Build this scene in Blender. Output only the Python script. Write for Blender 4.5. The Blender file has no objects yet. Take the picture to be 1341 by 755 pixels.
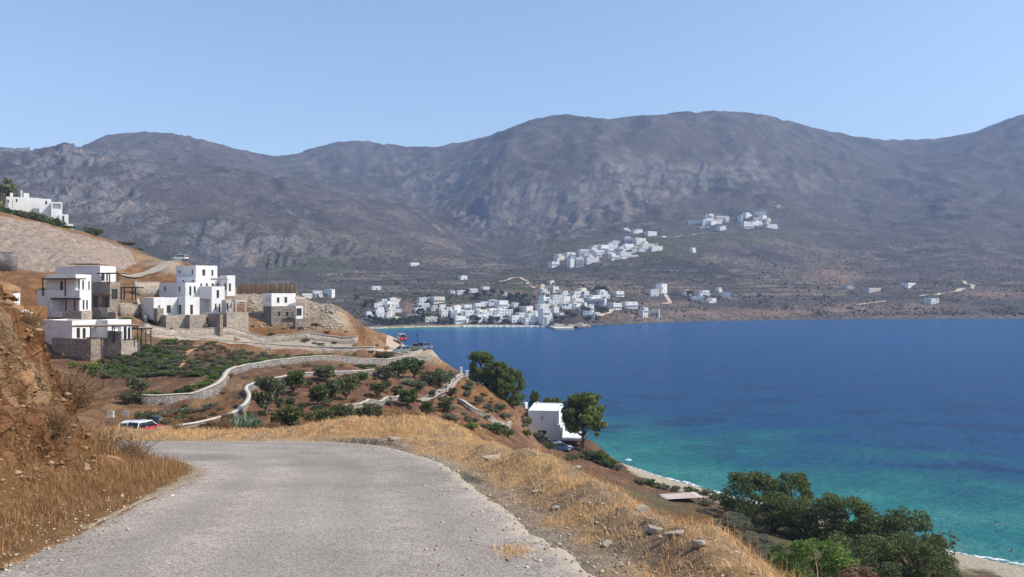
import bpy, bmesh, math, random
import numpy as np
from mathutils import Vector, Matrix, Euler

SC = bpy.context.scene
COL = SC.collection
R = math.radians
F, CX, CY, H = 1043.0, 670.5, 377.5, 32.0     # focal length in photo pixels, principal point, eye height above the sea

# ---------------------------------------------------------------- camera
cam_d = bpy.data.cameras.new('camera')
cam_d.sensor_width = 36.0
cam_d.lens = 36.0 * F / 1341.0
cam_d.clip_start, cam_d.clip_end = 0.1, 30000.0
cam = bpy.data.objects.new('camera', cam_d)
COL.objects.link(cam)
cam.location = (0, 0, H)
cam.rotation_euler = (R(90), 0, 0)
SC.camera = cam

# ---------------------------------------------------------------- sky, sun, exposure
SUN_AZ, SUN_EL = R(96), R(46)                 # azimuth clockwise from +Y (view direction)
world = bpy.data.worlds.new('World')
SC.world = world
world.use_nodes = True
wn = world.node_tree.nodes
wl = world.node_tree.links
bg = wn['Background']
sky = wn.new('ShaderNodeTexSky')
sky.sky_type = 'NISHITA'
sky.sun_disc = False
sky.sun_elevation = SUN_EL
sky.sun_rotation = SUN_AZ
sky.altitude = 30.0
sky.air_density = 1.0
sky.dust_density = 0.8
sky.ozone_density = 1.5
wl.new(sky.outputs[0], bg.inputs[0])
bg.inputs[1].default_value = 0.15
sun_d = bpy.data.lights.new('sun', 'SUN')
sun_d.energy = 3.6
sun_d.angle = R(0.53)
sun_d.color = (1.0, 0.93, 0.82)
sun = bpy.data.objects.new('sun', sun_d)
COL.objects.link(sun)
SUN_DIR = Vector((math.sin(SUN_AZ) * math.cos(SUN_EL), math.cos(SUN_AZ) * math.cos(SUN_EL), math.sin(SUN_EL)))
sun.rotation_euler = SUN_DIR.to_track_quat('Z', 'Y').to_euler()
vs = SC.view_settings
vs.view_transform = 'Standard'
vs.look = 'None'
vs.exposure = 0.5
vs.gamma = 1.0
vs.use_curve_mapping = False
SC.cycles.use_denoising = True
SC.cycles.volume_bounces = 0
SC.cycles.max_bounces = 6
SC.cycles.transparent_max_bounces = 8
SC.cycles.caustics_reflective = False
SC.cycles.caustics_refractive = False
SC.cycles.sample_clamp_indirect = 6.0

# ---------------------------------------------------------------- helpers
rng = np.random.default_rng(7)
random.seed(7)

def at(px, py, Y):
    """the point on the line of sight through a photo pixel at forward distance Y"""
    return Vector(((px - CX) / F * Y, Y, H + (CY - py) / F * Y))

def tag(o, label=None, cat=None, group=None, kind=None):
    if label: o['label'] = label
    if cat: o['category'] = cat
    if group: o['group'] = group
    if kind: o['kind'] = kind
    return o

def mesh_np(name, V, Fc, smooth=False):
    """mesh from numpy arrays; Fc (n,3) or (n,4)"""
    V = np.asarray(V, dtype=np.float32); Fc = np.asarray(Fc, dtype=np.int32)
    me = bpy.data.meshes.new(name)
    n, k = Fc.shape
    me.vertices.add(len(V)); me.vertices.foreach_set('co', V.ravel())
    me.loops.add(n * k); me.loops.foreach_set('vertex_index', Fc.ravel())
    me.polygons.add(n)
    me.polygons.foreach_set('loop_start', np.arange(0, n * k, k, dtype=np.int32))
    me.polygons.foreach_set('loop_total', np.full(n, k, dtype=np.int32))
    me.update(calc_edges=True)
    if smooth:
        me.polygons.foreach_set('use_smooth', np.ones(n, dtype=bool))
    return me

def vcol(me, name, C):
    a = me.color_attributes.new(name, 'FLOAT_COLOR', 'POINT')
    C = np.asarray(C, dtype=np.float32)
    if C.shape[1] == 3:
        C = np.concatenate([C, np.ones((len(C), 1), np.float32)], 1)
    a.data.foreach_set('color', C.ravel())

def link(name, me, mat=None, parent=None):
    o = bpy.data.objects.new(name, me)
    COL.objects.link(o)
    if mat is not None and me is not None and len(me.materials) == 0:
        me.materials.append(mat)
    if parent is not None:
        o.parent = parent
    return o

def empty(name, loc, rz=0.0):
    o = bpy.data.objects.new(name, None)
    o.empty_display_size = 0.3
    COL.objects.link(o)
    o.location = loc
    o.rotation_euler = (0, 0, rz)
    return o

def copy_tree(o, parent=None):
    c = o.copy(); COL.objects.link(c); c.parent = parent
    for ch in KIDS.get(o.name, ()):  # children recorded at build time
        copy_tree(ch, c)
    return c
KIDS = {}
def kid(o):
    KIDS.setdefault(o.parent.name, []).append(o); return o

def grid_faces(nr, nc):
    i = np.arange((nr - 1) * (nc - 1)); r, c = i // (nc - 1), i % (nc - 1)
    a = r * nc + c
    return np.stack([a, a + 1, a + nc + 1, a + nc], 1)

class MB:
    """collects simple solids; build() links them as one mesh object"""
    def __init__(s): s.v = []; s.f = []
    def add(s, vs_, fs):
        b = len(s.v); s.v += [tuple(v) for v in vs_]; s.f += [tuple(i + b for i in f) for f in fs]; return s
    def hexa(s, p):      # 8 points: bottom 4 (ccw), top 4
        return s.add(p, [(3, 2, 1, 0), (4, 5, 6, 7), (0, 1, 5, 4), (1, 2, 6, 5), (2, 3, 7, 6), (3, 0, 4, 7)])
    def box(s, x0, x1, y0, y1, z0, z1):
        return s.hexa([(x0, y0, z0), (x1, y0, z0), (x1, y1, z0), (x0, y1, z0), (x0, y0, z1), (x1, y0, z1), (x1, y1, z1), (x0, y1, z1)])
    def tube(s, a, b, r0, r1, n=7):
        a, b = Vector(a), Vector(b); d = (b - a)
        if d.length < 1e-6: return s
        q = d.to_track_quat('Z', 'Y')
        ring = [q @ Vector((math.cos(2 * math.pi * k / n), math.sin(2 * math.pi * k / n), 0)) for k in range(n)]
        vs_ = [a + r * r0 for r in ring] + [b + r * r1 for r in ring]
        fs = [(k, (k + 1) % n, n + (k + 1) % n, n + k) for k in range(n)] + [tuple(range(n - 1, -1, -1)), tuple(range(n, 2 * n))]
        return s.add(vs_, fs)
    def mesh(s, name, smooth=False):
        me = bpy.data.meshes.new(name); me.from_pydata(s.v, [], s.f); me.update()
        if smooth: me.polygons.foreach_set('use_smooth', np.ones(len(me.polygons), dtype=bool))
        return me
    def build(s, name, mat, parent=None, smooth=False):
        o = link(name, s.mesh(name, smooth), mat, parent)
        if parent is not None: kid(o)
        return o

# ---- gradient noise in numpy
_P = np.random.default_rng(11).permutation(512).astype(np.int64)
_P = np.concatenate([_P, _P])
_G = np.stack([np.cos(np.arange(512) * 2.399963), np.sin(np.arange(512) * 2.399963)], 1)
def perlin(x, y, seed=0):
    x = np.asarray(x, float) + seed * 17.31; y = np.asarray(y, float) - seed * 9.77
    xi = np.floor(x).astype(np.int64); yi = np.floor(y).astype(np.int64)
    xf, yf = x - xi, y - yi
    u = xf ** 3 * (xf * (xf * 6 - 15) + 10); v = yf ** 3 * (yf * (yf * 6 - 15) + 10)
    def g(ix, iy, dx, dy):
        h = _P[_P[ix & 511] + (iy & 511)]
        return _G[h, 0] * dx + _G[h, 1] * dy
    a = g(xi, yi, xf, yf); b = g(xi + 1, yi, xf - 1, yf)
    c = g(xi, yi + 1, xf, yf - 1); d = g(xi + 1, yi + 1, xf - 1, yf - 1)
    return 1.5 * ((a * (1 - u) + b * u) * (1 - v) + (c * (1 - u) + d * u) * v)
def fbm(x, y, octv=4, seed=0, gain=0.5):
    s = 0.0; a = 1.0; f = 1.0
    for k in range(octv):
        s = s + a * perlin(x * f, y * f, seed + k); a *= gain; f *= 2.03
    return s
def ridged(x, y, octv=4, seed=0, gain=0.5):
    s = 0.0; a = 1.0; f = 1.0; t = 0.0
    for k in range(octv):
        s = s + a * (1 - np.abs(perlin(x * f, y * f, seed + k)) * 1.6); t += a; a *= gain; f *= 2.03
    return s / t
def sstep(a, b, x):
    t = np.clip((np.asarray(x, float) - a) / (b - a), 0, 1); return t * t * (3 - 2 * t)
def blur1(Z, s, axis):
    n = int(3 * s) + 1; k = np.exp(-0.5 * (np.arange(-n, n + 1) / s) ** 2); k /= k.sum()
    pad = [(0, 0), (0, 0)]; pad[axis] = (n, n)
    P = np.pad(Z, pad, mode='edge'); out = np.zeros_like(Z)
    for i, w in enumerate(k):
        sl = [slice(None), slice(None)]; sl[axis] = slice(i, i + Z.shape[axis]); out += w * P[tuple(sl)]
    return out
def poly_dist(x, y, pts):
    """distance to an open polyline, arc length at the nearest point, and side (positive = left of travel)"""
    best = np.full(np.shape(x), 1e9); side = np.zeros(np.shape(x)); arc = np.zeros(np.shape(x)); s0 = 0.0
    for (ax, ay), (bx, by) in zip(pts[:-1], pts[1:]):
        dx, dy = bx - ax, by - ay; L = math.hypot(dx, dy)
        t = np.clip(((x - ax) * dx + (y - ay) * dy) / (L * L), 0, 1)
        qx, qy = x - (ax + t * dx), y - (ay + t * dy)
        d = np.hypot(qx, qy); m = d < best
        best = np.where(m, d, best); side = np.where(m, np.sign(dx * qy - dy * qx), side); arc = np.where(m, s0 + t * L, arc); s0 += L
    return best, arc, side
def in_poly(x, y, pts):
    c = np.zeros(np.shape(x), bool); n = len(pts)
    for i in range(n):
        (ax, ay), (bx, by) = pts[i], pts[(i + 1) % n]
        m = ((ay > y) != (by > y)) & (x < (bx - ax) * (y - ay) / ((by - ay) if by != ay else 1e-9) + ax)
        c ^= m
    return c
def spline(pts, step):
    """Catmull-Rom through points, resampled about every step"""
    P = [np.array(p, float) for p in pts]; P = [2 * P[0] - P[1]] + P + [2 * P[-1] - P[-2]]; out = []
    for i in range(1, len(P) - 2):
        n = max(1, int(np.linalg.norm(P[i + 1] - P[i]) / step))
        for k in range(n):
            t = k / n
            out.append(0.5 * ((2 * P[i]) + (-P[i - 1] + P[i + 1]) * t + (2 * P[i - 1] - 5 * P[i] + 4 * P[i + 1] - P[i + 2]) * t * t
                              + (-P[i - 1] + 3 * P[i] - 3 * P[i + 1] + P[i + 2]) * t ** 3))
    out.append(P[-2]); return np.array(out)

# ---- materials
def new_mat(name, rough=0.9, spec=0.2):
    m = bpy.data.materials.new(name); m.use_nodes = True
    b = m.node_tree.nodes['Principled BSDF']
    b.inputs['Roughness'].default_value = rough
    b.inputs['Specular IOR Level'].default_value = spec
    return m, m.node_tree.nodes, m.node_tree.links, b
def tex(n, l, kind, scale, coord, detail=4, rough=0.6, **kw):
    t = n.new({'noise': 'ShaderNodeTexNoise', 'vor': 'ShaderNodeTexVoronoi'}[kind])
    t.inputs['Scale'].default_value = scale
    if kind == 'noise':
        t.inputs['Detail'].default_value = detail; t.inputs['Roughness'].default_value = rough
    for k, v in kw.items(): setattr(t, k, v)
    l.new(coord, t.inputs['Vector'])
    return t
def ramp(n, l, src, stops, interp='LINEAR'):
    r = n.new('ShaderNodeValToRGB'); e = r.color_ramp.elements; r.color_ramp.interpolation = interp
    while len(e) < len(stops): e.new(0.5)
    for el, (p, c) in zip(e, stops):
        el.position = p; el.color = (c, c, c, 1) if isinstance(c, (int, float)) else (*c, 1)
    l.new(src, r.inputs[0]); return r
def mix(n, l, fac, a, b, mode='MIX'):
    m = n.new('ShaderNodeMix'); m.data_type = 'RGBA'; m.blend_type = mode
    for i, v in ((0, fac), (6, a), (7, b)):
        if isinstance(v, (int, float)): m.inputs[i].default_value = v
        elif isinstance(v, tuple): m.inputs[i].default_value = (*v, 1)
        else: l.new(v, m.inputs[i])
    return m.outputs[2]
def bump(n, l, b, height, strength=0.5, dist=0.1, prev=None):
    bp = n.new('ShaderNodeBump'); bp.inputs['Strength'].default_value = strength; bp.inputs['Distance'].default_value = dist
    l.new(height, bp.inputs['Height'])
    if prev is not None: l.new(prev, bp.inputs['Normal'])
    l.new(bp.outputs[0], b.inputs['Normal']); return bp.outputs[0]
def objcoord(n): return n.new('ShaderNodeTexCoord').outputs['Object']
def poscoord(n): return n.new('ShaderNodeNewGeometry').outputs['Position']
def math_node(n, l, op, a, b=None):
    m = n.new('ShaderNodeMath'); m.operation = op
    for i, v in enumerate((a, b)):
        if v is None: continue
        if isinstance(v, (int, float)): m.inputs[i].default_value = v
        else: l.new(v, m.inputs[i])
    return m.outputs[0]
# ================================================================ far terrain: the mountains across the bay
RIDGE = [(-250, 205), (-100, 196), (0, 193), (60, 194), (100, 194), (135, 178), (165, 173), (215, 173), (250, 178), (300, 192), (350, 203), (372, 204),
         (400, 197), (430, 188), (460, 183), (480, 185), (530, 191), (570, 192), (620, 183), (660, 170), (700, 155), (738, 149), (770, 153), (800, 155),
         (850, 150), (900, 146), (950, 145), (1000, 149), (1040, 160), (1080, 170), (1130, 180), (1180, 183), (1230, 181), (1270, 174), (1300, 163),
         (1341, 148), (1420, 130), (1600, 150)]
RIDGE_Y = [(-250, 2000), (0, 2050), (100, 2100), (165, 2150), (300, 2350), (372, 2500), (460, 2650), (570, 2600), (660, 2350), (738, 2250), (950, 2400),
           (1080, 2700), (1180, 2900), (1341, 2700), (1600, 2600)]
SHORE = [(-250, 330), (0, 400), (150, 450), (300, 520), (400, 570), (450, 612), (500, 638), (560, 661), (620, 664), (700, 662), (716, 655), (722, 640), (770, 640), (776, 690), (800, 703),
         (850, 735), (900, 767), (1000, 804), (1150, 832), (1341, 845), (1600, 880)]
LINES = [  # (px, photo row, forward distance) of lines running across the slope, from the shore up to the ridge
    [(-250, 377, 420), (0, 377, 500), (150, 376, 560), (300, 378, 640), (450, 398, 690), (500, 404, 700), (560, 402, 715), (640, 400, 715), (700, 402, 715), (760, 403, 720), (800, 409, 745), (900, 406, 800), (1000, 405, 835), (1150, 405, 870), (1341, 404, 890), (1600, 404, 920)],
    [(-250, 360, 550), (0, 360, 640), (150, 364, 720), (300, 368, 780), (450, 376, 820), (560, 380, 830), (660, 380, 830), (750, 380, 840), (850, 384, 870), (950, 385, 900), (1050, 386, 930), (1150, 386, 955), (1341, 384, 985), (1600, 380, 1000)],
    [(-250, 330, 760), (0, 335, 850), (150, 345, 920), (230, 349, 980), (300, 350, 1010), (370, 351, 1030), (450, 349, 1060), (560, 352, 1080), (660, 358, 1080), (750, 352, 1080), (850, 350, 1120), (950, 348, 1160), (1050, 355, 1180), (1150, 357, 1200), (1341, 352, 1230), (1600, 345, 1230)],
    [(-250, 270, 900), (0, 262, 1000), (150, 272, 1050), (230, 288, 1040), (300, 293, 1065), (360, 306, 1085), (420, 322, 1130), (500, 332, 1170), (560, 333, 1180), (610, 339, 1190), (660, 347, 1210), (700, 346, 1230), (750, 330, 1260), (850, 312, 1350), (950, 304, 1400), (1050, 318, 1420), (1150, 322, 1450), (1341, 315, 1480), (1600, 300, 1500)],
    [(-250, 214, 1250), (0, 216, 1330), (100, 217, 1330), (150, 232, 1300), (230, 250, 1260), (300, 262, 1270), (360, 270, 1290), (450, 287, 1330), (520, 298, 1350), (560, 308, 1350), (610, 330, 1330), (650, 343, 1330), (690, 338, 1380), (750, 312, 1430), (850, 289, 1540), (950, 283, 1600), (1050, 295, 1620), (1150, 300, 1680), (1341, 288, 1700), (1600, 270, 1700)],
    [(-250, 196, 1300), (0, 195, 1370), (100, 196, 1370), (140, 203, 1400), (200, 214, 1450), (280, 224, 1500), (350, 233, 1530), (450, 247, 1550), (520, 264, 1530), (560, 285, 1490), (610, 322, 1420), (650, 338, 1430), (690, 325, 1480), (750, 297, 1540), (850, 272, 1680), (950, 266, 1760), (1050, 275, 1800), (1150, 280, 1850), (1341, 270, 1900), (1600, 250, 1900)],
    [(-250, 206, 1600), (0, 203, 1700), (100, 205, 1700), (140, 207, 1700), (200, 218, 1750), (280, 230, 1800), (350, 243, 1850), (450, 258, 1900), (520, 277, 1850), (560, 293, 1750), (610, 316, 1650), (650, 312, 1620), (690, 295, 1640), (750, 268, 1680), (800, 252, 1740), (850, 250, 1800), (950, 248, 1920), (1050, 255, 1980), (1150, 262, 2050), (1341, 245, 2150), (1600, 225, 2150)],
    [(-250, 205, 1800), (0, 200, 1900), (100, 199, 1900), (165, 190, 1950), (250, 198, 2000), (350, 220, 2150), (450, 215, 2300), (560, 228, 2150), (610, 228, 1980), (660, 215, 1900), (700, 203, 1880), (750, 200, 1880), (850, 206, 1980), (950, 197, 2100), (1050, 208, 2250), (1150, 222, 2400), (1250, 216, 2400), (1341, 196, 2350), (1600, 185, 2300)],
]
FPX = np.arange(-250.0, 1601.0, 2.5)
FYR = np.concatenate([np.arange(330, 640, 6.0), np.arange(640, 1000, 2.6), np.arange(1000, 1500, 4.0), np.arange(1500, 2950, 8.0), np.arange(2950, 3320, 40.0)])
def _interp(tab, x, k): return np.interp(x, [t[0] for t in tab], [t[k] for t in tab])
_sh = _interp(SHORE, FPX, 1)
_ry, _rp = _interp(RIDGE_Y, FPX, 1), _interp(RIDGE, FPX, 1)
ZF = np.zeros((len(FYR), len(FPX)))
_ks = [(np.full_like(FPX, 0), _sh)]
_lines = [(_interp(L, FPX, 1), _interp(L, FPX, 2)) for L in LINES]
for c, px in enumerate(FPX):
    ys = [_sh[c] - 200, _sh[c] - 60, _sh[c]]; zs = [-9.0, -4.0, 0.0]
    ys += [_sh[c] + 7]; zs += [0.9 if px < 716 else 2.6]
    for (p, Y) in _lines:
        ys.append(Y[c]); zs.append(H + (CY - p[c]) / F * Y[c])
    ys.append(_ry[c]); zs.append(H + (CY - _rp[c]) / F * _ry[c])
    ys += [_ry[c] + 200, _ry[c] + 700]; zs += [zs[-1] - 25, zs[-1] - 300]
    ZF[:, c] = np.interp(FYR, ys, zs)
_Zs = blur1(blur1(ZF, 8, 1), 5, 0)
_nearshore = sstep(0, 90, FYR[:, None] - _sh[None, :])
ZF = ZF * (1 - _nearshore) + _Zs * _nearshore
FXg = (FPX[None, :] - CX) / F * FYR[:, None]; FYg = np.repeat(FYR[:, None], len(FPX), 1)
PXg = np.repeat(FPX[None, :], len(FYR), 0)
def fpy(Z): return CY - (Z - H) / FYg * F
# relief: gullies, spurs and broken cliffs
wx = FXg + 60 * fbm(FXg / 260, FYg / 260, 3, 5); wy = FYg + 60 * fbm(FXg / 260, FYg / 260, 3, 9)
rise = sstep(40, 220, ZF)
def ell(px, py, rx, ry, rot=0.0):
    a = PXg - px; b = fpy(ZF0) - py; c, s = math.cos(rot), math.sin(rot)
    return np.clip(1.4 - np.hypot((a * c + b * s) / rx, (-a * s + b * c) / ry), 0, 1) ** 0.7
ZF0 = ZF.copy()
CLIFF = np.clip(ell(300, 322, 95, 30, 0.25) + ell(125, 255, 90, 26, 0.15) + ell(70, 206, 85, 12) + ell(640, 262, 100, 55, 0.3) + ell(770, 268, 120, 36, -0.2) + 0.6 * ell(420, 322, 60, 18, 0.3)
                + 0.55 * ell(1000, 235, 150, 26, 0.1) + 0.6 * ell(560, 240, 80, 22, 0.4) + 0.4 * ell(850, 230, 120, 30) + 0.5 * ell(190, 225, 50, 14, 0.3), 0, 1)
CLIFF *= sstep(-0.25, 0.45, fbm(FXg / 120, FYg / 200, 3, 31) + CLIFF - 0.35)
gul = ridged(wx / 420, wy / 700, 4, 2) - 0.62
ZF += rise * 46 * gul * (0.35 + 0.65 * sstep(1200, 1700, FYg))
ZF += rise * 7 * fbm(wx / 70, wy / 110, 4, 14)
crag = ridged(wx / 46, (wy + 0.6 * ZF0) / 120, 4, 21, 0.6) - 0.6
ZF += CLIFF * (np.where(PXg < 480, 20, 12) * crag + 5 * fbm(FXg / 17, FYg / 22, 2, 41))
# stepped rock bands in the cliffs
st = 26.0; zz = ZF / st + 0.5 * fbm(FXg / 90, FYg / 90, 2, 51); fr = zz - np.floor(zz)
ZF += CLIFF * np.where(PXg < 480, 0.75, 0.4) * st * (sstep(0.25, 0.75, fr) - fr)
# farming terraces on the lower slopes
tm = sstep(16, 24, ZF0) * (1 - sstep(100, 150, ZF0)) * (1 - CLIFF) * sstep(330, 400, PXg) * (0.35 + 0.65 * sstep(-0.15, 0.2, fbm(FXg / 140, FYg / 140, 2, 61)))
TERR = tm
st = 4.6; zz = ZF / st + 0.35 * fbm(FXg / 60, FYg / 60, 2, 71); fr = zz - np.floor(zz)
ZF += tm * 0.95 * st * (sstep(0.42, 0.58, fr) - fr)
ZF += rise * 1.2 * fbm(FXg / 9, FYg / 13, 2, 81) + sstep(3, 20, ZF0) * 0.5 * fbm(FXg / 7, FYg / 7, 2, 82)
# rocky foreshore east of the harbour
ZF += sstep(740, 800, PXg) * np.exp(-((FYg - _sh[None, :] - 8) / 9.0) ** 2) * 1.8 * fbm(FXg / 5, FYg / 5, 3, 91)
# keep the skyline where the photograph has it
ang = (ZF - H) / FYg; cur = ang.max(0); tgt = (CY - _rp - 0.9 * perlin(FPX / 6, FPX * 0, 3)) / F
_fix = blur1((tgt - cur)[None, :].copy(), 14, 1)
ZF += _fix * FYg * sstep(0.45, 0.97, FYg / _ry[None, :])
ang = (ZF - H) / FYg; _fix = blur1((tgt - ang.max(0))[None, :].copy(), 3, 1)
ZF += _fix * FYg * sstep(0.85, 0.99, FYg / _ry[None, :])
_under = FYg < _sh[None, :]
ZF[_under] = np.minimum(ZF[_under], -0.2)

def zf(x, y):
    px = CX + F * np.asarray(x, float) / np.asarray(y, float)
    c = np.clip((px - FPX[0]) / 2.5, 0, len(FPX) - 1.001); r = np.clip(np.interp(y, FYR, np.arange(len(FYR))), 0, len(FYR) - 1.001)
    ci = c.astype(int); ri = r.astype(int); u, v = c - ci, r - ri
    return (ZF[ri, ci] * (1 - u) + ZF[ri, ci + 1] * u) * (1 - v) + (ZF[ri + 1, ci] * (1 - u) + ZF[ri + 1, ci + 1] * u) * v
def hit_far(px, py, ymin=500.0):
    c = min(max(int((px - FPX[0]) / 2.5), 0), len(FPX) - 1)
    rr = np.where((FYR > ymin) & (CY - (ZF[:, c] - H) / FYR * F <= py) & (FYR > _sh[c]))[0]
    Y = FYR[rr[0]] if len(rr) else 900.0
    x = (px - CX) / F * Y
    return Vector((x, Y, float(zf(np.array(x), np.array(Y)))))

# macro colour of the ground itself: rock, scrub, soil
slope = np.hypot(np.gradient(ZF, axis=0) / np.gradient(FYR)[:, None], np.gradient(ZF, axis=1) / np.gradient(FXg, axis=1))
def lerp(a, b, t): return a * (1 - t[..., None]) + b * t[..., None]
n1 = fbm(FXg / 180, FYg / 260, 4, 101); n2 = fbm(FXg / 40, FYg / 60, 3, 111); n3 = fbm(FXg / 14, FYg / 20, 3, 121)
Cf = np.zeros(ZF.shape + (3,)) + np.array((0.094, 0.080, 0.070))
Cf = lerp(Cf, np.array((0.063, 0.057, 0.048)), sstep(-0.1, 0.5, n1 + 0.4 * n2))
Cf = lerp(Cf, np.array((0.13, 0.113, 0.10)), sstep(0.1, 0.6, n2 + n3 * 0.6))
Cf = lerp(Cf, np.array((0.165, 0.158, 0.158)), np.clip(sstep(0.75, 1.25, slope) * (0.35 + 0.65 * CLIFF) + 0.5 * CLIFF * sstep(-0.1, 0.35, n3), 0, 1))
Cf = lerp(Cf, np.array((0.27, 0.205, 0.15)), CLIFF * sstep(0.25, 0.55, n2) * 0.5)
P_ = fpy(ZF)
def patch(px, py, rx, ry): return np.clip(1.3 - np.hypot((PXg - px) / rx, (P_ - py) / ry) + 0.25 * n3, 0, 1) * 1.0
green = np.clip(patch(760, 325, 110, 14) + patch(690, 372, 60, 20) + patch(400, 350, 70, 14) + patch(880, 320, 60, 16) + patch(1000, 312, 60, 10) + 0.7 * patch(600, 395, 60, 8), 0, 1)
Cf = lerp(Cf, np.array((0.085, 0.095, 0.045)), green * sstep(-0.25, 0.25, n2 + 0.3))
soil = np.clip(patch(800, 378, 70, 6) + patch(820, 415, 50, 7) + patch(535, 402, 14, 9) + patch(610, 400, 30, 5) + patch(860, 398, 50, 4) + patch(660, 384, 30, 5) + patch(1090, 362, 45, 12) + patch(1300, 385, 50, 7) + patch(960, 410, 120, 7) + 0.7 * patch(1150, 402, 120, 9) + patch(705, 388, 8, 14), 0, 1)
Cf = lerp(Cf, np.array((0.27, 0.185, 0.14)), soil * 0.85)
Cf = lerp(Cf, np.array((0.20, 0.14, 0.11)), TERR * 0.35 * sstep(0.0, 0.5, n2))
zz = ZF / 4.6 + 0.35 * fbm(FXg / 60, FYg / 60, 2, 71); fr = zz - np.floor(zz)
Cf = lerp(Cf, np.array((0.055, 0.055, 0.035)), TERR * sstep(0.72, 0.9, fr) * sstep(-0.3, 0.2, n2) * 0.75)
Cf = lerp(Cf, np.array((0.20, 0.165, 0.14)), TERR * sstep(0.4, 0.8, slope) * 0.75)
sand = (1 - sstep(3, 12, FYg - _sh[None, :])) * (1 - sstep(600, 720, PXg))
Cf = lerp(Cf, np.array((0.56, 0.47, 0.34)), sand)
rocky = np.exp(-((FYg - _sh[None, :] - 5) / 8.0) ** 2) * sstep(735, 800, PXg)
Cf = lerp(Cf, np.array((0.17, 0.14, 0.115)), rocky * 0.9)

m_far, n, l, b = new_mat('mountain_ground', 0.95, 0.1)
pc = poscoord(n); at_ = n.new('ShaderNodeAttribute'); at_.attribute_name = 'ground'
dot = tex(n, l, 'noise', 0.26, pc, 8, 0.8)
r1 = ramp(n, l, dot.outputs[0], [(0.40, 0.42), (0.50, 1.0), (0.60, 1.55)])
big = tex(n, l, 'noise', 0.03, pc, 5, 0.65)
r2 = ramp(n, l, big.outputs[0], [(0.3, 0.72), (0.7, 1.3)])
c1 = mix(n, l, 1.0, at_.outputs['Color'], r1.outputs[0], 'MULTIPLY')
c2 = mix(n, l, 1.0, c1, r2.outputs[0], 'MULTIPLY')
sp = tex(n, l, 'vor', 0.35, pc)
r3 = ramp(n, l, sp.outputs['Distance'], [(0.10, 1.0), (0.28, 0.0)])
sel = tex(n, l, 'noise', 0.018, pc, 3)
r4 = ramp(n, l, sel.outputs[0], [(0.42, 0.0), (0.6, 0.75)])
c3 = mix(n, l, math_node(n, l, 'MULTIPLY', r3.outputs[0], r4.outputs[0]), c2, (0.045, 0.05, 0.028))
l.new(c3, b.inputs['Base Color'])
bump(n, l, b, dot.outputs[0], 1.0, 3.2)
me = mesh_np('mountains', np.stack([FXg, FYg, ZF], -1).reshape(-1, 3), grid_faces(*ZF.shape), True)
vcol(me, 'ground', Cf.reshape(-1, 3))
o = link('mountains', me, m_far)
tag(o, 'grey brown scrub covered mountains behind the bay', kind='structure')

# ================================================================ the road bend beside the camera
ROAD_L = spline([(-4.0, -14), (-4.0, -6), (-4.05, 0), (-4.45, 6.6), (-5.05, 11), (-5.45, 13.6), (-6.0, 15.1), (-7.1, 16.4), (-9.2, 17.4), (-12, 18.2), (-16, 19.2), (-26, 22.5), (-36, 27)], 0.35)
ROAD_R = spline([(2.2, -14), (1.8, -6), (1.35, 0), (0.75, 6.6), (0.25, 8.6), (-0.33, 11.4), (-1.2, 15.3), (-2.3, 18.6), (-3.5, 20.8), (-5.0, 21.9), (-6.9, 22.1), (-9.0, 22.0), (-12, 22.6), (-16, 23.6), (-26, 27), (-36, 31.5)], 0.35)
ROAD_L = [tuple(p) for p in ROAD_L]; ROAD_R = [tuple(p) for p in ROAD_R]
ROAD_POLY = ROAD_L + ROAD_R[::-1]
def road_z(x, y):
    x = np.asarray(x, float); y = np.asarray(y, float)
    return 30.4 - 0.12 * np.minimum(y, 26) - 0.02 * np.maximum(y - 26, 0) - 0.035 * np.maximum(-x - 10, 0)
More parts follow.
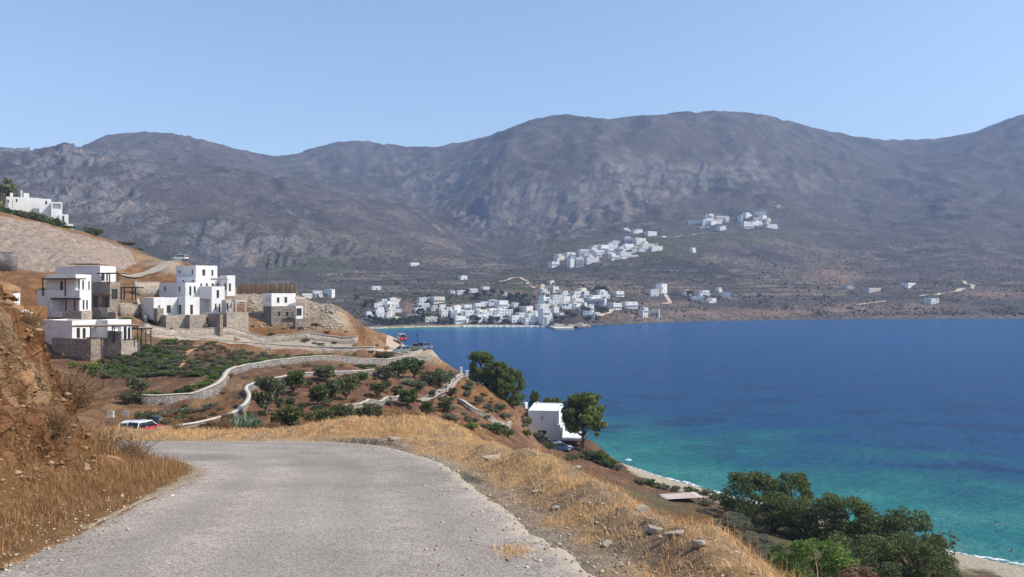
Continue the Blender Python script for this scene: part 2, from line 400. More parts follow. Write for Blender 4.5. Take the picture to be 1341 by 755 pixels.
def z_road_side(x, y, rough=True):
    """ground beside the road: the cut bank on the inside of the bend, gravel shoulder and berm on the outside"""
    x = np.asarray(x, float); y = np.asarray(y, float)
    ins = in_poly(x, y, ROAD_POLY)
    dl, al, sl = poly_dist(x, y, ROAD_L); dr, ar, sr = poly_dist(x, y, ROAD_R)
    base = road_z(x, y)
    left = (~ins) & (sl > 0) & (dl < dr + 30) & (dl <= dr)
    w = dl + 0.45 * fbm(x / 1.6, y / 1.6, 3, 201) * sstep(0.6, 1.6, dl)
    nb = fbm(x / 0.55, y / 0.55, 3, 211)
    bank = np.interp(w, [0, 0.25, 1.05, 1.4, 1.85, 2.45, 3.0, 3.4, 4.8, 8, 14, 30], [0, 0.05, 0.16, 0.34, 1.05, 2.1, 2.9, 3.35, 4.4, 5.6, 7.4, 9.4])
    bank = bank + 0.10 * nb * sstep(0.8, 1.8, dl) + 0.05 * perlin(x / 0.2, y / 0.2, 7) * sstep(0.8, 1.8, dl)
    # broken ledges in the cut
    stp = 0.42; q = bank / stp + 0.8 * fbm(x / 0.9, y / 0.9, 2, 221); fr = q - np.floor(q)
    bank = bank + 0.55 * stp * (sstep(0.3, 0.7, fr) - fr) * sstep(1.4, 1.9, dl)
    e = dr + 0.22 * fbm(x / 2.2, y / 2.2, 2, 231) + 0.32 * (1 - sstep(6, 10.5, y)) * sstep(0.4, 1.0, dr)
    far_side = sstep(14, 20, y) * sstep(3, -3, x)
    lump = np.maximum(0, fbm(x / 1.7, y / 1.7, 3, 241))
    berm = np.interp(e, [0, 0.3, 0.7, 1.05, 1.35, 1.7, 2.1, 2.8, 4, 6, 12, 20], [0, 0.02, 0.14, 0.25, 0.22, 0.02, -0.30, -0.95, -1.9, -3.4, -7.0, -9.8]) + 0.12 * lump * sstep(0.3, 1.0, e) * (1 - sstep(3, 6, e))
    bermf = np.interp(e, [0, 0.3, 1.0, 1.8, 2.6, 3.6, 6, 12, 20], [0, 0.03, 0.12, 0.2, 0.14, -0.1, -0.8, -2.2, -3.6]) + 0.16 * lump * sstep(0.2, 1.0, e) * (1 - sstep(3, 6, e))
    # rubble mounds pushed up on the outside of the bend
    for mx, my, mr, mh in ((-2.2, 23.2, 2.2, 0.42), (0.35, 13.4, 0.9, 0.24), (1.0, 9.8, 0.6, 0.10), (-4.8, 24.3, 1.6, 0.18)):
        g = np.exp(-(((x - mx) ** 2 + (y - my) ** 2) / mr ** 2)); berm = berm + mh * g * (e > 0.1); bermf = bermf + mh * g * (e > 0.1)
    out = berm * (1 - far_side) + bermf * far_side + 0.035 * fbm(x / 0.3, y / 0.3, 3, 251) * sstep(0.1, 0.6, dr)
    h = np.where(ins, -0.03, np.where(left, bank, out))
    return base + h, ins, left, dl, dr

# ================================================================ hillside between the road, the villas and the beach
BEACH = [(20.5, 143.0), (26.8, 133.2), (33.2, 123.6), (52.6, 98.0), (58.9, 91.6), (75, 72), (110, 40), (180, 0)]
COAST = [(-150, 600), (-130, 540), (-95, 430), (-62, 350), (-46, 300), (-36, 262), (-29, 228), (-16, 206), (-6, 191), (4.5, 180), (11, 166), (15.5, 152), (18.5, 146.5)] + BEACH
LAND = COAST + [(180, -60), (-900, -60), (-900, 600)]
G = []   # ground points (x, y, z)
def gp(*t):
    for (px, py, Y) in t: G.append(tuple(at(px, py, Y)))
def gz(*t):
    for (px, Y, z) in t: G.append(((px - CX) / F * Y, Y, z))
gz((700, 25, 23.6), (700, 50, 17), (700, 90, 11), (780, 30, 21.5), (780, 60, 14.5), (780, 100, 8), (850, 25, 22.3), (850, 50, 14.5), (850, 90, 6), (850, 118, 2.2), (1000, 20, 23), (1000, 50, 13.2),
   (1100, 20, 22), (1100, 45, 12), (1100, 70, 6), (1100, 95, 2.2), (1200, 85, 1.7), (1200, 60, 6), (1200, 40, 12), (1200, 15, 24), (1341, 80, 1.7), (1341, 60, 5), (1341, 40, 11), (1341, 15, 23), (1700, 60, 2), (1700, 40, 7), (1700, 15, 22),
   (600, 60, 18.5), (640, 60, 17), (640, 90, 13.5), (560, 45, 22), (450, 40, 23.4), (350, 40, 23.6), (250, 40, 23.5), (200, 45, 22.2), (100, 50, 21.6), (0, 55, 22.5), (40, 75, 21.2), (-100, 70, 27), (-250, 60, 36), (-400, 40, 38), (-250, 110, 42), (-500, 100, 50), (-100, 110, 33))
gp((1000, 720, 75), (1000, 690, 95), (1000, 668, 110), (700, 586, 126), (700, 577, 141), (740, 583, 138), (775, 590, 134), (800, 600, 137), (820, 608, 137), (600, 562, 100), (640, 548, 114), (600, 522, 130), (600, 491, 141),
   (660, 530, 135), (685, 545, 139), (575, 470, 160), (600, 487, 150), (640, 508, 152), (690, 535, 150), (655, 565, 118), (560, 535, 100), (560, 548, 80))
gp((250, 572, 62), (350, 566, 62), (450, 561, 64), (520, 556, 68), (250, 547, 82), (300, 550, 75), (400, 530, 88), (500, 530, 95), (400, 506, 107), (500, 506, 118), (560, 510, 125), (450, 489, 121), (530, 488, 140), (580, 495, 135),
   (350, 466, 128), (250, 480, 114), (200, 500, 104), (250, 451, 135), (300, 456, 138), (180, 470, 121), (130, 481, 117), (100, 500, 105), (150, 533, 90), (182, 580, 68), (170, 569, 74), (490, 470, 148), (430, 463, 147), (220, 542, 92))
gp((220, 441, 142), (350, 456, 150), (300, 431, 150), (400, 445, 153), (470, 449, 153), (360, 430, 159), (440, 420, 163), (440, 398, 171), (400, 402, 173), (480, 425, 168), (505, 450, 165), 
   (220, 437, 148), (320, 438, 152), (330, 398, 168), (350, 385, 186), (310, 385, 186), (390, 386, 186), (60, 470, 121), (195, 448, 131), (60, 420, 140), (120, 421, 141), (170, 416, 146), (30, 421, 132), (0, 440, 112), (300, 383, 178),
   (170, 362, 186), (220, 346, 196), (235, 341, 200), (250, 345, 205), (0, 352, 170), (60, 356, 172), (140, 353, 180), (20, 392, 150), (40, 365, 162), (250, 372, 188))
gp((0, 281, 201), (45, 290, 204), (90, 303, 206), (130, 313, 208), (165, 323, 210), (180, 345, 207), (40, 296, 236), (90, 300, 240), (170, 325, 240), (-100, 258, 215), (-100, 335, 165), (-100, 250, 240), (0, 262, 280))
gz((100, 300, 46), (200, 300, 33), (300, 260, 25), (350, 230, 24), (400, 240, 15), (450, 260, 6), (470, 215, 15), (440, 200, 22.5), (500, 205, 18.5), (490, 240, 6), (-200, 300, 66), (-400, 300, 70), (545, 190, 13), (575, 178, 9), (560, 205, 4), (620, 170, 9), (650, 165, 9), (660, 178, 3), (720, 155, 5.5), (760, 148, 5), (780, 143, 4.5),
   (300, 330, 14), (100, 380, 20), (0, 380, 30), (-300, 400, 50))
for gx_ in np.arange(-29, -14, 3.0):          # level ground of the car park and its track
    for gy_ in (163.0, 167.0, 171.0): G.append((gx_, gy_, 18.7 + 0.03 * (gy_ - 163)))
for px_, Y_ in ((516, 176), (526, 178), (518, 186), (529, 188), (512, 196), (522, 198)): G.append(((px_ - CX) / F * Y_, Y_, 18.9 + 0.03 * (Y_ - 172)))
# stepped terraces: (wall foot line, height, name); ground kept level above and below each wall
WALLS = {
    'curved_low': [(185, 534, 92, 1.45), (205, 535, 92.5, 1.5), (230, 533, 93.5, 1.5), (258, 529, 95, 1.5), (280, 521, 98, 1.6), (292, 511, 101.5, 1.6), (295, 502, 106, 1.4), (306, 492, 112, 1.15), (335, 485, 118, 1.1), (380, 478, 125, 1.1), (430, 476, 131, 1.3), (470, 481, 139, 1.6), (505, 484, 146, 2.0), (525, 487, 152, 2.9), (560, 486, 158, 3.2)],
    'path_edge': [(205, 569, 69, 0.5), (255, 562, 72, 0.5), (295, 552, 76, 0.6), (318, 540, 82, 0.7), (326, 528, 88, 0.8), (322, 519, 93.5, 0.8), (326, 511, 99, 0.7), (350, 503, 105, 0.6), (385, 496, 111, 0.6), (430, 492, 117, 0.55), (500, 488, 125, 0.5)],
    'road_wall': [(196, 441, 138, 0.6), (240, 446, 142, 0.8), (300, 453, 146, 1.0), (360, 459, 149, 1.2), (420, 464, 151, 1.5), (460, 467, 151.5, 1.8), (491, 468, 152, 2.1)],
}
WPTS = {}
for nm, w in WALLS.items():
    P = np.array([tuple(at(px, py, Y)) + (h,) for (px, py, Y, h) in w]); WPTS[nm] = spline(P, 0.8)
    S = spline(P, 4.0)
    for i in range(len(S) - 1):
        d = S[i + 1][:2] - S[i][:2]; d /= np.linalg.norm(d); nrm = np.array((-d[1], d[0]))     # points run left to right: +nrm is uphill
        for off, dz in ((-0.9, 0.0), (0.9, S[i][3] - 0.22)):
            q = S[i][:2] + nrm * off; G.append((q[0], q[1], S[i][2] + dz))
        q = S[i][:2] - nrm * 3.0; G.append((q[0], q[1], S[i][2] - 0.1))
    
for gx in np.arange(-24, 16, 2.6):
    for gy in np.arange(9, 34, 2.6):
        zz, ins, left, dl, dr = z_road_side(np.array([gx]), np.array([gy]))
        if ins[0] or left[0] and dl[0] < 9 or (not left[0] and dr[0] < (5 if gx > -4 else 8)): G.append((gx, gy, float(zz[0])))
# under the sea
_b = np.array(COAST); 
for i in range(0, len(COAST) - 1):
    for t in (0.0, 0.5):
        p = _b[i] * (1 - t) + _b[i + 1] * t; d = _b[i + 1] - _b[i]; d /= np.linalg.norm(d); nr = np.array((-d[1], d[0]))
        G.append((p[0], p[1], 0.0)); q = p + nr * 10; G.append((q[0], q[1], -2.2))
G = np.array(G)
G = G[G[:, 1] > 8]
def warp(x, y): return np.stack([F * x / y / 130.0, 5.2 * np.log(y)], -1)
_w = warp(G[:, 0], G[:, 1])
_, _u = np.unique(np.round(_w / 0.012).astype(int), axis=0, return_index=True)
G = G[_u]; _w = _w[_u]
_K = np.linalg.norm(_w[:, None] - _w[None], axis=-1)
_A = np.block([[_K + 1e-4 * np.eye(len(_w)), np.ones((len(_w), 1)), _w], [np.ones((1, len(_w))), np.zeros((1, 3))], [_w.T, np.zeros((2, 3))]])
_sol = np.linalg.solve(_A, np.concatenate([G[:, 2], np.zeros(3)]))
def rbf(x, y):
    q = warp(x, y).reshape(-1, 2); out = np.zeros(len(q)); _w32 = _w.astype(np.float32)
    for i in range(0, len(q), 20000):
        s = q[i:i + 20000]; s32 = s.astype(np.float32)
        k = np.sqrt(np.maximum((s32[:, None, 0] - _w32[None, :, 0]) ** 2 + (s32[:, None, 1] - _w32[None, :, 1]) ** 2, 0))
        out[i:i + 20000] = k @ _sol[:len(_w)].astype(np.float32) + _sol[-3] + s @ _sol[-2:]
    return out.reshape(np.shape(x))
MPX = np.arange(-900.0, 2101.0, 4.0); MLY = np.linspace(math.log(9.0), math.log(620.0), 560)
MY = np.exp(MLY)
MXg = (MPX[None, :] - CX) / F * MY[:, None]; MYg = np.repeat(MY[:, None], len(MPX), 1)
_zc = rbf(MXg[::2, ::2], MYg[::2, ::2])
def up2(Z, nr, nc):
    r = np.arange(nr) / 2; c = np.arange(nc) / 2
    ri = np.minimum(r.astype(int), Z.shape[0] - 2); ci = np.minimum(c.astype(int), Z.shape[1] - 2); u = (r - ri)[:, None]; v = (c - ci)[None]
    return (Z[ri][:, ci] * (1 - v) + Z[ri][:, ci + 1] * v) * (1 - u) + (Z[ri + 1][:, ci] * (1 - v) + Z[ri + 1][:, ci + 1] * v) * u
ZM = up2(_zc, *MXg.shape)
_land = in_poly(MXg, MYg, LAND); _cd, _, _ = poly_dist(MXg, MYg, COAST); _bd, _, _ = poly_dist(MXg, MYg, BEACH)
ZM = np.where(_land, np.maximum(ZM, np.minimum(0.08 * _cd + 0.02, 1.5)), np.minimum(ZM, -0.10 * _cd - 0.05))
_beach = np.exp(-_bd / 6.0) * sstep(18, 22, MXg)
lum = sstep(2, 9, _cd) * _land
ZM += lum * (0.28 * fbm(MXg / 5, MYg / 5, 3, 301) + 0.12 * fbm(MXg / 1.3, MYg / 1.3, 3, 311)) * (1 - np.clip(_beach * 2, 0, 1))
# the camera's own stretch of road is a finer mesh: tuck this one under it
_, _i, _l, _dl, _dr = z_road_side(MXg, MYg)
NB = (-18.0, 10.0, -12.0, 29.0)
_inn = sstep(-1.2, 0.4, MXg - NB[0] - 1.0) * sstep(-1.2, 0.4, NB[1] - 1.0 - MXg) * sstep(-1.2, 0.4, NB[3] - 1.0 - MYg)
ZM -= 1.2 * _inn
PXM = np.repeat(MPX[None, :], len(MY), 0)
PYM = CY - (ZM - H) / MYg * F
def zm(x, y):
    x = np.asarray(x, float); y = np.asarray(y, float)
    px = CX + F * x / y
    c = np.clip((px - MPX[0]) / 4.0, 0, len(MPX) - 1.001); r = np.clip((np.log(y) - MLY[0]) / (MLY[1] - MLY[0]), 0, len(MY) - 1.001)
    ci = c.astype(int); ri = r.astype(int); u, v = c - ci, r - ri
    return (ZM[ri, ci] * (1 - u) + ZM[ri, ci + 1] * u) * (1 - v) + (ZM[ri + 1, ci] * (1 - u) + ZM[ri + 1, ci + 1] * u) * v
def zmf(x, y): return float(zm(np.array([x]), np.array([y]))[0])
def hit_mid(px, py, ymin=36.0):
    c = min(max(int(round((px - MPX[0]) / 4.0)), 0), len(MPX) - 1)
    rr = np.where((MY > ymin) & (PYM[:, c] <= py))[0]
    Y = MY[rr[0]] if len(rr) else 150.0
    x = (px - CX) / F * Y
    return Vector((x, Y, zmf(x, Y)))

# colour of the ground by place: (px, row, distance) -> colour
SOIL, ORANGE, STRAW, DIRT, SANDC, ROCKC, RUBBLE, GREENC, CONC = [np.array(c) for c in ((0.175, 0.09, 0.053), (0.225, 0.11, 0.046), (0.42, 0.26, 0.11), (0.23, 0.142, 0.088), (0.46, 0.39, 0.29), (0.15, 0.082, 0.05), (0.40, 0.33, 0.25), (0.13, 0.105, 0.055), (0.50, 0.42, 0.31))]
Z_ = [((300, 560, 70), ORANGE), ((450, 555, 68), ORANGE), ((530, 550, 75), STRAW), ((600, 562, 100), ORANGE), ((250, 545, 82), ORANGE), ((400, 530, 88), SOIL), ((500, 530, 95), SOIL), ((560, 535, 100), SOIL), ((400, 506, 107), SOIL), ((500, 506, 118), SOIL), ((560, 515, 122), SOIL),
      ((450, 489, 121), SOIL), ((350, 490, 113), SOIL), ((330, 500, 104), DIRT), ((600, 520, 130), ORANGE), ((640, 520, 138), ORANGE), ((660, 545, 125), SOIL), ((200, 500, 104), SOIL), ((250, 480, 114), SOIL), ((180, 470, 121), SOIL), ((300, 456, 138), DIRT), ((350, 466, 128), GREENC), ((220, 470, 122), GREENC), ((210, 490, 110), GREENC), ((320, 472, 124), GREENC), ((270, 490, 112), GREENC),
      ((290, 470, 125), SOIL), ((300, 435, 150), ORANGE), ((360, 440, 155), ORANGE), ((440, 440, 155), ORANGE), ((480, 440, 162), ORANGE), ((440, 415, 165), RUBBLE), ((420, 405, 170), RUBBLE), ((460, 405, 172), ORANGE), ((500, 445, 165), ORANGE), ((508, 440, 178), ORANGE), ((495, 430, 185), ORANGE), ((512, 453, 169), ORANGE), ((330, 400, 168), RUBBLE), ((330, 388, 176), RUBBLE), ((320, 415, 165), ORANGE * .8),
      ((545, 460, 166), CONC), ((520, 450, 175), CONC), ((530, 445, 185), CONC), ((515, 438, 196), CONC), ((590, 480, 150), ORANGE), ((540, 487, 150), SOIL), ((40, 380, 155), ORANGE), ((30, 400, 145), ORANGE), ((80, 355, 178), ORANGE), ((200, 365, 185), ORANGE * .85), ((250, 350, 200), ORANGE), ((230, 372, 185), ORANGE * .85), ((190, 345, 195), ORANGE),
      ((60, 300, 230), STRAW * .7), ((150, 325, 230), ORANGE * .7), ((220, 345, 198), CONC), ((60, 470, 120), SOIL), ((140, 472, 119), SOIL), ((170, 420, 144), DIRT), ((100, 420, 140), DIRT), ((790, 590, 137), ROCKC), ((815, 605, 139), ROCKC), ((760, 590, 135), ROCKC * .8), ((700, 582, 132), DIRT), ((720, 590, 110), ROCKC),
      ((850, 640, 100), GREENC), ((900, 640, 90), ORANGE), ((1000, 690, 90), GREENC), ((1100, 700, 75), GREENC), ((1200, 740, 70), GREENC), ((900, 700, 40), ORANGE), ((1100, 750, 40), ORANGE), ((1341, 755, 60), DIRT), ((700, 600, 60), ORANGE), ((400, 600, 40), STRAW), ((100, 600, 45), STRAW), ((180, 577, 66), DIRT), ((-100, 400, 100), ORANGE)]
_zp = np.array([tuple(warp(*(np.array(at(*k))[:2]))) for k, _ in Z_]); _zc2 = np.array([c for _, c in Z_])
wq = warp(MXg[::2, ::2] + 1.6 * fbm(MXg[::2, ::2] / 7, MYg[::2, ::2] / 7, 3, 401), MYg[::2, ::2] + 2.2 * fbm(MXg[::2, ::2] / 7, MYg[::2, ::2] / 7, 3, 411)).reshape(-1, 2)
_Cm = np.zeros((len(wq), 3))
for i in range(0, len(wq), 20000):
    d = np.linalg.norm(wq[i:i + 20000, None] - _zp[None], axis=-1) + 0.02; ww = d ** -3.2; _Cm[i:i + 20000] = (ww @ _zc2) / ww.sum(1, keepdims=True)
_Cm = _Cm.reshape(_zc.shape + (3,))
Cm = np.stack([up2(_Cm[..., k], *MXg.shape) for k in range(3)], -1)
k1 = fbm(MXg / 3.5, MYg / 3.5, 4, 421); k2 = fbm(MXg / 0.9, MYg / 0.9, 3, 431)
Cm = Cm * (1 + 0.28 * k1 + 0.2 * k2)[..., None]
Cm = lerp(Cm, STRAW * 0.9, 0.35 * sstep(0.1, 0.6, k1 + 0.3 * k2) * (Cm[..., 0] > 0.2))
_sandm = np.clip(1 - (_bd - 7.5 - 2.0 * k1) / 2.5, 0, 1) * (MXg > 19) * _land
Cm = lerp(Cm, SANDC, _sandm); Cm = np.where((~_land)[..., None], SANDC * 0.8, np.clip(Cm, 0.02, 0.7))
m_gnd, n, l, b = new_mat('hillside_ground', 0.95, 0.1)
pc = poscoord(n); at_ = n.new('ShaderNodeAttribute'); at_.attribute_name = 'ground'
d1 = tex(n, l, 'noise', 2.2, pc, 6, 0.72); d2 = tex(n, l, 'vor', 4.0, pc)
r1 = ramp(n, l, d1.outputs[0], [(0.3, 0.55), (0.5, 1.0), (0.7, 1.4)])
c1 = mix(n, l, 1.0, at_.outputs['Color'], r1.outputs[0], 'MULTIPLY')
r2 = ramp(n, l, d2.outputs['Distance'], [(0.1, 1.25), (0.5, 0.85)])
l.new(mix(n, l, 1.0, c1, r2.outputs[0], 'MULTIPLY'), b.inputs['Base Color'])
bump(n, l, b, d1.outputs[0], 0.8, 0.35)
# drop grid cells far below the sea and above the far-terrain handover
keep = np.ones(ZM.shape, bool); keep &= (ZM > -6.5)
Fg = grid_faces(*ZM.shape); kf = keep.reshape(-1)[Fg].any(1); Fg = Fg[kf]
_used = np.unique(Fg); _map = np.full(ZM.size, -1, np.int64); _map[_used] = np.arange(len(_used))
me = mesh_np('hillside', np.stack([MXg, MYg, ZM], -1).reshape(-1, 3)[_used], _map[Fg], True)
vcol(me, 'ground', Cm.reshape(-1, 3)[_used])
tag(link('hillside', me, m_gnd), 'terraced reddish hillside falling to the beach', kind='structure')

# ---- fine ground around the bend: bank and shoulder
gx = np.concatenate([np.arange(NB[0], -9.5, 0.12), np.arange(-9.5, 3.2, 0.065), np.arange(3.2, NB[1] + 0.01, 0.16)])
gy = np.concatenate([np.arange(NB[2], 2.5, 0.25), np.arange(2.5, 26.5, 0.065), np.arange(26.5, NB[3] + 0.01, 0.15)])
NX, NY = np.meshgrid(gx, gy)
NZ, nins, nleft, ndl, ndr = z_road_side(NX, NY)
edge = np.minimum.reduce([NX - NB[0], NB[1] - NX, NB[3] - NY])
NZ = NZ - 2.2 * (1 - sstep(0.0, 1.4, edge))
def zn(x, y):
    x = np.asarray(x, float); y = np.asarray(y, float)
    return z_road_side(x, y)[0]
# push the steep rock of the cut sideways so it breaks into blocks and overhangs
gxn, gyn = np.gradient(NZ, gy, axis=0), np.gradient(NZ, gx, axis=1)
nvx, nvy = -gyn, -gxn; nl = np.sqrt(nvx ** 2 + nvy ** 2 + 1); steep = sstep(0.8, 2.0, np.hypot(gxn, gyn)) * nleft
blk = ridged(NX / 1.1 + NZ * 0.9, NY / 1.1 - NZ * 1.1, 5, 501, 0.6) - 0.6 + 0.35 * (np.floor(2.2 * ridged(NX / 1.7 + NZ * .5, NY / 1.7 - NZ * .8, 2, 551)) / 2.2 - .5)
NXd = NX + steep * nvx / nl * 0.46 * blk; NYd = NY + steep * nvy / nl * 0.46 * blk; NZd = NZ + steep * 0.22 * blk
k1 = fbm(NX / 1.1, NY / 1.1, 4, 511); k2 = fbm(NX / 0.28, NY / 0.28, 3, 521); k3 = fbm(NX / 3.0, NY / 3.0, 3, 531)
Cn = np.zeros(NX.shape + (3,)) + np.array((0.48, 0.315, 0.175))
strawm = sstep(-0.25, 0.35, k1 + 0.3 * k2 + 0.2)
Cn = lerp(Cn, np.array((0.70, 0.44, 0.205)), strawm * 0.9)
shoulder = (1 - sstep(0.02, 0.42 + 0.2 * k3, ndr + 0.2 * k1)) * (~nleft)
Cn = lerp(Cn, np.array((0.50, 0.405, 0.30)), shoulder)
rub = sstep(0.2, 0.5, fbm(NX / 1.4, NY / 1.4, 3, 541)) * (~nleft)
Cn = lerp(Cn, np.array((0.42, 0.31, 0.20)), rub * 0.8)
rockc = lerp(np.zeros(NX.shape + (3,)) + np.array((0.30, 0.145, 0.068)), np.array((0.43, 0.27, 0.15)), sstep(0.0, 0.5, k1))
rockc = lerp(rockc, np.array((0.22, 0.095, 0.045)), sstep(0.1, 0.6, k3 + 0.4 * k2))
Cn = np.where(nleft[..., None], lerp(np.zeros(NX.shape + (3,)) + np.array((0.34, 0.19, 0.085)), rockc.mean((0, 1)), np.zeros(NX.shape)), Cn)
Cn = lerp(Cn, rockc, np.clip(sstep(1.2, 1.8, ndl + 0.4 * k1) * (0.7 + 0.5 * steep), 0, 1) * nleft)
Cn = Cn * (1 + 0.16 * k2)[..., None]
m_verge, n, l, b = new_mat('verge_ground', 0.95, 0.1)
pc = poscoord(n); at_ = n.new('ShaderNodeAttribute'); at_.attribute_name = 'ground'
d1 = tex(n, l, 'noise', 9, pc, 8, 0.75); d2 = tex(n, l, 'vor', 26, pc); d3 = tex(n, l, 'noise', 60, pc, 4, 0.7)
r1 = ramp(n, l, d1.outputs[0], [(0.3, 0.66), (0.5, 1.0), (0.7, 1.35)])
c1 = mix(n, l, 1.0, at_.outputs['Color'], r1.outputs[0], 'MULTIPLY')
r2 = ramp(n, l, d2.outputs['Distance'], [(0.1, 1.25), (0.45, 0.88)])
c2 = mix(n, l, 0.8, c1, r2.outputs[0], 'MULTIPLY')
l.new(c2, b.inputs['Base Color'])
# embedded blocks and cracks where the cut exposes rock
rm = n.new('ShaderNodeAttribute'); rm.attribute_name = 'rockmask'
mp = n.new('ShaderNodeMapping'); mp.inputs['Rotation'].default_value = (R(20), R(-28), 0); mp.inputs['Scale'].default_value = (1, 1, 1.9); l.new(pc, mp.inputs[0])
dv = n.new('ShaderNodeVectorMath'); dv.operation = 'MULTIPLY_ADD'; dv.inputs[1].default_value = (0.35,) * 3; l.new(d1.outputs['Color'], dv.inputs[0]); l.new(mp.outputs[0], dv.inputs[2])
kv = tex(n, l, 'vor', 2.6, dv.outputs[0]); ke = tex(n, l, 'vor', 2.6, dv.outputs[0], feature='DISTANCE_TO_EDGE'); kf_ = tex(n, l, 'vor', 9.0, dv.outputs[0], feature='DISTANCE_TO_EDGE')
ks = n.new('ShaderNodeSeparateColor'); l.new(kv.outputs['Color'], ks.inputs[0])
kc = ramp(n, l, ks.outputs[0], [(0.0, 0.62), (0.5, 0.95), (0.8, 1.15), (1.0, 1.5)]); kk = ramp(n, l, ke.outputs['Distance'], [(0.0, 0.35), (0.07, 1.0)]); kk2 = ramp(n, l, kf_.outputs['Distance'], [(0.0, 0.6), (0.08, 1.0)])
cc = mix(n, l, 1.0, c2, kc.outputs[0], 'MULTIPLY'); cc = mix(n, l, 1.0, cc, kk.outputs[0], 'MULTIPLY'); cc = mix(n, l, 1.0, cc, kk2.outputs[0], 'MULTIPLY')
l.new(mix(n, l, rm.outputs['Fac'], c2, cc), b.inputs['Base Color'])
nb_ = bump(n, l, b, d1.outputs[0], 1.0, 0.14)
nb_ = bump(n, l, b, math_node(n, l, 'MULTIPLY', math_node(n, l, 'ADD', kk.outputs[0], math_node(n, l, 'MULTIPLY', ks.outputs[1], 0.8)), rm.outputs['Fac']), 0.9, 0.10, nb_)
bump(n, l, b, d2.outputs['Distance'], 0.5, 0.02, nb_)
me = mesh_np('road_verge_ground', np.stack([NXd, NYd, NZd], -1).reshape(-1, 3), grid_faces(*NX.shape), True)
vcol(me, 'ground', np.clip(Cn, 0.02, 0.8).reshape(-1, 3))
_ra = me.attributes.new('rockmask', 'FLOAT', 'POINT'); _ra.data.foreach_set('value', (np.clip(sstep(1.25, 1.8, ndl + 0.4 * k1), 0, 1) * nleft * (0.55 + 0.45 * sstep(-0.2, 0.2, k3))).astype(np.float32).ravel())
tag(link('road_bank', me, m_verge), 'rocky cut bank and stony straw covered shoulder beside the road', kind='structure')

# ---- asphalt
sl_ = np.array(ROAD_L); 
def resample(P, n_):
    P = np.array(P); s = np.concatenate([[0], np.cumsum(np.linalg.norm(np.diff(P, axis=0), axis=1))]); t = np.linspace(0, s[-1], n_)
    return np.stack([np.interp(t, s, P[:, 0]), np.interp(t, s, P[:, 1])], 1)
NS, NT = 520, 40
# pair stations on both edges
La = resample(ROAD_L, NS); Rb = resample(ROAD_R, NS)
jl = 0.10 * fbm(La[:, 0] / 0.5, La[:, 1] / 0.5, 4, 601); jr = 0.10 * fbm(Rb[:, 0] / 1.4, Rb[:, 1] / 1.4, 4, 611, 0.6)
dirv = (Rb - La) / np.linalg.norm(Rb - La, axis=1, keepdims=True)
La = La + dirv * jl[:, None]; Rb = Rb + dirv * (jr[:, None])
T = np.linspace(0, 1, NT); P2 = La[:, None] * (1 - T)[None, :, None] + Rb[:, None] * T[None, :, None]
rz_ = road_z(P2[..., 0], P2[..., 1]) + 0.012 + 0.012 * fbm(P2[..., 0] / 2, P2[..., 1] / 2, 2, 621)
rz_[:, 0] -= 0.05; rz_[:, -1] -= 0.05
m_road, n, l, b = new_mat('worn_asphalt', 0.85, 0.25)
pc = poscoord(n)
v1 = tex(n, l, 'vor', 58, pc); s1 = tex(n, l, 'noise', 110, pc, 3, 0.7); s2 = tex(n, l, 'noise', 0.5, pc, 5, 0.6); s3 = tex(n, l, 'noise', 5, pc, 5, 0.6)
ag = ramp(n, l, v1.outputs['Color'], [(0.0, (0.20, 0.17, 0.138)), (0.45, (0.41, 0.352, 0.295)), (0.8, (0.56, 0.485, 0.41)), (1.0, (0.75, 0.66, 0.56))])
rg = ramp(n, l, s2.outputs[0], [(0.3, 0.70), (0.5, 1.0), (0.7, 1.2)]); rs = ramp(n, l, s3.outputs[0], [(0.3, 0.82), (0.7, 1.14)])
rd = ramp(n, l, v1.outputs['Distance'], [(0.25, 1.05), (0.75, 0.55)])
c1 = mix(n, l, 1.0, ag.outputs[0], rg.outputs[0], 'MULTIPLY'); c1 = mix(n, l, 1.0, c1, rs.outputs[0], 'MULTIPLY'); c1 = mix(n, l, 0.6, c1, rd.outputs[0], 'MULTIPLY')
wa = n.new('ShaderNodeAttribute'); wa.attribute_name = 'wear'; ws = n.new('ShaderNodeSeparateColor'); l.new(wa.outputs['Color'], ws.inputs[0])
c1 = mix(n, l, math_node(n, l, 'MULTIPLY', ws.outputs[0], s3.outputs[0]), c1, (0.20, 0.18, 0.16))
ds = ramp(n, l, math_node(n, l, 'ADD', ws.outputs[1], math_node(n, l, 'MULTIPLY', math_node(n, l, 'SUBTRACT', s3.outputs[0], 0.5), 0.9)), [(0.45, 0.0), (0.75, 0.9)])
c1 = mix(n, l, ds.outputs[0], c1, (0.47, 0.395, 0.30))
wv_ = n.new('ShaderNodeVectorMath'); wv_.operation = 'MULTIPLY_ADD'; wv_.inputs[1].default_value = (0.5,) * 3; l.new(s3.outputs['Color'], wv_.inputs[0]); l.new(pc, wv_.inputs[2])
ck = tex(n, l, 'vor', 0.42, wv_.outputs[0], feature='DISTANCE_TO_EDGE'); cr_ = ramp(n, l, ck.outputs['Distance'], [(0.0, 1.0), (0.006, 0.6), (0.012, 0.0)]); cm_ = ramp(n, l, s2.outputs[0], [(0.52, 0.0), (0.60, 0.3)])
c1 = mix(n, l, math_node(n, l, 'MULTIPLY', cr_.outputs[0], cm_.outputs[0]), c1, (0.10, 0.09, 0.08))
l.new(c1, b.inputs['Base Color'])
bump(n, l, b, v1.outputs['Distance'], 0.4, 0.01)
me = mesh_np('road', np.concatenate([P2, rz_[..., None]], -1).reshape(-1, 3), grid_faces(NS, NT), True)
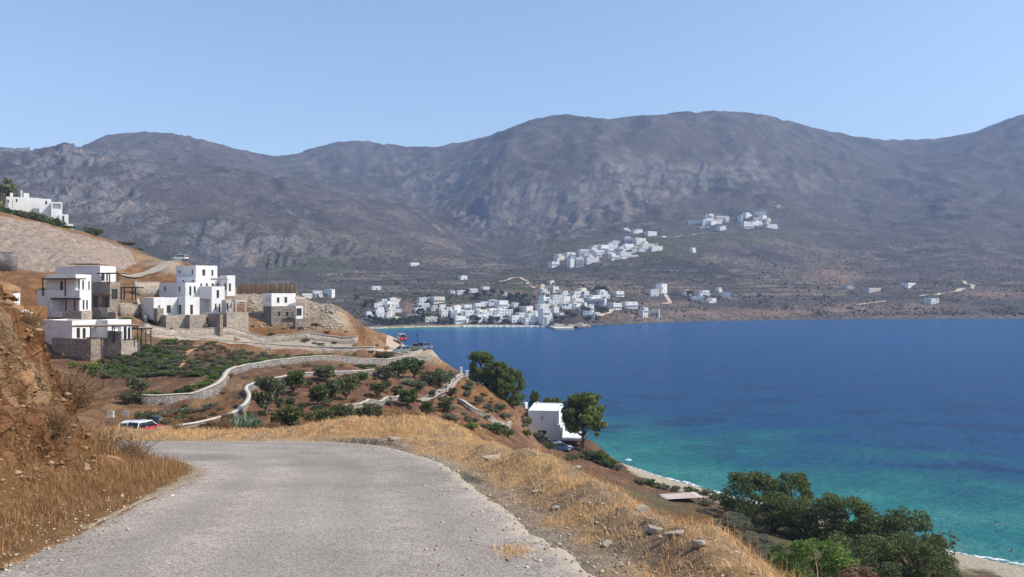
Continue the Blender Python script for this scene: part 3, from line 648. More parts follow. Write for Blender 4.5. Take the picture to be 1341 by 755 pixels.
_t = np.repeat(T[None], NS, 0); _wh = sum(np.exp(-((_t - q_) / 0.085) ** 2) for q_ in (0.20, 0.43, 0.60, 0.83)); _ed = np.clip(np.exp(-_t / 0.035) * 0.7 + np.exp(-(1 - _t) / 0.09) * 0.95, 0, 1)
vcol(me, 'wear', np.stack([0.8 * _wh, _ed, 0 * _t], -1).reshape(-1, 3))
tag(link('road', me, m_road), 'pale worn asphalt road bending away', kind='structure')

# ---- concrete lip along the inside of the bend
m_conc, n, l, b = new_mat('old_concrete', 0.9, 0.2)
pc = poscoord(n); s1 = tex(n, l, 'noise', 6, pc, 8, 0.7)
l.new(ramp(n, l, s1.outputs[0], [(0.3, (0.22, 0.18, 0.135)), (0.55, (0.40, 0.34, 0.265)), (0.75, (0.50, 0.44, 0.36))]).outputs[0], b.inputs['Base Color'])
bump(n, l, b, s1.outputs[0], 0.6, 0.03)
Lp = resample([p for p in ROAD_L if 8.6 < p[1] < 17.2 and p[0] > -9], 130)
tn = np.gradient(Lp, axis=0); tn /= np.linalg.norm(tn, axis=1, keepdims=True); nn = np.stack([-tn[:, 1], tn[:, 0]], 1)
prof = [(-0.06, 0.0), (-0.03, 0.025), (0.04, 0.04), (0.09, 0.04), (0.15, -0.02)]
wv = 0.38 + 0.8 * fbm(np.arange(130) / 9.0, np.arange(130) * 0.0, 3, 77) + 2.0 * np.exp(-((np.arange(130) - 66) / 22.0) ** 2)
V = []
for k, (o_, dz) in enumerate(prof):
    q = Lp + nn * (o_ * wv + 0.03 * fbm(Lp[:, 0] / 0.4 + k, Lp[:, 1] / 0.4, 3, 631))[:, None]
    V.append(np.concatenate([q, (road_z(q[:, 0], q[:, 1]) + dz * (0.75 + 0.5 * perlin(np.arange(130) / 7.0, np.arange(130) * 0.0 + k, 5)))[:, None]], 1))
me = mesh_np('kerb', np.stack(V, 0).reshape(-1, 3), grid_faces(len(prof), 130)[:, ::-1], True)
m_kerb = m_conc.copy(); m_kerb.name = 'dirty_concrete'
for _n in m_kerb.node_tree.nodes:
    if _n.type == 'VALTORGB':
        for _e, _c in zip(_n.color_ramp.elements, ((0.17, 0.12, 0.075), (0.30, 0.235, 0.165), (0.42, 0.36, 0.28))): _e.color = (*_c, 1)
tag(link('kerb', me, m_kerb), 'broken pale concrete lip along the inside of the bend', kind='structure')

# ================================================================ sea
SPX = np.arange(-400.0, 2001.0, 5.0); SLY = np.linspace(math.log(30), math.log(3300), 420); SY = np.exp(SLY)
SX = (SPX[None, :] - CX) / F * SY[:, None]; SYg = np.repeat(SY[:, None], len(SPX), 1)
d_near, _, _ = poly_dist(SX, SYg, BEACH); d_coast, _, _ = poly_dist(SX, SYg, COAST)
_far = [((px - CX) / F * Y, Y) for px, Y in SHORE]
d_far, _, _ = poly_dist(SX, SYg, _far)
onl = in_poly(SX, SYg, LAND); d_near = np.where(onl, -d_near, d_near)
vals = np.stack([np.clip(d_near / 400, 0, 1), np.clip(d_far / 400, 0, 1), np.clip((SX + 150) / 1000, 0, 1)], -1)
m_sea, n, l, b = new_mat('sea_water', 0.25, 0.2)
b.inputs['IOR'].default_value = 1.33
pc = poscoord(n); at_ = n.new('ShaderNodeAttribute'); at_.attribute_name = 'shore'
sep = n.new('ShaderNodeSeparateColor'); l.new(at_.outputs['Color'], sep.inputs[0])
mp = n.new('ShaderNodeMapping'); mp.inputs['Scale'].default_value = (0.75, 1.2, 1); mp.inputs['Rotation'].default_value = (0, 0, R(35)); l.new(pc, mp.inputs[0])
w1 = tex(n, l, 'noise', 0.022, mp.outputs[0], 5, 0.6); w2 = tex(n, l, 'noise', 0.09, mp.outputs[0], 4, 0.6)
wob = math_node(n, l, 'MULTIPLY', math_node(n, l, 'SUBTRACT', w1.outputs[0], 0.5), 0.30)
wob2 = math_node(n, l, 'MULTIPLY', math_node(n, l, 'SUBTRACT', w2.outputs[0], 0.5), 0.10)
dn = math_node(n, l, 'ADD', math_node(n, l, 'ADD', sep.outputs[0], wob), wob2)
near_c = ramp(n, l, dn, [(0.0, (0.15, 0.30, 0.25)), (0.01, (0.05, 0.26, 0.24)), (0.05, (0.014, 0.19, 0.20)), (0.10, (0.008, 0.13, 0.18)), (0.15, (0.004, 0.08, 0.20)), (0.40, (0.003, 0.072, 0.205)), (1.0, (0.004, 0.08, 0.225))])
df = math_node(n, l, 'ADD', sep.outputs[1], math_node(n, l, 'MULTIPLY', wob, 0.25))
rf = ramp(n, l, df, [(0.0, 1.0), (0.05, 0.85), (0.16, 0.0)])
lf = ramp(n, l, sep.outputs[2], [(0.0, 1.0), (0.11, 0.9), (0.19, 0.0)])
c1 = mix(n, l, math_node(n, l, 'MULTIPLY', rf.outputs[0], lf.outputs[0]), near_c.outputs[0], (0.02, 0.20, 0.21))
# dark seagrass and rock patches on the seabed of the shallows
w3 = tex(n, l, 'noise', 0.05, mp.outputs[0], 4, 0.55)
pr = ramp(n, l, w3.outputs[0], [(0.54, 0.0), (0.60, 0.85)])
pm = ramp(n, l, sep.outputs[0], [(0.04, 0.0), (0.08, 1.0), (0.28, 0.7), (0.45, 0.12)])
c2 = mix(n, l, math_node(n, l, 'MULTIPLY', pr.outputs[0], pm.outputs[0]), c1, (0.004, 0.048, 0.14))
l.new(c2, b.inputs['Base Color'])
rip = tex(n, l, 'noise', 0.55, mp.outputs[0], 6, 0.65); rip2 = tex(n, l, 'noise', 0.10, mp.outputs[0], 3, 0.5)
nb_ = bump(n, l, b, rip.outputs[0], 1.0, 1.5); bump(n, l, b, rip2.outputs[0], 0.7, 2.5, nb_)
keep = ~(onl & (d_coast > 14))
Fg = grid_faces(*SX.shape); Fg = Fg[keep.reshape(-1)[Fg].any(1)]
_used = np.unique(Fg); _map = np.full(SX.size, -1, np.int64); _map[_used] = np.arange(len(_used))
me = mesh_np('sea', np.stack([SX, SYg, np.zeros_like(SX)], -1).reshape(-1, 3)[_used], _map[Fg], True)
vcol(me, 'shore', vals.reshape(-1, 3)[_used])
tag(link('sea', me, m_sea), 'blue bay turning turquoise over the shallows', kind='structure')
# seabed far below so nothing hangs over emptiness
me = mesh_np('seabed', np.array([(-3400, 0, -12), (4400, 0, -12), (4400, 3320, -12), (-3400, 3320, -12)]), np.array([(0, 1, 2, 3)]))
tag(link('seabed', me, m_gnd), 'sandy seabed under the bay', kind='structure'); vcol(me, 'ground', np.full((4, 3), 0.2))
# ================================================================ building materials
def simple(name, col, var=0.12, scale=3.0, rough=0.85, spec=0.2, bmp=0.0, bd=0.01):
    m, n, l, b = new_mat(name, rough, spec)
    t = tex(n, l, 'noise', scale, objcoord(n), 5, 0.65)
    r = ramp(n, l, t.outputs[0], [(0.3, tuple(c * (1 - var) for c in col)), (0.7, tuple(min(1, c * (1 + var)) for c in col))])
    l.new(r.outputs[0], b.inputs['Base Color'])
    if bmp: bump(n, l, b, t.outputs[0], bmp, bd)
    return m
M_WHITE, n, l, b = new_mat('whitewash', 0.9, 0.1)
_oc = objcoord(n); _mp = n.new('ShaderNodeMapping'); _mp.inputs['Scale'].default_value = (2.2, 2.2, 0.28); l.new(_oc, _mp.inputs[0])
_t1 = tex(n, l, 'noise', 1.0, _mp.outputs[0], 6, 0.7); _t2 = tex(n, l, 'noise', 0.5, _oc, 4, 0.6)
_c = mix(n, l, 1.0, ramp(n, l, _t1.outputs[0], [(0.25, (0.66, 0.635, 0.60)), (0.48, (0.80, 0.79, 0.77)), (0.7, (0.83, 0.82, 0.805))]).outputs[0], ramp(n, l, _t2.outputs[0], [(0.3, 0.94), (0.7, 1.0)]).outputs[0], 'MULTIPLY')
l.new(_c, b.inputs['Base Color'])
M_WHITE2 = simple('weathered_whitewash', (0.70, 0.685, 0.655), 0.10, 0.8, 0.9, 0.1)
M_GREY = simple('grey_render', (0.50, 0.47, 0.43), 0.10, 0.9)
M_WOOD = simple('dark_brown_timber', (0.050, 0.035, 0.026), 0.25, 8.0, 0.7)
M_TAN = simple('reed_matting', (0.40, 0.29, 0.20), 0.18, 6.0)
M_FENCE = simple('orange_timber', (0.30, 0.15, 0.06), 0.2, 5.0)
M_GLASS, n, l, b = new_mat('dark_window_glass', 0.08, 0.5); b.inputs['Base Color'].default_value = (0.02, 0.022, 0.026, 1)
M_FRAME = simple('grey_brown_frame', (0.16, 0.13, 0.105), 0.2, 8.0, 0.6)
M_BLUE = simple('blue_shutter', (0.10, 0.16, 0.36), 0.15, 6.0, 0.6)
M_DARK = simple('painted_terrace_shade', (0.10, 0.09, 0.08), 0.2, 3.0)  # dark colour stands in for the shade below the beach house terrace
def stone_mat(name, cols, scale, joint, bd=0.06):
    m, n, l, b = new_mat(name, 0.95, 0.1)
    oc = poscoord(n); mp = n.new('ShaderNodeMapping'); mp.inputs['Scale'].default_value = (1, 1, 1.7); l.new(oc, mp.inputs[0])
    dt = tex(n, l, 'noise', 1.4, mp.outputs[0], 4); dm = n.new('ShaderNodeVectorMath'); dm.operation = 'MULTIPLY_ADD'
    dm.inputs[1].default_value = (0.22,) * 3; l.new(dt.outputs['Color'], dm.inputs[0]); l.new(mp.outputs[0], dm.inputs[2])
    v = tex(n, l, 'vor', scale, dm.outputs[0]); ve = tex(n, l, 'vor', scale, dm.outputs[0], feature='DISTANCE_TO_EDGE')
    sh = n.new('ShaderNodeSeparateColor'); l.new(v.outputs['Color'], sh.inputs[0])
    cr = ramp(n, l, sh.outputs[0], [(i / (len(cols) - 1), c) for i, c in enumerate(cols)])
    er = ramp(n, l, ve.outputs['Distance'], [(0.0, joint), (0.09, 1.0)])
    t2 = tex(n, l, 'noise', 0.5, oc, 4); tr = ramp(n, l, t2.outputs[0], [(0.3, 0.8), (0.7, 1.2)])
    c = mix(n, l, 1.0, cr.outputs[0], er.outputs[0], 'MULTIPLY'); c = mix(n, l, 1.0, c, tr.outputs[0], 'MULTIPLY')
    l.new(c, b.inputs['Base Color']); bump(n, l, b, er.outputs[0], 0.9, bd)
    return m
M_STONE = stone_mat('field_stone', [(0.24, 0.19, 0.15), (0.36, 0.30, 0.245), (0.45, 0.385, 0.32), (0.31, 0.235, 0.18)], 3.4, 0.5)
M_STONEP = stone_mat('pale_field_stone', [(0.34, 0.28, 0.22), (0.47, 0.40, 0.33), (0.55, 0.48, 0.40), (0.40, 0.31, 0.24)], 3.2, 0.55)
M_STONEG = stone_mat('grey_dry_stone', [(0.17, 0.15, 0.135), (0.26, 0.23, 0.21), (0.35, 0.32, 0.29), (0.21, 0.18, 0.155)], 3.6, 0.4)
M_CAP = simple('pale_mortar_cap', (0.50, 0.45, 0.375), 0.12, 2.0)

# ================================================================ house building from sight lines
def ray_u(C, d, px):
    k = (px - CX) / F; return (k * C.y - C.x) / (d[0] - k * d[1])
def wall_mesh(mb, P, d, inn, L, z0, z1, ops):
    """a wall in the plane through P along d; ops (u0,u1,za,zb,depth) become recesses"""
    us = sorted({0.0, L} | {o for q in ops for o in q[:2]}); zs = sorted({z0, z1} | {o for q in ops for o in q[2:4]})
    us = [u for u in us if -1e-6 <= u <= L + 1e-6]; zs = [z for z in zs if z0 - 1e-6 <= z <= z1 + 1e-6]
    pt = lambda u, z, k=0.0: (P.x + d[0] * u + inn[0] * k, P.y + d[1] * u + inn[1] * k, z)
    for u0, u1 in zip(us, us[1:]):
        for a, b_ in zip(zs, zs[1:]):
            um, zm_ = (u0 + u1) / 2, (a + b_) / 2
            if any(q[0] < um < q[1] and q[2] < zm_ < q[3] for q in ops): continue
            mb.add([pt(u0, a), pt(u1, a), pt(u1, b_), pt(u0, b_)], [(0, 1, 2, 3)])
    for (u0, u1, za, zb, dp) in ops:
        c = [(u0, za), (u1, za), (u1, zb), (u0, zb)]
        for (p, q) in zip(c, c[1:] + c[:1]):
            mb.add([pt(*p), pt(*q), pt(*q, dp), pt(*p, dp)], [(3, 2, 1, 0)])
        mb.add([pt(u, z, dp) for u, z in c], [(0, 1, 2, 3)])

class House:
    def __init__(s, name, px, py, Y, label, cat, group=None):
        s.o = at(px, py, Y); s.root = empty(name, s.o); tag(s.root, label, cat, group)
    def loc(s, v): return (v[0] - s.o.x, v[1] - s.o.y, v[2] - s.o.z)
    def part(s, mb, name, mat, parent=None, smooth=False):
        par = parent or s.root; off = s.o if parent is None else s.o
        mb.v = [s.loc(v) for v in mb.v]
        return mb.build(name, mat, par, smooth)
    def vol(s, pl, pc, pr, top, bot, Y, r, mat=None, name='wall', L=(), Rr=(), parapet=0.25, sink=0.8, depth=None, ldepth=None):
        """block whose near corner stands at pc; left and right faces end at pl and pr. L / Rr: openings (kind, px0, row0, px1, row1)"""
        a = R(r); C = at(pc, bot, Y); dL = (-math.cos(a), math.sin(a)); dR = (math.sin(a), math.cos(a))
        lL = ldepth if ldepth else ray_u(C, dL, pl); lR = depth if depth else ray_u(C, dR, pr)
        zt = H + (CY - top) / F * Y; zb = C.z - sink; mb = MB(); fit = []
        def conv(ops, d, inn):
            out = []
            for op in ops:
                kind, p0, r0, p1, r1 = op[:5]; dp = op[5] if len(op) > 5 else (0.2 if kind != 'loggia' else 2.0)
                ua, ub = sorted((ray_u(C, d, p0), ray_u(C, d, p1))); ym = C.y + d[1] * (ua + ub) / 2
                za, zb_ = H + (CY - r1) / F * ym, H + (CY - r0) / F * ym
                LL = lL if d is dL else lR
                ua, ub = max(ua, 0.06), min(ub, LL - 0.06); za = max(za, zb + 0.02); zb_ = min(zb_, zt - 0.06)
                if ub - ua < 0.05 or zb_ - za < 0.05: continue
                out.append((ua, ub, za, zb_, dp)); fit.append((kind, d, inn, ua, ub, za, zb_, dp))
            return out
        oL, oR = conv(L, dL, dR), conv(Rr, dR, dL)
        wall_mesh(mb, C, dL, dR, lL, zb, zt, oL); wall_mesh(mb, C, dR, dL, lR, zb, zt, oR)
        B = lambda u, v, z: (C.x + dL[0] * u + dR[0] * v, C.y + dL[1] * u + dR[1] * v, z)
        for (p, q) in (((lL, 0), (lL, lR)), ((lL, lR), (0, lR))):
            mb.add([B(*p, zb), B(*q, zb), B(*q, zt), B(*p, zt)], [(0, 1, 2, 3)])
        t = min(0.22, lL * 0.2, lR * 0.2); zi = zt - parapet
        ot = [(0, 0), (lL, 0), (lL, lR), (0, lR)]; it = [(t, t), (lL - t, t), (lL - t, lR - t), (t, lR - t)]
        for i in range(4):
            j = (i + 1) % 4
            mb.add([B(*ot[i], zt), B(*ot[j], zt), B(*it[j], zt), B(*it[i], zt)], [(0, 1, 2, 3)])
            mb.add([B(*it[i], zt), B(*it[j], zt), B(*it[j], zi), B(*it[i], zi)], [(0, 1, 2, 3)])
        mb.add([B(*p, zi) for p in it], [(0, 1, 2, 3)])
        o = s.part(mb, name, mat or M_WHITE)
        for (kind, d, inn, ua, ub, za, zb_, dp) in fit:
            if kind in ('loggia', 'niche'): continue
            s.window(C, d, inn, ua, ub, za, zb_, dp, kind)
        return C, dL, dR, lL, lR, zt
    def window(s, C, d, inn, ua, ub, za, zb, dp, kind):
        t = min(0.09, (ub - ua) * 0.14); fm = MB(); k0, k1 = dp - 0.07, dp - 0.012
        def bar(u0, u1, a, b_, q0, q1, mb):
            p = lambda u, k, z: (C.x + d[0] * u + inn[0] * k, C.y + d[1] * u + inn[1] * k, z)
            mb.hexa([p(u0, q0, a), p(u1, q0, a), p(u1, q1, a), p(u0, q1, a), p(u0, q0, b_), p(u1, q0, b_), p(u1, q1, b_), p(u0, q1, b_)])
        bar(ua + .004, ua + t, za + .004, zb - .004, k0, k1, fm); bar(ub - t, ub - .004, za + .004, zb - .004, k0, k1, fm); bar(ua + t, ub - t, zb - t, zb - .004, k0, k1, fm); bar(ua + t, ub - t, za + .004, za + t, k0, k1, fm)
        if ub - ua > 0.9: bar((ua + ub) / 2 - t / 2, (ua + ub) / 2 + t / 2, za + t, zb - t, k0, k1, fm)
        f = s.part(fm, kind, M_FRAME)
        pm = MB(); bar(ua + t * 0.5, ub - t * 0.5, za + t * 0.5, zb - t * 0.5, dp - 0.045, dp - 0.02, pm)
        s.part(pm, 'pane', M_GLASS, f)
        if kind == 'window':
            sm_ = MB(); bar(ua - 0.05, ub + 0.05, za - 0.07, za - 0.004, -0.06, 0.02, sm_); s.part(sm_, 'sill', M_CAP, f)
    def slab(s, P, dL, dR, u0, u1, v0, v1, z0, z1, mat, name):
        mb = MB(); B = lambda u, v, z: (P.x + dL[0] * u + dR[0] * v, P.y + dL[1] * u + dR[1] * v, z)
        mb.hexa([B(u0, v0, z0), B(u1, v0, z0), B(u1, v1, z0), B(u0, v1, z0), B(u0, v0, z1), B(u1, v0, z1), B(u1, v1, z1), B(u0, v1, z1)])
        return s.part(mb, name, mat)
    def pergola(s, pl, pr, row, Y, r, deep, posts, zfoot, mat=None, thick=0.16, toward=0.0, roofmat=None):
        """flat shade roof: front edge from pl to pr at the given row, its posts at the given pixel columns"""
        a = R(r); C = at(pr, row, Y); dL = (-math.cos(a), math.sin(a)); dR = (math.sin(a), math.cos(a)); lL = ray_u(C, dL, pl); z = C.z
        s.slab(C, dL, dR, 0, lL, 0, deep, z - thick, z, mat or M_WOOD, 'pergola_beam_frame')
        s.slab(C, dL, dR, 0.06, lL - 0.06, 0.06, deep - 0.06, z + 0.003, z + 0.07, roofmat or M_TAN, 'pergola_roof')
        for p in posts:
            u = min(max(ray_u(C, dL, p), 0.08), lL - 0.08); zf_ = H + (CY - zfoot) / F * (C.y + dL[1] * u)
            s.slab(C, dL, dR, u - 0.08, u + 0.08, 0.05, 0.21, zf_ - 0.3, z - thick - 0.003, mat or M_WOOD, 'post')

def zp(x, y, sc, ox, oy): return ox + x / sc, oy + y / sc
A = lambda x, y: zp(x, y, 5.033, 0, 330)
Bz = lambda x, y: zp(x, y, 5.035, 160, 320)
def O(f, kind, x0, y0, x1, y1, *k):
    (a, b_), (c, d) = f(x0, y0), f(x1, y1); return (kind, a, b_, c, d, *k)

# ---- villa with the balcony
v = House('villa', 104, 410, 138, 'two storey white villa with balcony and dark shade roof beside the stone houses', 'house')
v.vol(48.7, 104.3, 119.6, 379.7, 410, 138, 25, parapet=0.95, L=[O(A, 'loggia', 345, 307, 515, 390)], Rr=[O(A, 'window', 545, 315, 557, 375), O(A, 'window', 568, 315, 580, 375)])
v.vol(59.6, 99.3, 119.4, 358.8, 382, 139.6, 25, sink=0.2, L=[O(A, 'door', 393, 190, 416, 252)], Rr=[O(A, 'window', 515, 185, 527, 245), O(A, 'window', 542, 185, 554, 245), O(A, 'window', 582, 190, 592, 245)])
v.pergola(53.6, 98.8, 364.2, 137.9, 25, 2.0, (55.2, 84.4), 385)
v.pergola(66, 104, 390.6, 137.6, 25, 0.35, (85.4, 96.8), 408, thick=0.2, roofmat=M_WOOD)
v.vol(82, 106.5, 120.5, 407, 418, 136.6, 25, M_STONEP, 'terrace_wall', parapet=0.4)
# ---- villa behind it
v = House('villa', 131, 369, 150, 'white upper villa with timber roof edge over a rough stone lower storey', 'house')
v.vol(72.5, 131, 151.5, 348, 370, 152, 18, L=[O(A, 'door', 560, 140, 600, 170)], Rr=[O(A, 'door', 668, 140, 690, 190), O(A, 'window', 700, 140, 712, 190)])
v.pergola(126, 155, 357, 149, 18, 2.0, (142.7, 154), 369)
v.slab(at(131, 347.6, 151.8), (-math.cos(R(18)), math.sin(R(18))), (math.sin(R(18)), math.cos(R(18))), -0.1, 7.5, -0.15, 3, H + (CY - 348.3) / F * 152 + 0.35, H + (CY - 347.6) / F * 152 + 0.45, M_TAN, 'roof_edge')
v.vol(120, 144, 157.5, 368.6, 410, 147, 25, M_STONE, 'stone_wall', L=[O(A, 'niche', 610, 292, 645, 362, 1.2), O(A, 'niche', 672, 292, 716, 362, 1.2)], Rr=[O(A, 'window', 735, 242, 775, 312)])
v.vol(120, 144.2, 146, 385.4, 387, 146.7, 25, M_FENCE, 'lintel', parapet=0.02, sink=0.0)
v.vol(120.5, 131, 133.5, 402.5, 417, 143, 25, M_STONE, 'garden_pier'); v.vol(132, 141, 143.5, 402.5, 419, 142, 25, M_STONEP, 'garden_pier'); v.vol(141.5, 151.5, 154, 408.5, 420, 141, 25, M_STONE, 'garden_pier')
# ---- low house with shade roofs
v = House('low_house', 119, 470, 122, 'low flat roofed white house with dark shade roofs on a stone base', 'house')
v.vol(55.6, 94.4, 127, 419.5, 446, 124, 27, L=[], Rr=[O(A, 'window', 505, 498, 528, 566), O(A, 'door', 545, 500, 565, 570), O(A, 'loggia', 598, 495, 640, 572, 0.6)], parapet=0.3)
v.vol(124, 141, 172, 419, 446, 126.5, 27, Rr=[O(A, 'loggia', 745, 478, 800, 520, 0.6), O(A, 'window', 815, 490, 835, 575), O(A, 'door', 842, 495, 858, 578)], parapet=0.3)
v.vol(67.6, 119, 147, 444, 470, 120.5, 27, M_STONE, 'stone_base', parapet=0.6)
v.vol(141, 159, 183.5, 446, 464, 121.5, 27, M_STONEP, 'stone_base', parapet=0.5)
v.vol(141, 158.6, 160.5, 433.5, 446, 121.6, 27, M_STONE, 'stone_pier', parapet=0.05, sink=0.0)
v.pergola(94.4, 148, 426, 121.8, -22, 3.0, (118.5, 147), 446); v.pergola(148, 181.5, 425.6, 123.4, -22, 3.0, (149.5, 170, 180), 446); v.pergola(172, 199.5, 429.2, 124.5, -22, 2.6, (185, 191, 197.5), 452)
# ---- little white house behind the bank
v = House('cottage', 20, 411, 130, 'plain white cottage partly hidden behind the rocky bank', 'house')
v.vol(6, 14, 26.5, 382.6, 412, 130, 30, L=[O(A, 'door', 50, 330, 62, 400)])
# ---- big stepped house
v = House('stepped_house', 243, 412, 150, 'large white house of stepped cube blocks on tall stone base', 'house')
v.vol(230.5, 256.7, 284.5, 347.2, 368, 163, 45, L=[O(Bz, 'window', 372, 170, 384, 190), O(Bz, 'window', 456, 163, 467, 195)], Rr=[O(Bz, 'window', 528, 163, 548, 205), O(Bz, 'window', 588, 167, 602, 205)])
v.vol(232, 256.5, 296, 362.5, 378, 160.5, 45, L=[O(Bz, 'window', 395, 232, 407, 245), O(Bz, 'window', 460, 232, 472, 245)], Rr=[O(Bz, 'window', 515, 255, 527, 273), O(Bz, 'window', 552, 255, 565, 273), O(Bz, 'window', 590, 255, 603, 273), O(Bz, 'window', 623, 255, 637, 273)])
v.vol(208.7, 242.8, 262.3, 369.7, 389, 155.5, 45, L=[O(Bz, 'window', 275, 272, 288, 308), O(Bz, 'window', 370, 275, 383, 308)], Rr=[O(Bz, 'door', 443, 275, 456, 335), O(Bz, 'window', 472, 275, 485, 318)])
v.vol(258.3, 277.2, 294.2, 374.8, 410, 153.5, 45, L=[O(Bz, 'niche', 512, 357, 583, 444, 1.5)], Rr=[O(Bz, 'window', 622, 300, 640, 350), O(Bz, 'window', 612, 390, 622, 430), O(Bz, 'door', 638, 390, 648, 446)])
v.vol(288, 297.2, 308, 360.3, 382, 161.5, 45, L=[O(Bz, 'window', 672, 255, 685, 300)], Rr=[O(Bz, 'window', 703, 255, 718, 305)])
v.vol(276, 297.5, 299, 364, 366.4, 157, 20, M_GREY, 'porch_slab', parapet=0.02, sink=0.0); v.vol(296.4, 297.4, 298.2, 366.4, 378, 156.8, 20, M_GREY, 'porch_post', parapet=0.02, sink=0.1)
v.vol(186, 201.3, 232.5, 389.5, 413, 148, 45, Rr=[O(Bz, 'window', 238, 400, 250, 415), O(Bz, 'door', 293, 400, 322, 452)])
v.vol(231, 242.5, 261.3, 388.6, 413, 149, 45, L=[O(Bz, 'door', 371, 397, 390, 457)], Rr=[O(Bz, 'door', 448, 397, 467, 460)])
v.vol(290, 296, 303.5, 392.5, 410, 152.5, 45, M_GREY, 'annex_wall', Rr=[O(Bz, 'window', 685, 385, 700, 430)])
v.vol(303.5, 308, 323, 392.5, 394.8, 152.8, 45, M_GREY, 'porch_slab', parapet=0.02, sink=0.0)
for p in (304.6, 309, 321.8): v.vol(p - 0.6, p, p + 0.6, 395, 411, 152.6, 45, M_WHITE2, 'porch_post', parapet=0.02, sink=0.2)
v.vol(196.7, 217.6, 247, 412.5, 436, 146, 45, M_STONEP, 'stone_base', Rr=[O(Bz, 'window', 312, 548, 335, 578)])
v.vol(238, 248.5, 270, 412, 435, 147.5, 45, M_STONEP, 'stone_base'); v.vol(272, 288, 292, 411, 434, 147.5, 45, M_STONE, 'stone_base'); v.vol(288, 297, 325.4, 409, 429, 149, 45, M_STONEP, 'stone_base')
v.vol(200, 206, 214.5, 403.5, 415, 146.8, 45, M_STONE, 'planter_box')
# ---- small house on stone storey
v = House('small_house', 355, 427, 160, 'small white upper storey on stone lower storey beside rubble', 'house')
v.vol(343.7, 355.6, 387.4, 384, 401, 160.5, 42, L=[O(Bz, 'window', 950, 347, 956, 375), O(Bz, 'window', 968, 347, 974, 375)], Rr=[O(Bz, 'window', 1020, 348, 1037, 382), O(Bz, 'window', 1070, 345, 1088, 382)])
v.vol(345, 355.4, 387, 400.8, 428, 160.2, 42, M_STONEG, 'stone_storey', parapet=0.05, Rr=[O(Bz, 'window', 1025, 443, 1043, 473), O(Bz, 'window', 1080, 443, 1095, 473)])
v.vol(385.5, 388, 396.5, 400.5, 418, 161.5, 30, M_WHITE2, 'annex_wall', Rr=[O(Bz, 'door', 1147, 420, 1184, 470)]); v.vol(386, 387.5, 400, 389, 391, 163, 30, M_GREY, 'porch_slab', parapet=0.02, sink=0.0)
v.vol(399, 399.6, 400.4, 391, 419, 163.5, 30, M_GREY, 'porch_post', parapet=0.02)
v.vol(384, 387, 412, 417.5, 428, 158.5, 30, M_STONEG, 'garden_wall')
# ---- hilltop house
v = House('hilltop_house', 67, 296, 240, 'long white house of stepped blocks on the hilltop above the rubble wall', 'house')
Cz = lambda x, y: zp(x, y, 5.5875, 0, 220)
v.vol(2, 8, 52, 257, 276, 240, 60, ldepth=6.0, Rr=[O(Cz, 'window', 55, 232, 66, 250), O(Cz, 'window', 115, 225, 128, 245)])
v.vol(11.5, 13, 17, 252, 276, 239, 60, ldepth=0.8, name='chimney_stack'); v.vol(26, 27.2, 29, 248.6, 270, 239, 60, ldepth=0.8, name='chimney_stack'); v.vol(28.6, 31, 38, 252.4, 262, 243, 60, ldepth=2.5, name='roof_room')
v.vol(48, 51.5, 67, 259.6, 282, 238, 60, ldepth=6.0, Rr=[O(Cz, 'window', 330, 240, 345, 262)])
v.vol(63, 67, 81.5, 264, 284, 237.5, 60, ldepth=6.0, Rr=[O(Cz, 'loggia', 385, 258, 445, 296, 1.5)])
v.vol(72, 77, 89.6, 280, 297, 235, 60, ldepth=6.0, Rr=[O(Cz, 'door', 455, 348, 470, 395)], parapet=0.8); v.vol(74, 79, 96, 292.5, 302, 233.5, 60, ldepth=6.0, name='terrace_wall', parapet=0.8)
# ---- white building above the beach
Dz = lambda x, y: zp(x, y, 6.289, 640, 500)
v = House('beach_house', 731, 577, 141, 'tall plain white house with flat pale roof under pine by the sea', 'house')
v.vol(691.7, 732.0, 736, 538, 577, 141, 8, M_WHITE, depth=10.0, parapet=0.12, L=[O(Dz, 'window', 405, 398, 475, 428), O(Dz, 'vent', 427, 285, 452, 292), O(Dz, 'vent', 427, 300, 452, 307), O(Dz, 'window', 415, 455, 450, 470), O(Dz, 'window', 458, 455, 486, 478)], sink=1.5)
v.vol(730, 733.8, 737, 556, 577, 140.4, 8, M_WHITE, 'buttress', depth=5.0, sink=1.5)
v.vol(703, 704.2, 706, 526, 529, 150, 8, M_WHITE, 'chimney', depth=0.7, sink=0.2)
v.vol(732, 737.4, 741, 545, 560, 145, 8, M_WHITE, 'stair_wall', depth=4.0, parapet=0.5)
v.vol(734.6, 762, 766, 574.6, 577, 136.6, 8, M_WHITE2, 'terrace_floor', depth=7.5, parapet=0.06, sink=0.0)
for p in (737, 749, 761.5): v.vol(p - 1.2, p, p + 1, 577.2, 596, 136.8, 8, M_DARK, 'terrace_post', depth=0.35, parapet=0.02)
v.vol(735.5, 761, 765, 577.2, 598, 141, 8, M_DARK, 'terrace_wall', depth=2.5, parapet=0.02)  # shade under the terrace floor put into the wall and post colour
v.vol(734.8, 736.0, 737, 562, 574.6, 136.7, 8, M_WHITE, 'terrace_parapet', depth=6.5, parapet=0.02, sink=0.0)
v = House('outbuilding', 677, 562, 139, 'low white outbuilding with dark doorway beside the beach house', 'shed')
v.vol(666, 678, 681, 548.4, 563, 139, 20, Rr=[], L=[O(Dz, 'door', 218, 340, 235, 375)], depth=3.5); v.vol(676, 686, 690.5, 547, 562, 141, 30, M_WHITE2, L=[O(Dz, 'niche', 250, 318, 285, 380, 0.6)], Rr=[O(Dz, 'door', 288, 330, 300, 378)])
v.vol(666, 672, 675.5, 536, 544, 144, 30, M_WHITE2, 'water_tank_base')
v = House('shrine', 688, 527, 152, 'tiny white hut on the slope behind the pines', 'hut')
v.vol(685, 688, 691, 527, 535, 150, 30, M_WHITE, sink=0.3)
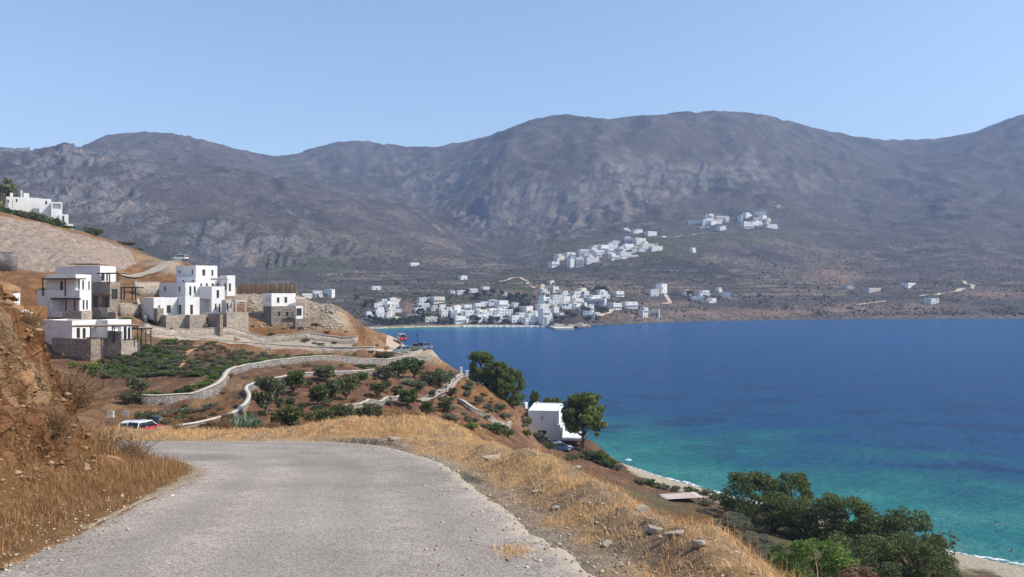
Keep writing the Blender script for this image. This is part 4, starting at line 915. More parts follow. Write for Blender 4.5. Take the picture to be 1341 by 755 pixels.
# ================================================================ terrace walls
def ribbon_wall(name, S, thick, mat, capmat, label, cat='wall', cap_h=0.09, sink=0.9, seed=0, rough=0.07):
    """stone wall along S (x, y, z foot, height)"""
    S = np.asarray(S); t = np.gradient(S[:, :2], axis=0); t /= np.linalg.norm(t, axis=1, keepdims=True); nr = np.stack([-t[:, 1], t[:, 0]], 1)
    zt = S[:, 2] + S[:, 3] + rough * fbm(np.arange(len(S)) / 2.6, np.arange(len(S)) * 0.0, 4, 700 + seed, 0.65); zb = S[:, 2] - sink
    def rail(off, z): return np.concatenate([S[:, :2] + nr * off, z[:, None]], 1)
    def loop(rails, nm):
        n_ = len(S); V = np.concatenate(rails); k = len(rails); Fc = []
        for j in range(k):
            a, b_ = j * n_, ((j + 1) % k) * n_
            for i in range(n_ - 1): Fc.append((a + i, a + i + 1, b_ + i + 1, b_ + i))
        Fc.append(tuple(j * n_ for j in range(k))[:4]); Fc.append(tuple(j * n_ + n_ - 1 for j in range(k))[::-1][:4])
        return mesh_np(nm, V, np.array(Fc))
    w = link(name, loop([rail(-thick / 2 - 0.05, zb), rail(thick / 2, zb), rail(thick / 2, zt), rail(-thick / 2, zt)], name), mat)
    tag(w, label, cat)
    o_ = thick / 2 + 0.05
    c = link('coping', loop([rail(-o_, zt + 0.004), rail(o_, zt + 0.004), rail(o_ - 0.02, zt + cap_h), rail(-o_ + 0.02, zt + cap_h)], 'coping'), capmat, w)
    return w
ribbon_wall('retaining_wall', WPTS['curved_low'], 0.55, M_STONEG, M_CAP, 'long curved grey dry stone wall holding up the planted field', seed=1)
ribbon_wall('path_wall', WPTS['path_edge'], 0.38, M_STONEG, simple('white_cement_cap', (0.55, 0.50, 0.42), 0.15, 2.0), 'low winding garden wall with bright cement top', seed=2, cap_h=0.12)
ribbon_wall('road_wall', WPTS['road_wall'], 0.55, M_STONEP, M_CAP, 'long straight pale stone wall below the stepped white house', seed=3)
# upper kerb wall of the lane behind it
S = WPTS['road_wall'].copy(); t = np.gradient(S[:, :2], axis=0); t /= np.linalg.norm(t, axis=1, keepdims=True); S[:, :2] += np.stack([-t[:, 1], t[:, 0]], 1) * 3.2
lane = []
for off in (-2.9, -0.2):
    q = S[:, :2] + np.stack([-t[:, 1], t[:, 0]], 1) * off; lane.append(np.concatenate([q, np.maximum(zm(q[:, 0], q[:, 1]), WPTS['road_wall'][:, 2] + WPTS['road_wall'][:, 3] - 0.3)[:, None] + 0.06], 1))
me = mesh_np('lane', np.concatenate(lane), grid_faces(2, len(S)), True)
tag(link('lane', me, m_conc), 'pale concrete lane between stone walls', kind='structure')
S[:, 2] = zm(S[:, 0], S[:, 1]); S[:, 3] = 1.25
ribbon_wall('lane_wall', S[: int(len(S) * 0.92)], 0.45, M_STONEP, M_CAP, 'upper stone wall of the lane under the orange grass slope', seed=4)
def wall_px(name, pts, hgt, thick, mat, label, cap=M_CAP, n_step=1.0, cat='wall', seed=9, ground=True):
    P = []
    for (px, py, Y) in pts:
        a = at(px, py, Y); P.append((a.x, a.y, a.z, hgt))
    S = spline(np.array(P), n_step)
    if ground: S[:, 2] = zm(S[:, 0], S[:, 1])
    return ribbon_wall(name, S, thick, mat, cap, label, cat, seed=seed)
wall_px('garden_wall', [(26, 423, 131), (40, 423, 131), (51, 423, 130.5)], 1.5, 0.5, M_STONEP, 'short pale stone wall below the sun loungers', seed=11)
wall_px('terrace_wall', [(176, 389, 166), (192, 389, 168), (209, 389, 170)], 2.8, 0.6, M_STONEP, 'stone terrace wall between the villas and the stepped house', seed=12)
wall_px('stair_wall', [(157, 420, 146), (170, 419, 149), (184, 413, 152)], 2.2, 0.5, M_STONE, 'sloping stone stair wall beside the upper villa', seed=13)
wall_px('stair_wall', [(180, 395, 160), (186, 408, 152), (191, 418, 148)], 1.0, 0.4, M_STONEP, 'curved pale stair wall at the end of the stepped house', seed=14)
wall_px('embankment_wall', [(-12, 352, 168), (5, 352, 168.5), (22, 350, 169)], 4.0, 0.6, M_STONEG, 'grey stone wall standing at the foot of the rubble embankment', seed=15)
wall_px('parking_wall', [(509, 469, 160), (522, 470, 160), (535, 471, 160.5), (552, 468, 163)], 0.5, 0.4, M_STONEP, 'low pale parapet around the car park', seed=16)
# the footpath down to the gate and its side walls
def strip(name, pts, width, mat, label, lift=0.06, step=1.0, base=None, zfun=None, hitf=None):
    P = []
    for t_ in pts:
        a = (hitf or at)(*t_); P.append((a[0], a[1]))
    S = spline(np.array(P), step); t = np.gradient(S, axis=0); t /= np.linalg.norm(t, axis=1, keepdims=True); nr = np.stack([-t[:, 1], t[:, 0]], 1)
    V = []
    for off in np.linspace(-0.5, 0.5, 5):
        q = S + nr * off * width; z = (zfun or zm)(q[:, 0], q[:, 1]); V.append([q, z])
    zmx = np.max([z for _, z in V], 0); zmx = blur1(zmx[None, :].copy(), 2, 1)[0]
    V = [np.concatenate([q, ((0.3 * z + 0.7 * zmx if width < 2 else 0.8 * z + 0.2 * zmx if width < 5 else z) + lift)[:, None]], 1) for q, z in V]
    me = mesh_np(name, np.concatenate(V), grid_faces(5, len(S))[:, ::-1], True)
    o = link(name, me, mat); tag(o, label, kind='structure'); return o
PATH = [(608, 489, 143), (598, 494, 138), (586, 501, 131), (572, 511, 124), (557, 524, 114), (545, 531, 109), (520, 537, 102), (490, 545, 95), (455, 557, 85), (435, 562, 80)]
strip('footpath', PATH, 1.7, m_conc, 'pale concrete footpath climbing to the white gate posts')
wall_px('path_wall', [(607, 493, 141), (596, 499, 136.5), (585, 507, 129.5), (575, 514, 124)], 0.75, 0.35, M_STONEG, 'stone side wall of the footpath by the gate', seed=21)
wall_px('path_wall', [(545, 532, 108), (522, 538, 101.5), (495, 545, 94), (470, 553, 87.5), (440, 563, 79.5)], 0.55, 0.35, M_STONEG, 'low footpath wall running through the olive garden', seed=22)
wall_px('dry_wall', [(600, 528, 122), (625, 540, 120), (650, 552, 122), (668, 558, 127)], 0.8, 0.4, M_STONE, 'dark dry stone wall on the slope above the outbuilding', seed=23)
# ---- gate posts
for px, lab in ((604, 'white square gate post beside the open sky end of the footpath, nearer the olives'), (611.6, 'white square gate post on the sea side of the footpath')):
    p = at(px, 488, 143); p.z = zmf(p.x, p.y)
    mb = MB(); mb.box(-.2, .2, -.2, .2, -0.3, 1.45); o = mb.build('gate_post', M_WHITE); o.location = p; tag(o, lab, 'gate post', 'white gate posts')
    c = MB().box(-.26, .26, -.26, .26, 1.453, 1.55).build('post_cap', M_WHITE, o)
# ================================================================ rubble embankment and hillside details
top = spline(np.array([tuple(at(*t)) for t in ((-60, 268, 198), (0, 283, 200), (45, 291, 203), (90, 304, 205), (130, 314, 207), (165, 324, 209), (174, 334, 207))]), 1.0)
bot = spline(np.array([tuple(at(*t)) for t in ((-60, 352, 165), (0, 353, 169), (60, 357, 171), (110, 355, 175), (140, 353, 180), (165, 351, 190), (180, 348, 199))]), 1.0)
def rs3(P, n_):
    s_ = np.concatenate([[0], np.cumsum(np.linalg.norm(np.diff(P, axis=0), axis=1))]); t = np.linspace(0, s_[-1], n_); return np.stack([np.interp(t, s_, P[:, k]) for k in range(3)], 1)
tt = np.linspace(0, 1, 50); E = rs3(bot, 140)[None] * (1 - tt)[:, None, None] + rs3(top, 140)[None] * tt[:, None, None]
E[..., 2] = np.maximum(E[..., 2], zm(E[..., 0], E[..., 1]) + 0.25) + 0.3 * fbm(E[..., 0] / 1.5, E[..., 2] / 1.5, 3, 801)
E[0, :, 2] -= 1.5; E[-1, :, 2] -= 0.8; E[:, -1, 2] -= 0.8
M_RUB = stone_mat('pinkish_rubble', [(0.26, 0.195, 0.15), (0.34, 0.265, 0.21), (0.41, 0.33, 0.265), (0.29, 0.205, 0.155)], 1.9, 0.55, 0.12)
me = mesh_np('embankment', E.reshape(-1, 3), grid_faces(50, 140), True)
tag(link('embankment', me, M_RUB), 'broad pinkish rubble stone embankment below the hilltop house', 'embankment')
strip('concrete_ramp', [(158, 366, 181), (175, 360, 185), (195, 352, 190), (212, 345, 195), (222, 341, 199), (236, 340, 203)], 3.2, m_conc, 'pale ramp climbing the orange slope', 0.12)
strip('car_park', [(507, 462, 163), (522, 460, 168), (536, 459, 168), (556, 461, 166)], 7.0, simple('pale_dust', (0.54, 0.45, 0.34), 0.08, 0.6), 'pale dusty car park above the bay', 0.10)
strip('dirt_road', [(521, 458, 172), (521, 450, 180), (522, 444, 189), (516, 438, 198), (505, 434, 206)], 5.2, simple('pale_dust_road', (0.47, 0.36, 0.25), 0.1, 0.6), 'sandy track leading off behind the hill', 0.12)
strip('field_path', [(238, 479, 112), (238, 470, 120), (246, 462, 126), (257, 454, 131), (262, 449, 135)], 0.9, simple('trodden_earth', (0.46, 0.26, 0.15), 0.1, 1.0), 'narrow red earth path through the field', 0.07)
# ---- reed fence on the skyline behind the building plot
root = empty('reed_fence', at(350, 386, 186)); tag(root, 'long brown reed fence on the skyline beside the stepped house', 'fence')
M_REED = simple('dry_reed', (0.27, 0.18, 0.105), 0.35, 3.0)
for k in range(8):
    mb = MB(); p0 = 310 + k * 10
    for j in range(26):
        px = p0 + j * 0.385; a = at(px, 386, 186 + 0.6 * math.sin(px)); zt_ = H + (CY - 371.4 + random.uniform(-0.9, 0.9)) / F * 186
        w_ = 0.026; x, y = a.x - root.location.x, a.y - root.location.y
        mb.box(x - w_, x + w_, y - .02, y + .02, zmf(a.x, a.y) - root.location.z - 0.5, zt_ - root.location.z)
    mb.build('reed_panel', M_REED, root)
for px in (312, 325, 338, 351, 362, 371, 377, 383, 389):
    a = at(px, 386, 185.6); mb = MB(); mb.tube((a.x - root.location.x, a.y - root.location.y, zmf(a.x, a.y) - root.location.z - .5), (a.x - root.location.x + random.uniform(-.15, .15), a.y - root.location.y, H + (CY - 370.4) / F * 186 - root.location.z), .05, .05); mb.build('post', M_CAP, root)
# ---- timber screen and loungers beside the villa
a0, a1 = at(27, 411, 133), at(61.6, 411, 138); root = empty('timber_screen', a0); tag(root, 'orange brown timber screen beside the balcony villa', 'fence')
d = a1 - a0; d.z = 0; Ls = d.length; d.normalize(); zt0 = H + (CY - 400.5) / F * 135; z0s = zmf(a0.x, a0.y) - 0.4
for k in range(14):
    q0, q1 = Ls * k / 14 + .01, Ls * (k + 1) / 14 - .01; nx, ny = -d.y * .03, d.x * .03
    P = [(d.x * q + s_ * nx, d.y * q + s_ * ny) for q, s_ in ((q0, -1), (q1, -1), (q1, 1), (q0, 1))]
    MB().hexa([(x, y, z0s - a0.z) for x, y in P] + [(x, y, zt0 - a0.z) for x, y in P]).build('plank', M_FENCE, root)
for k, px in enumerate((36, 42.5)):
    p = at(px, 411, 131.8); p.z = max(zmf(p.x, p.y), H + (CY - 411.5) / F * 131.8); r_ = empty('sun_lounger', p, R(60)); tag(r_, 'white sun lounger in front of the timber screen', 'sun lounger', 'sun loungers by the timber screen')
    MB().hexa([(-.3, 0, .28), (.3, 0, .28), (.3, 1.2, .28), (-.3, 1.2, .28), (-.3, 0, .36), (.3, 0, .36), (.3, 1.2, .36), (-.3, 1.2, .36)]).build('seat', M_WHITE, r_)
    MB().hexa([(-.3, 1.203, .28), (.3, 1.203, .28), (.3, 1.75, .7), (-.3, 1.75, .7), (-.3, 1.203, .36), (.3, 1.203, .36), (.3, 1.72, .78), (-.3, 1.72, .78)]).build('backrest', M_WHITE, r_)
    for x, y in ((-.27, .05), (.27, .05), (-.27, 1.1), (.27, 1.1)): MB().tube((x, y, -.05), (x, y, .277), .03, .03).build('leg', M_WHITE, r_)
# ---- courtyard pergola
v = House('pergola', 168, 389, 155, 'dark open timber pergola between the upper villa and stepped house', 'pergola')
v.pergola(157.5, 178, 376, 153, 10, 2.5, (158, 162, 172.5, 177), 390, roofmat=M_WOOD)
# ---- poles
def pole(px, top, basepx, Y, label, r=0.09):
    p = at(px, basepx, Y); p.z = zmf(p.x, p.y); zt_ = H + (CY - top) / F * Y - p.z
    mb = MB(); mb.tube((0, 0, -0.4), (0, 0, zt_), r, r * 0.75, 8); o = mb.build('utility_pole', M_WOOD, None, True); o.location = p; tag(o, label, 'pole')
    MB().box(-.5, .5, -.05, .05, zt_ - .5, zt_ - .4).build('crossarm', M_WOOD, o)
    for x in (-.42, .42): MB().tube((x, 0, zt_ - .397), (x, 0, zt_ - .28), .05, .04).build('insulator', M_WHITE2, o)
pole(547, 436, 455, 170, 'dark wooden pole standing by the parked cars')
pole(584, 497, 536, 118, 'dark wooden pole beside the footpath in the olive garden', 0.07)
# ---- sign and bin near the red cars
p = at(161, 545, 78); p.z = zmf(p.x, p.y); o = empty('sign_board', p, R(-10)); tag(o, 'tilted blank white board on a post near the red cars', 'sign')
MB().tube((0, 0, -.3), (0, 0, 1.3), .04, .04).build('post', M_FRAME, o); pl = MB().box(-.38, .38, -.05, -.02, 1.0, 1.5).build('panel', M_WHITE, o); pl.rotation_euler = (0, R(14), 0); o.location.z = H + (CY - 541) / F * 78 - 1.2
p = at(145, 541, 79); o = MB().box(-.3, .3, -.12, .12, -.6, .02).build('parapet', M_WHITE2); o.location = (p.x, p.y, H + (CY - 538.5) / F * 79); tag(o, 'short white parapet block behind the dry bush', 'block')
MB().box(-.33, .33, -.15, .15, .023, .06).build('coping', M_CAP, o)
p = at(204, 549, 82); p.z = zmf(p.x, p.y); o = MB().hexa([(-.45, -.3, 0), (.45, -.3, 0), (.45, .3, 0), (-.45, .3, 0), (-.5, -.36, .62), (.5, -.36, .62), (.5, .36, .62), (-.5, .36, .62)]).build('rubbish_bin', simple('grey_blue_plastic', (0.16, 0.19, 0.24), 0.1, 4)); o.location = p; tag(o, 'grey blue rubbish bin below the curved stone wall', 'bin')
MB().box(-.53, .53, -.39, .39, .623, .70).build('lid', simple('dark_bin_lid', (0.08, 0.10, 0.13), 0.1, 4), o)

# ================================================================ vehicles
def paint(name, col):
    m, n, l, b = new_mat(name, 0.3, 0.5); b.inputs['Base Color'].default_value = (*col, 1); b.inputs['Coat Weight'].default_value = 0.6; b.inputs['Coat Roughness'].default_value = 0.08; return m
P_RED, P_SIL, P_GRN, P_WHT, P_BLU = paint('red_paint', (0.42, 0.03, 0.06)), paint('silver_paint', (0.42, 0.44, 0.44)), paint('grey_green_paint', (0.16, 0.19, 0.16)), paint('white_paint', (0.78, 0.78, 0.76)), paint('navy_paint', (0.06, 0.10, 0.22))
M_TYRE = simple('tyre_rubber', (0.02, 0.02, 0.02), 0.1, 9); M_RIM = simple('wheel_rim', (0.45, 0.45, 0.46), 0.1, 9, 0.4, 0.5); M_LAMP = simple('lamp_glass', (0.7, 0.7, 0.68), 0.05, 9, 0.15, 0.5); M_RLAMP = simple('rear_lamp', (0.4, 0.02, 0.02), 0.05, 9, 0.2, 0.5); M_BLACK = simple('black_trim', (0.02, 0.02, 0.022), 0.1, 9, 0.5)
def car(name, pos, rz, label, body_m, roof_m=None, kind='hatch', Ln=3.9, W=1.68, Ht=1.48, group=None, tilt=0.0):
    """x forward"""
    root = empty(name, pos, rz); root.rotation_euler = (0, tilt, rz); tag(root, label, 'car', group)
    def loft(secs, nm, mat, parent=root, smooth=True):
        """secs: list of (x, halfwidth_low, z_low, halfwidth_high, z_high)"""
        mb = MB(); n_ = len(secs)
        for (x, wl_, zl, wh, zh) in secs:
            zmid = zl + (zh - zl) * 0.55
            mb.v += [(x, -wl_, zl), (x, -max(wl_, wh) * 1.0, zmid), (x, -wh, zh), (x, wh, zh), (x, max(wl_, wh) * 1.0, zmid), (x, wl_, zl)]
        for i in range(n_ - 1):
            for j in range(6):
                a, b_ = i * 6 + j, i * 6 + (j + 1) % 6; mb.f.append((a, b_, b_ + 6, a + 6))
        mb.f.append((5, 4, 3, 2, 1, 0)); mb.f.append(tuple((n_ - 1) * 6 + j for j in range(6)))
        o = mb.build(nm, mat, parent)
        bv = o.modifiers.new('bevel', 'BEVEL'); bv.width = 0.035; bv.segments = 2; bv.limit_method = 'ANGLE'; bv.angle_limit = R(25)
        return o
    h, w = Ln / 2, W / 2; sh = Ht * 0.60; g = 0.22
    prof = {'hatch': [(-h, w * .86, g + .15, w * .82, sh * .9), (-h + .12, w * .95, g, w * .93, sh), (-h * .4, w, g, w * .97, sh + .03), (h * .35, w, g, w * .96, sh + .02), (h * .82, w * .95, g, w * .86, sh - .1), (h, w * .8, g + .08, w * .7, sh - .26)],
            'pickup': [(-h, w * .95, g + .2, w * .95, sh + .02), (-h + .1, w, g + .1, w * .98, sh + .05), (h * .3, w, g + .1, w * .98, sh + .05), (h * .85, w * .97, g + .1, w * .9, sh), (h, w * .86, g + .15, w * .8, sh - .14)]}
    loft(prof['pickup' if kind == 'pickup' else 'hatch'], 'body', body_m)
    x0, x1, x2, x3 = {'hatch': (-h + .1, -h + .5, h * .12, h * .5), 'van': (-h + .05, -h + .2, h * .42, h * .74), 'pickup': (-h * .22, -h * .12, h * .22, h * .48)}[kind]
    zt_ = Ht - 0.05
    loft([(x0, w * .90, sh - .02, w * .86, sh + .01), (x1, w * .90, sh - .02, w * .74, zt_ - .02), (x2, w * .9, sh - .02, w * .74, zt_ - .02), (x3, w * .9, sh - .02, w * .84, sh + .01)], 'glass_cabin', M_GLASS)
    loft([(x1 - .08, w * .76, zt_ - .05, w * .68, zt_ + .02), ((x1 + x2) / 2, w * .78, zt_ - .05, w * .70, zt_ + .06), (x2 + .06, w * .76, zt_ - .05, w * .66, zt_ + .02)], 'roof', roof_m or body_m)
    for s_ in (-1, 1):       # pillars
        for xa, xb in ((x1 - .04, x0 + .1), (x2 + .02, x3 - .1), ((x1 + x2) / 2, (x1 + x2) / 2)):
            MB().tube((xa, s_ * w * .745, zt_ - .03), (xb, s_ * w * .885, sh), .035, .045, 5).build('pillar', roof_m or body_m, root)
        MB().box(h * .30, h * .42, s_ * (w + .02) - (.02 if s_ < 0 else 0) , s_ * (w + .02) + (.14 if s_ > 0 else -.12) if False else s_ * (w + .02) + (.02 if s_ < 0 else 0) + .12, sh, sh + .13).build('mirror', body_m, root)
        MB().box(h - .16, h - .04, s_ * w * .58 - .14, s_ * w * .58 + .14, sh - .34, sh - .2).build('headlight', M_LAMP, root)
        MB().box(-h - .012, -h + .1, s_ * w * .72 - .08, s_ * w * .72 + .08, sh - .34, sh - .08).build('rear_light', M_RLAMP, root)
        for xw in (-h * .62, h * .62):
            wh = MB(); y0 = s_ * (w - .12); wh.tube((xw, y0 - .1, .31), (xw, y0 + .1, .31), .31, .31, 18); t_ = wh.build('wheel', M_TYRE, root, True)
            rm = MB(); yr = y0 + s_ * .103; rm.tube((xw, yr, .31), (xw, yr + s_ * .012, .31), .19, .17, 12); rm.build('rim', M_RIM, t_)
    MB().box(h - .05, h + .05, -w * .78, w * .78, g + .02, g + .22).build('bumper', M_BLACK, root); MB().box(-h - .06, -h + .04, -w * .82, w * .82, g + .05, g + .26).build('bumper', M_BLACK, root)
    MB().box(-h - .075, -h - .062, -.26, .26, g + .3, g + .42).build('number_plate', M_WHITE, root)
    return root
def ground_at(px, Y):
    x = (px - CX) / F * Y; return Vector((x, Y, zmf(x, Y)))
def sit(px, row, Y):
    """wheels on the ground seen through this pixel at about this distance"""
    p = at(px, row, Y); p.z = max(p.z, zmf(p.x, p.y) + 0.02); return p
car('parked_car', sit(171, 569, 74), R(100), 'red hatchback with white roof parked behind the other red car', P_RED, P_WHT, 'hatch', 3.4, 1.5, 1.36)
car('parked_car', sit(190, 581, 69), R(70), 'red hatchback with white roof parked next to the road verge', P_RED, P_WHT, 'hatch', 3.4, 1.5, 1.36)
car('parked_van', sit(526.5, 446.5, 186), R(-70), 'small red van parked alone on the sandy track', P_RED, P_WHT, 'van', 3.9, 1.65, 1.75)
car('pickup_truck', sit(543, 462, 166), R(8), 'grey green pickup parked on the car park above the bay', P_GRN, None, 'pickup', 4.8, 1.75, 1.75)
car('parked_car', sit(525.5, 466.5, 163.5), R(-130), 'grey green car parked nose out at the car park parapet', P_GRN, P_SIL, 'hatch', 3.8, 1.65, 1.55)
car('parked_car', sit(557, 460.5, 168), R(60), 'dark car parked behind the grey green pickup', P_BLU, None)
car('parked_car', sit(236, 341, 203), R(170), 'white car parked at the top of the pale ramp', P_WHT, None)
car('parked_car', sit(734, 599, 131), R(20), 'navy blue car parked in the shade under the beach house terrace', P_BLU, P_SIL)

# ================================================================ the beach below
# shade canopy
q = [at(860.5, 646.7, 113), at(909, 643.5, 115), at(921, 650.8, 108), at(870.6, 653.6, 106)]
zc = sum(v_.z for v_ in q) / 4; root = empty('shade_canopy', (q[0].x, q[0].y, zmf(q[0].x, q[0].y))); tag(root, 'pale pinkish flat shade canopy on poles above the beach', 'canopy')
N_ = 9; V = []
for i in range(N_):
    for j in range(N_):
        u, w_ = i / (N_ - 1), j / (N_ - 1); p = q[0] * (1 - u) * (1 - w_) + q[1] * u * (1 - w_) + q[2] * u * w_ + q[3] * (1 - u) * w_
        sag = -0.25 * math.sin(math.pi * u) * math.sin(math.pi * w_); V.append((p.x - root.location.x, p.y - root.location.y, p.z + sag - root.location.z))
me = mesh_np('cloth', V, grid_faces(N_, N_), True); cl = link('cloth', me, simple('faded_canvas', (0.55, 0.44, 0.38), 0.1, 2), root); sm = cl.modifiers.new('thick', 'SOLIDIFY'); sm.thickness = 0.03
for v_ in q + [(q[0] + q[3]) / 2, (q[1] + q[2]) / 2]:
    MB().tube((v_.x - root.location.x, v_.y - root.location.y, zmf(v_.x, v_.y) - root.location.z - .3), (v_.x - root.location.x, v_.y - root.location.y, v_.z - root.location.z + .02), .05, .05).build('pole', M_WOOD, root)
# beach umbrella
p = at(823, 620, 139); p.z = zmf(p.x, p.y); root = empty('beach_umbrella', p); root.scale = (.65,) * 3; tag(root, 'small pale blue beach umbrella at the end of the sand', 'umbrella')
MB().tube((0, 0, -.2), (0, 0, 2.0), .025, .025).build('pole', M_WHITE, root)
mb = MB(); ring = [(1.0 * math.cos(k * math.pi / 4), 1.0 * math.sin(k * math.pi / 4), 1.62) for k in range(8)]; mb.add([(0, 0, 2.05)] + ring, [(0, k + 1, (k + 1) % 8 + 1) for k in range(8)]); mb.build('canopy', simple('pale_blue_cloth', (0.45, 0.58, 0.72), 0.05, 2), root)
# surf line: foam along the beach
M_FOAM, n, l, b = new_mat('sea_foam', 0.8, 0.2); fo = tex(n, l, 'noise', 1.3, poscoord(n), 6, 0.7)
b.inputs['Base Color'].default_value = (0.80, 0.82, 0.82, 1)
l.new(ramp(n, l, fo.outputs[0], [(0.44, 0.0), (0.56, 1.0)]).outputs[0], b.inputs['Alpha'])
S = spline(np.array(BEACH[:-1]), 0.4); t = np.gradient(S, axis=0); t /= np.linalg.norm(t, axis=1, keepdims=True); nr = np.stack([-t[:, 1], t[:, 0]], 1)
ar = np.arange(len(S)); wv = 0.55 * fbm(ar / 22.0, ar * 0.0, 3, 901); V = []
for off in (-0.1, 0.2, 0.5, 0.85):
    w_ = off * (1 + 0.6 * perlin(ar / 15.0, ar * 0.0 + 3, 4)) + wv
    qq = S + nr * w_[:, None]; V.append(np.concatenate([qq, (np.maximum(0.03, zm(qq[:, 0], qq[:, 1]) + 0.03))[:, None]], 1))
me = mesh_np('surf', np.concatenate(V), grid_faces(4, len(S))[:, ::-1], True); tag(link('surf', me, M_FOAM), 'white foam where small waves meet the sand', kind='stuff')
# swimmers
M_SKIN = simple('skin', (0.45, 0.26, 0.17), 0.08, 5); M_HAIR = simple('dark_hair', (0.03, 0.02, 0.015), 0.2, 20)
for px, py, lab in ((1305, 687, 'person swimming offshore with head above turquoise water'), (1325, 722, 'person standing chest deep in the shallows off the beach')):
    Y = H * F / (py - CY); p = Vector(((px - CX) / F * Y, Y, 0)); me = bpy.data.meshes.new('person')
    deep = -0.55 if py < 700 else -1.05
    J = [(0, 0, deep + .0), (0, 0, deep + .25), (0, 0, deep + .50), (0, 0, deep + .62), (0, -.02, deep + .74), (.19, 0, deep + .48), (.33, -.12, deep + .30), (.40, -.36, deep + .34), (-.19, 0, deep + .48), (-.34, -.1, deep + .30), (-.42, -.34, deep + .36)]
    if py > 700: J = [(x, y, z + .55) for x, y, z in J]
    else: J = [(x, y, z + .10) for x, y, z in J]
    me.from_pydata(J, [(0, 1), (1, 2), (2, 3), (3, 4), (2, 5), (5, 6), (6, 7), (2, 8), (8, 9), (9, 10)], []); o = link('person', me, M_SKIN); o.location = p; o.rotation_euler = (0, 0, random.uniform(0, 6)); tag(o, lab, 'person', 'swimmers')
    sk = o.modifiers.new('skin', 'SKIN')
    for sv, r_ in zip(me.skin_vertices[0].data, (.15, .15, .14, .055, .105, .07, .05, .035, .07, .05, .035)): sv.radius = (r_, r_)
    me.skin_vertices[0].data[0].use_root = True
    o.modifiers.new('sub', 'SUBSURF').levels = 1
    hm = bpy.data.meshes.new('hair'); bm = bmesh.new(); bmesh.ops.create_icosphere(bm, subdivisions=2, radius=.115)
    bmesh.ops.delete(bm, geom=[v_ for v_ in bm.verts if v_.co.z < -.01 and v_.co.y < .05], context='VERTS'); bm.to_mesh(hm); bm.free(); h_ = link('hair', hm, M_HAIR, o); h_.location = (0, .005, J[4][2] + .03)
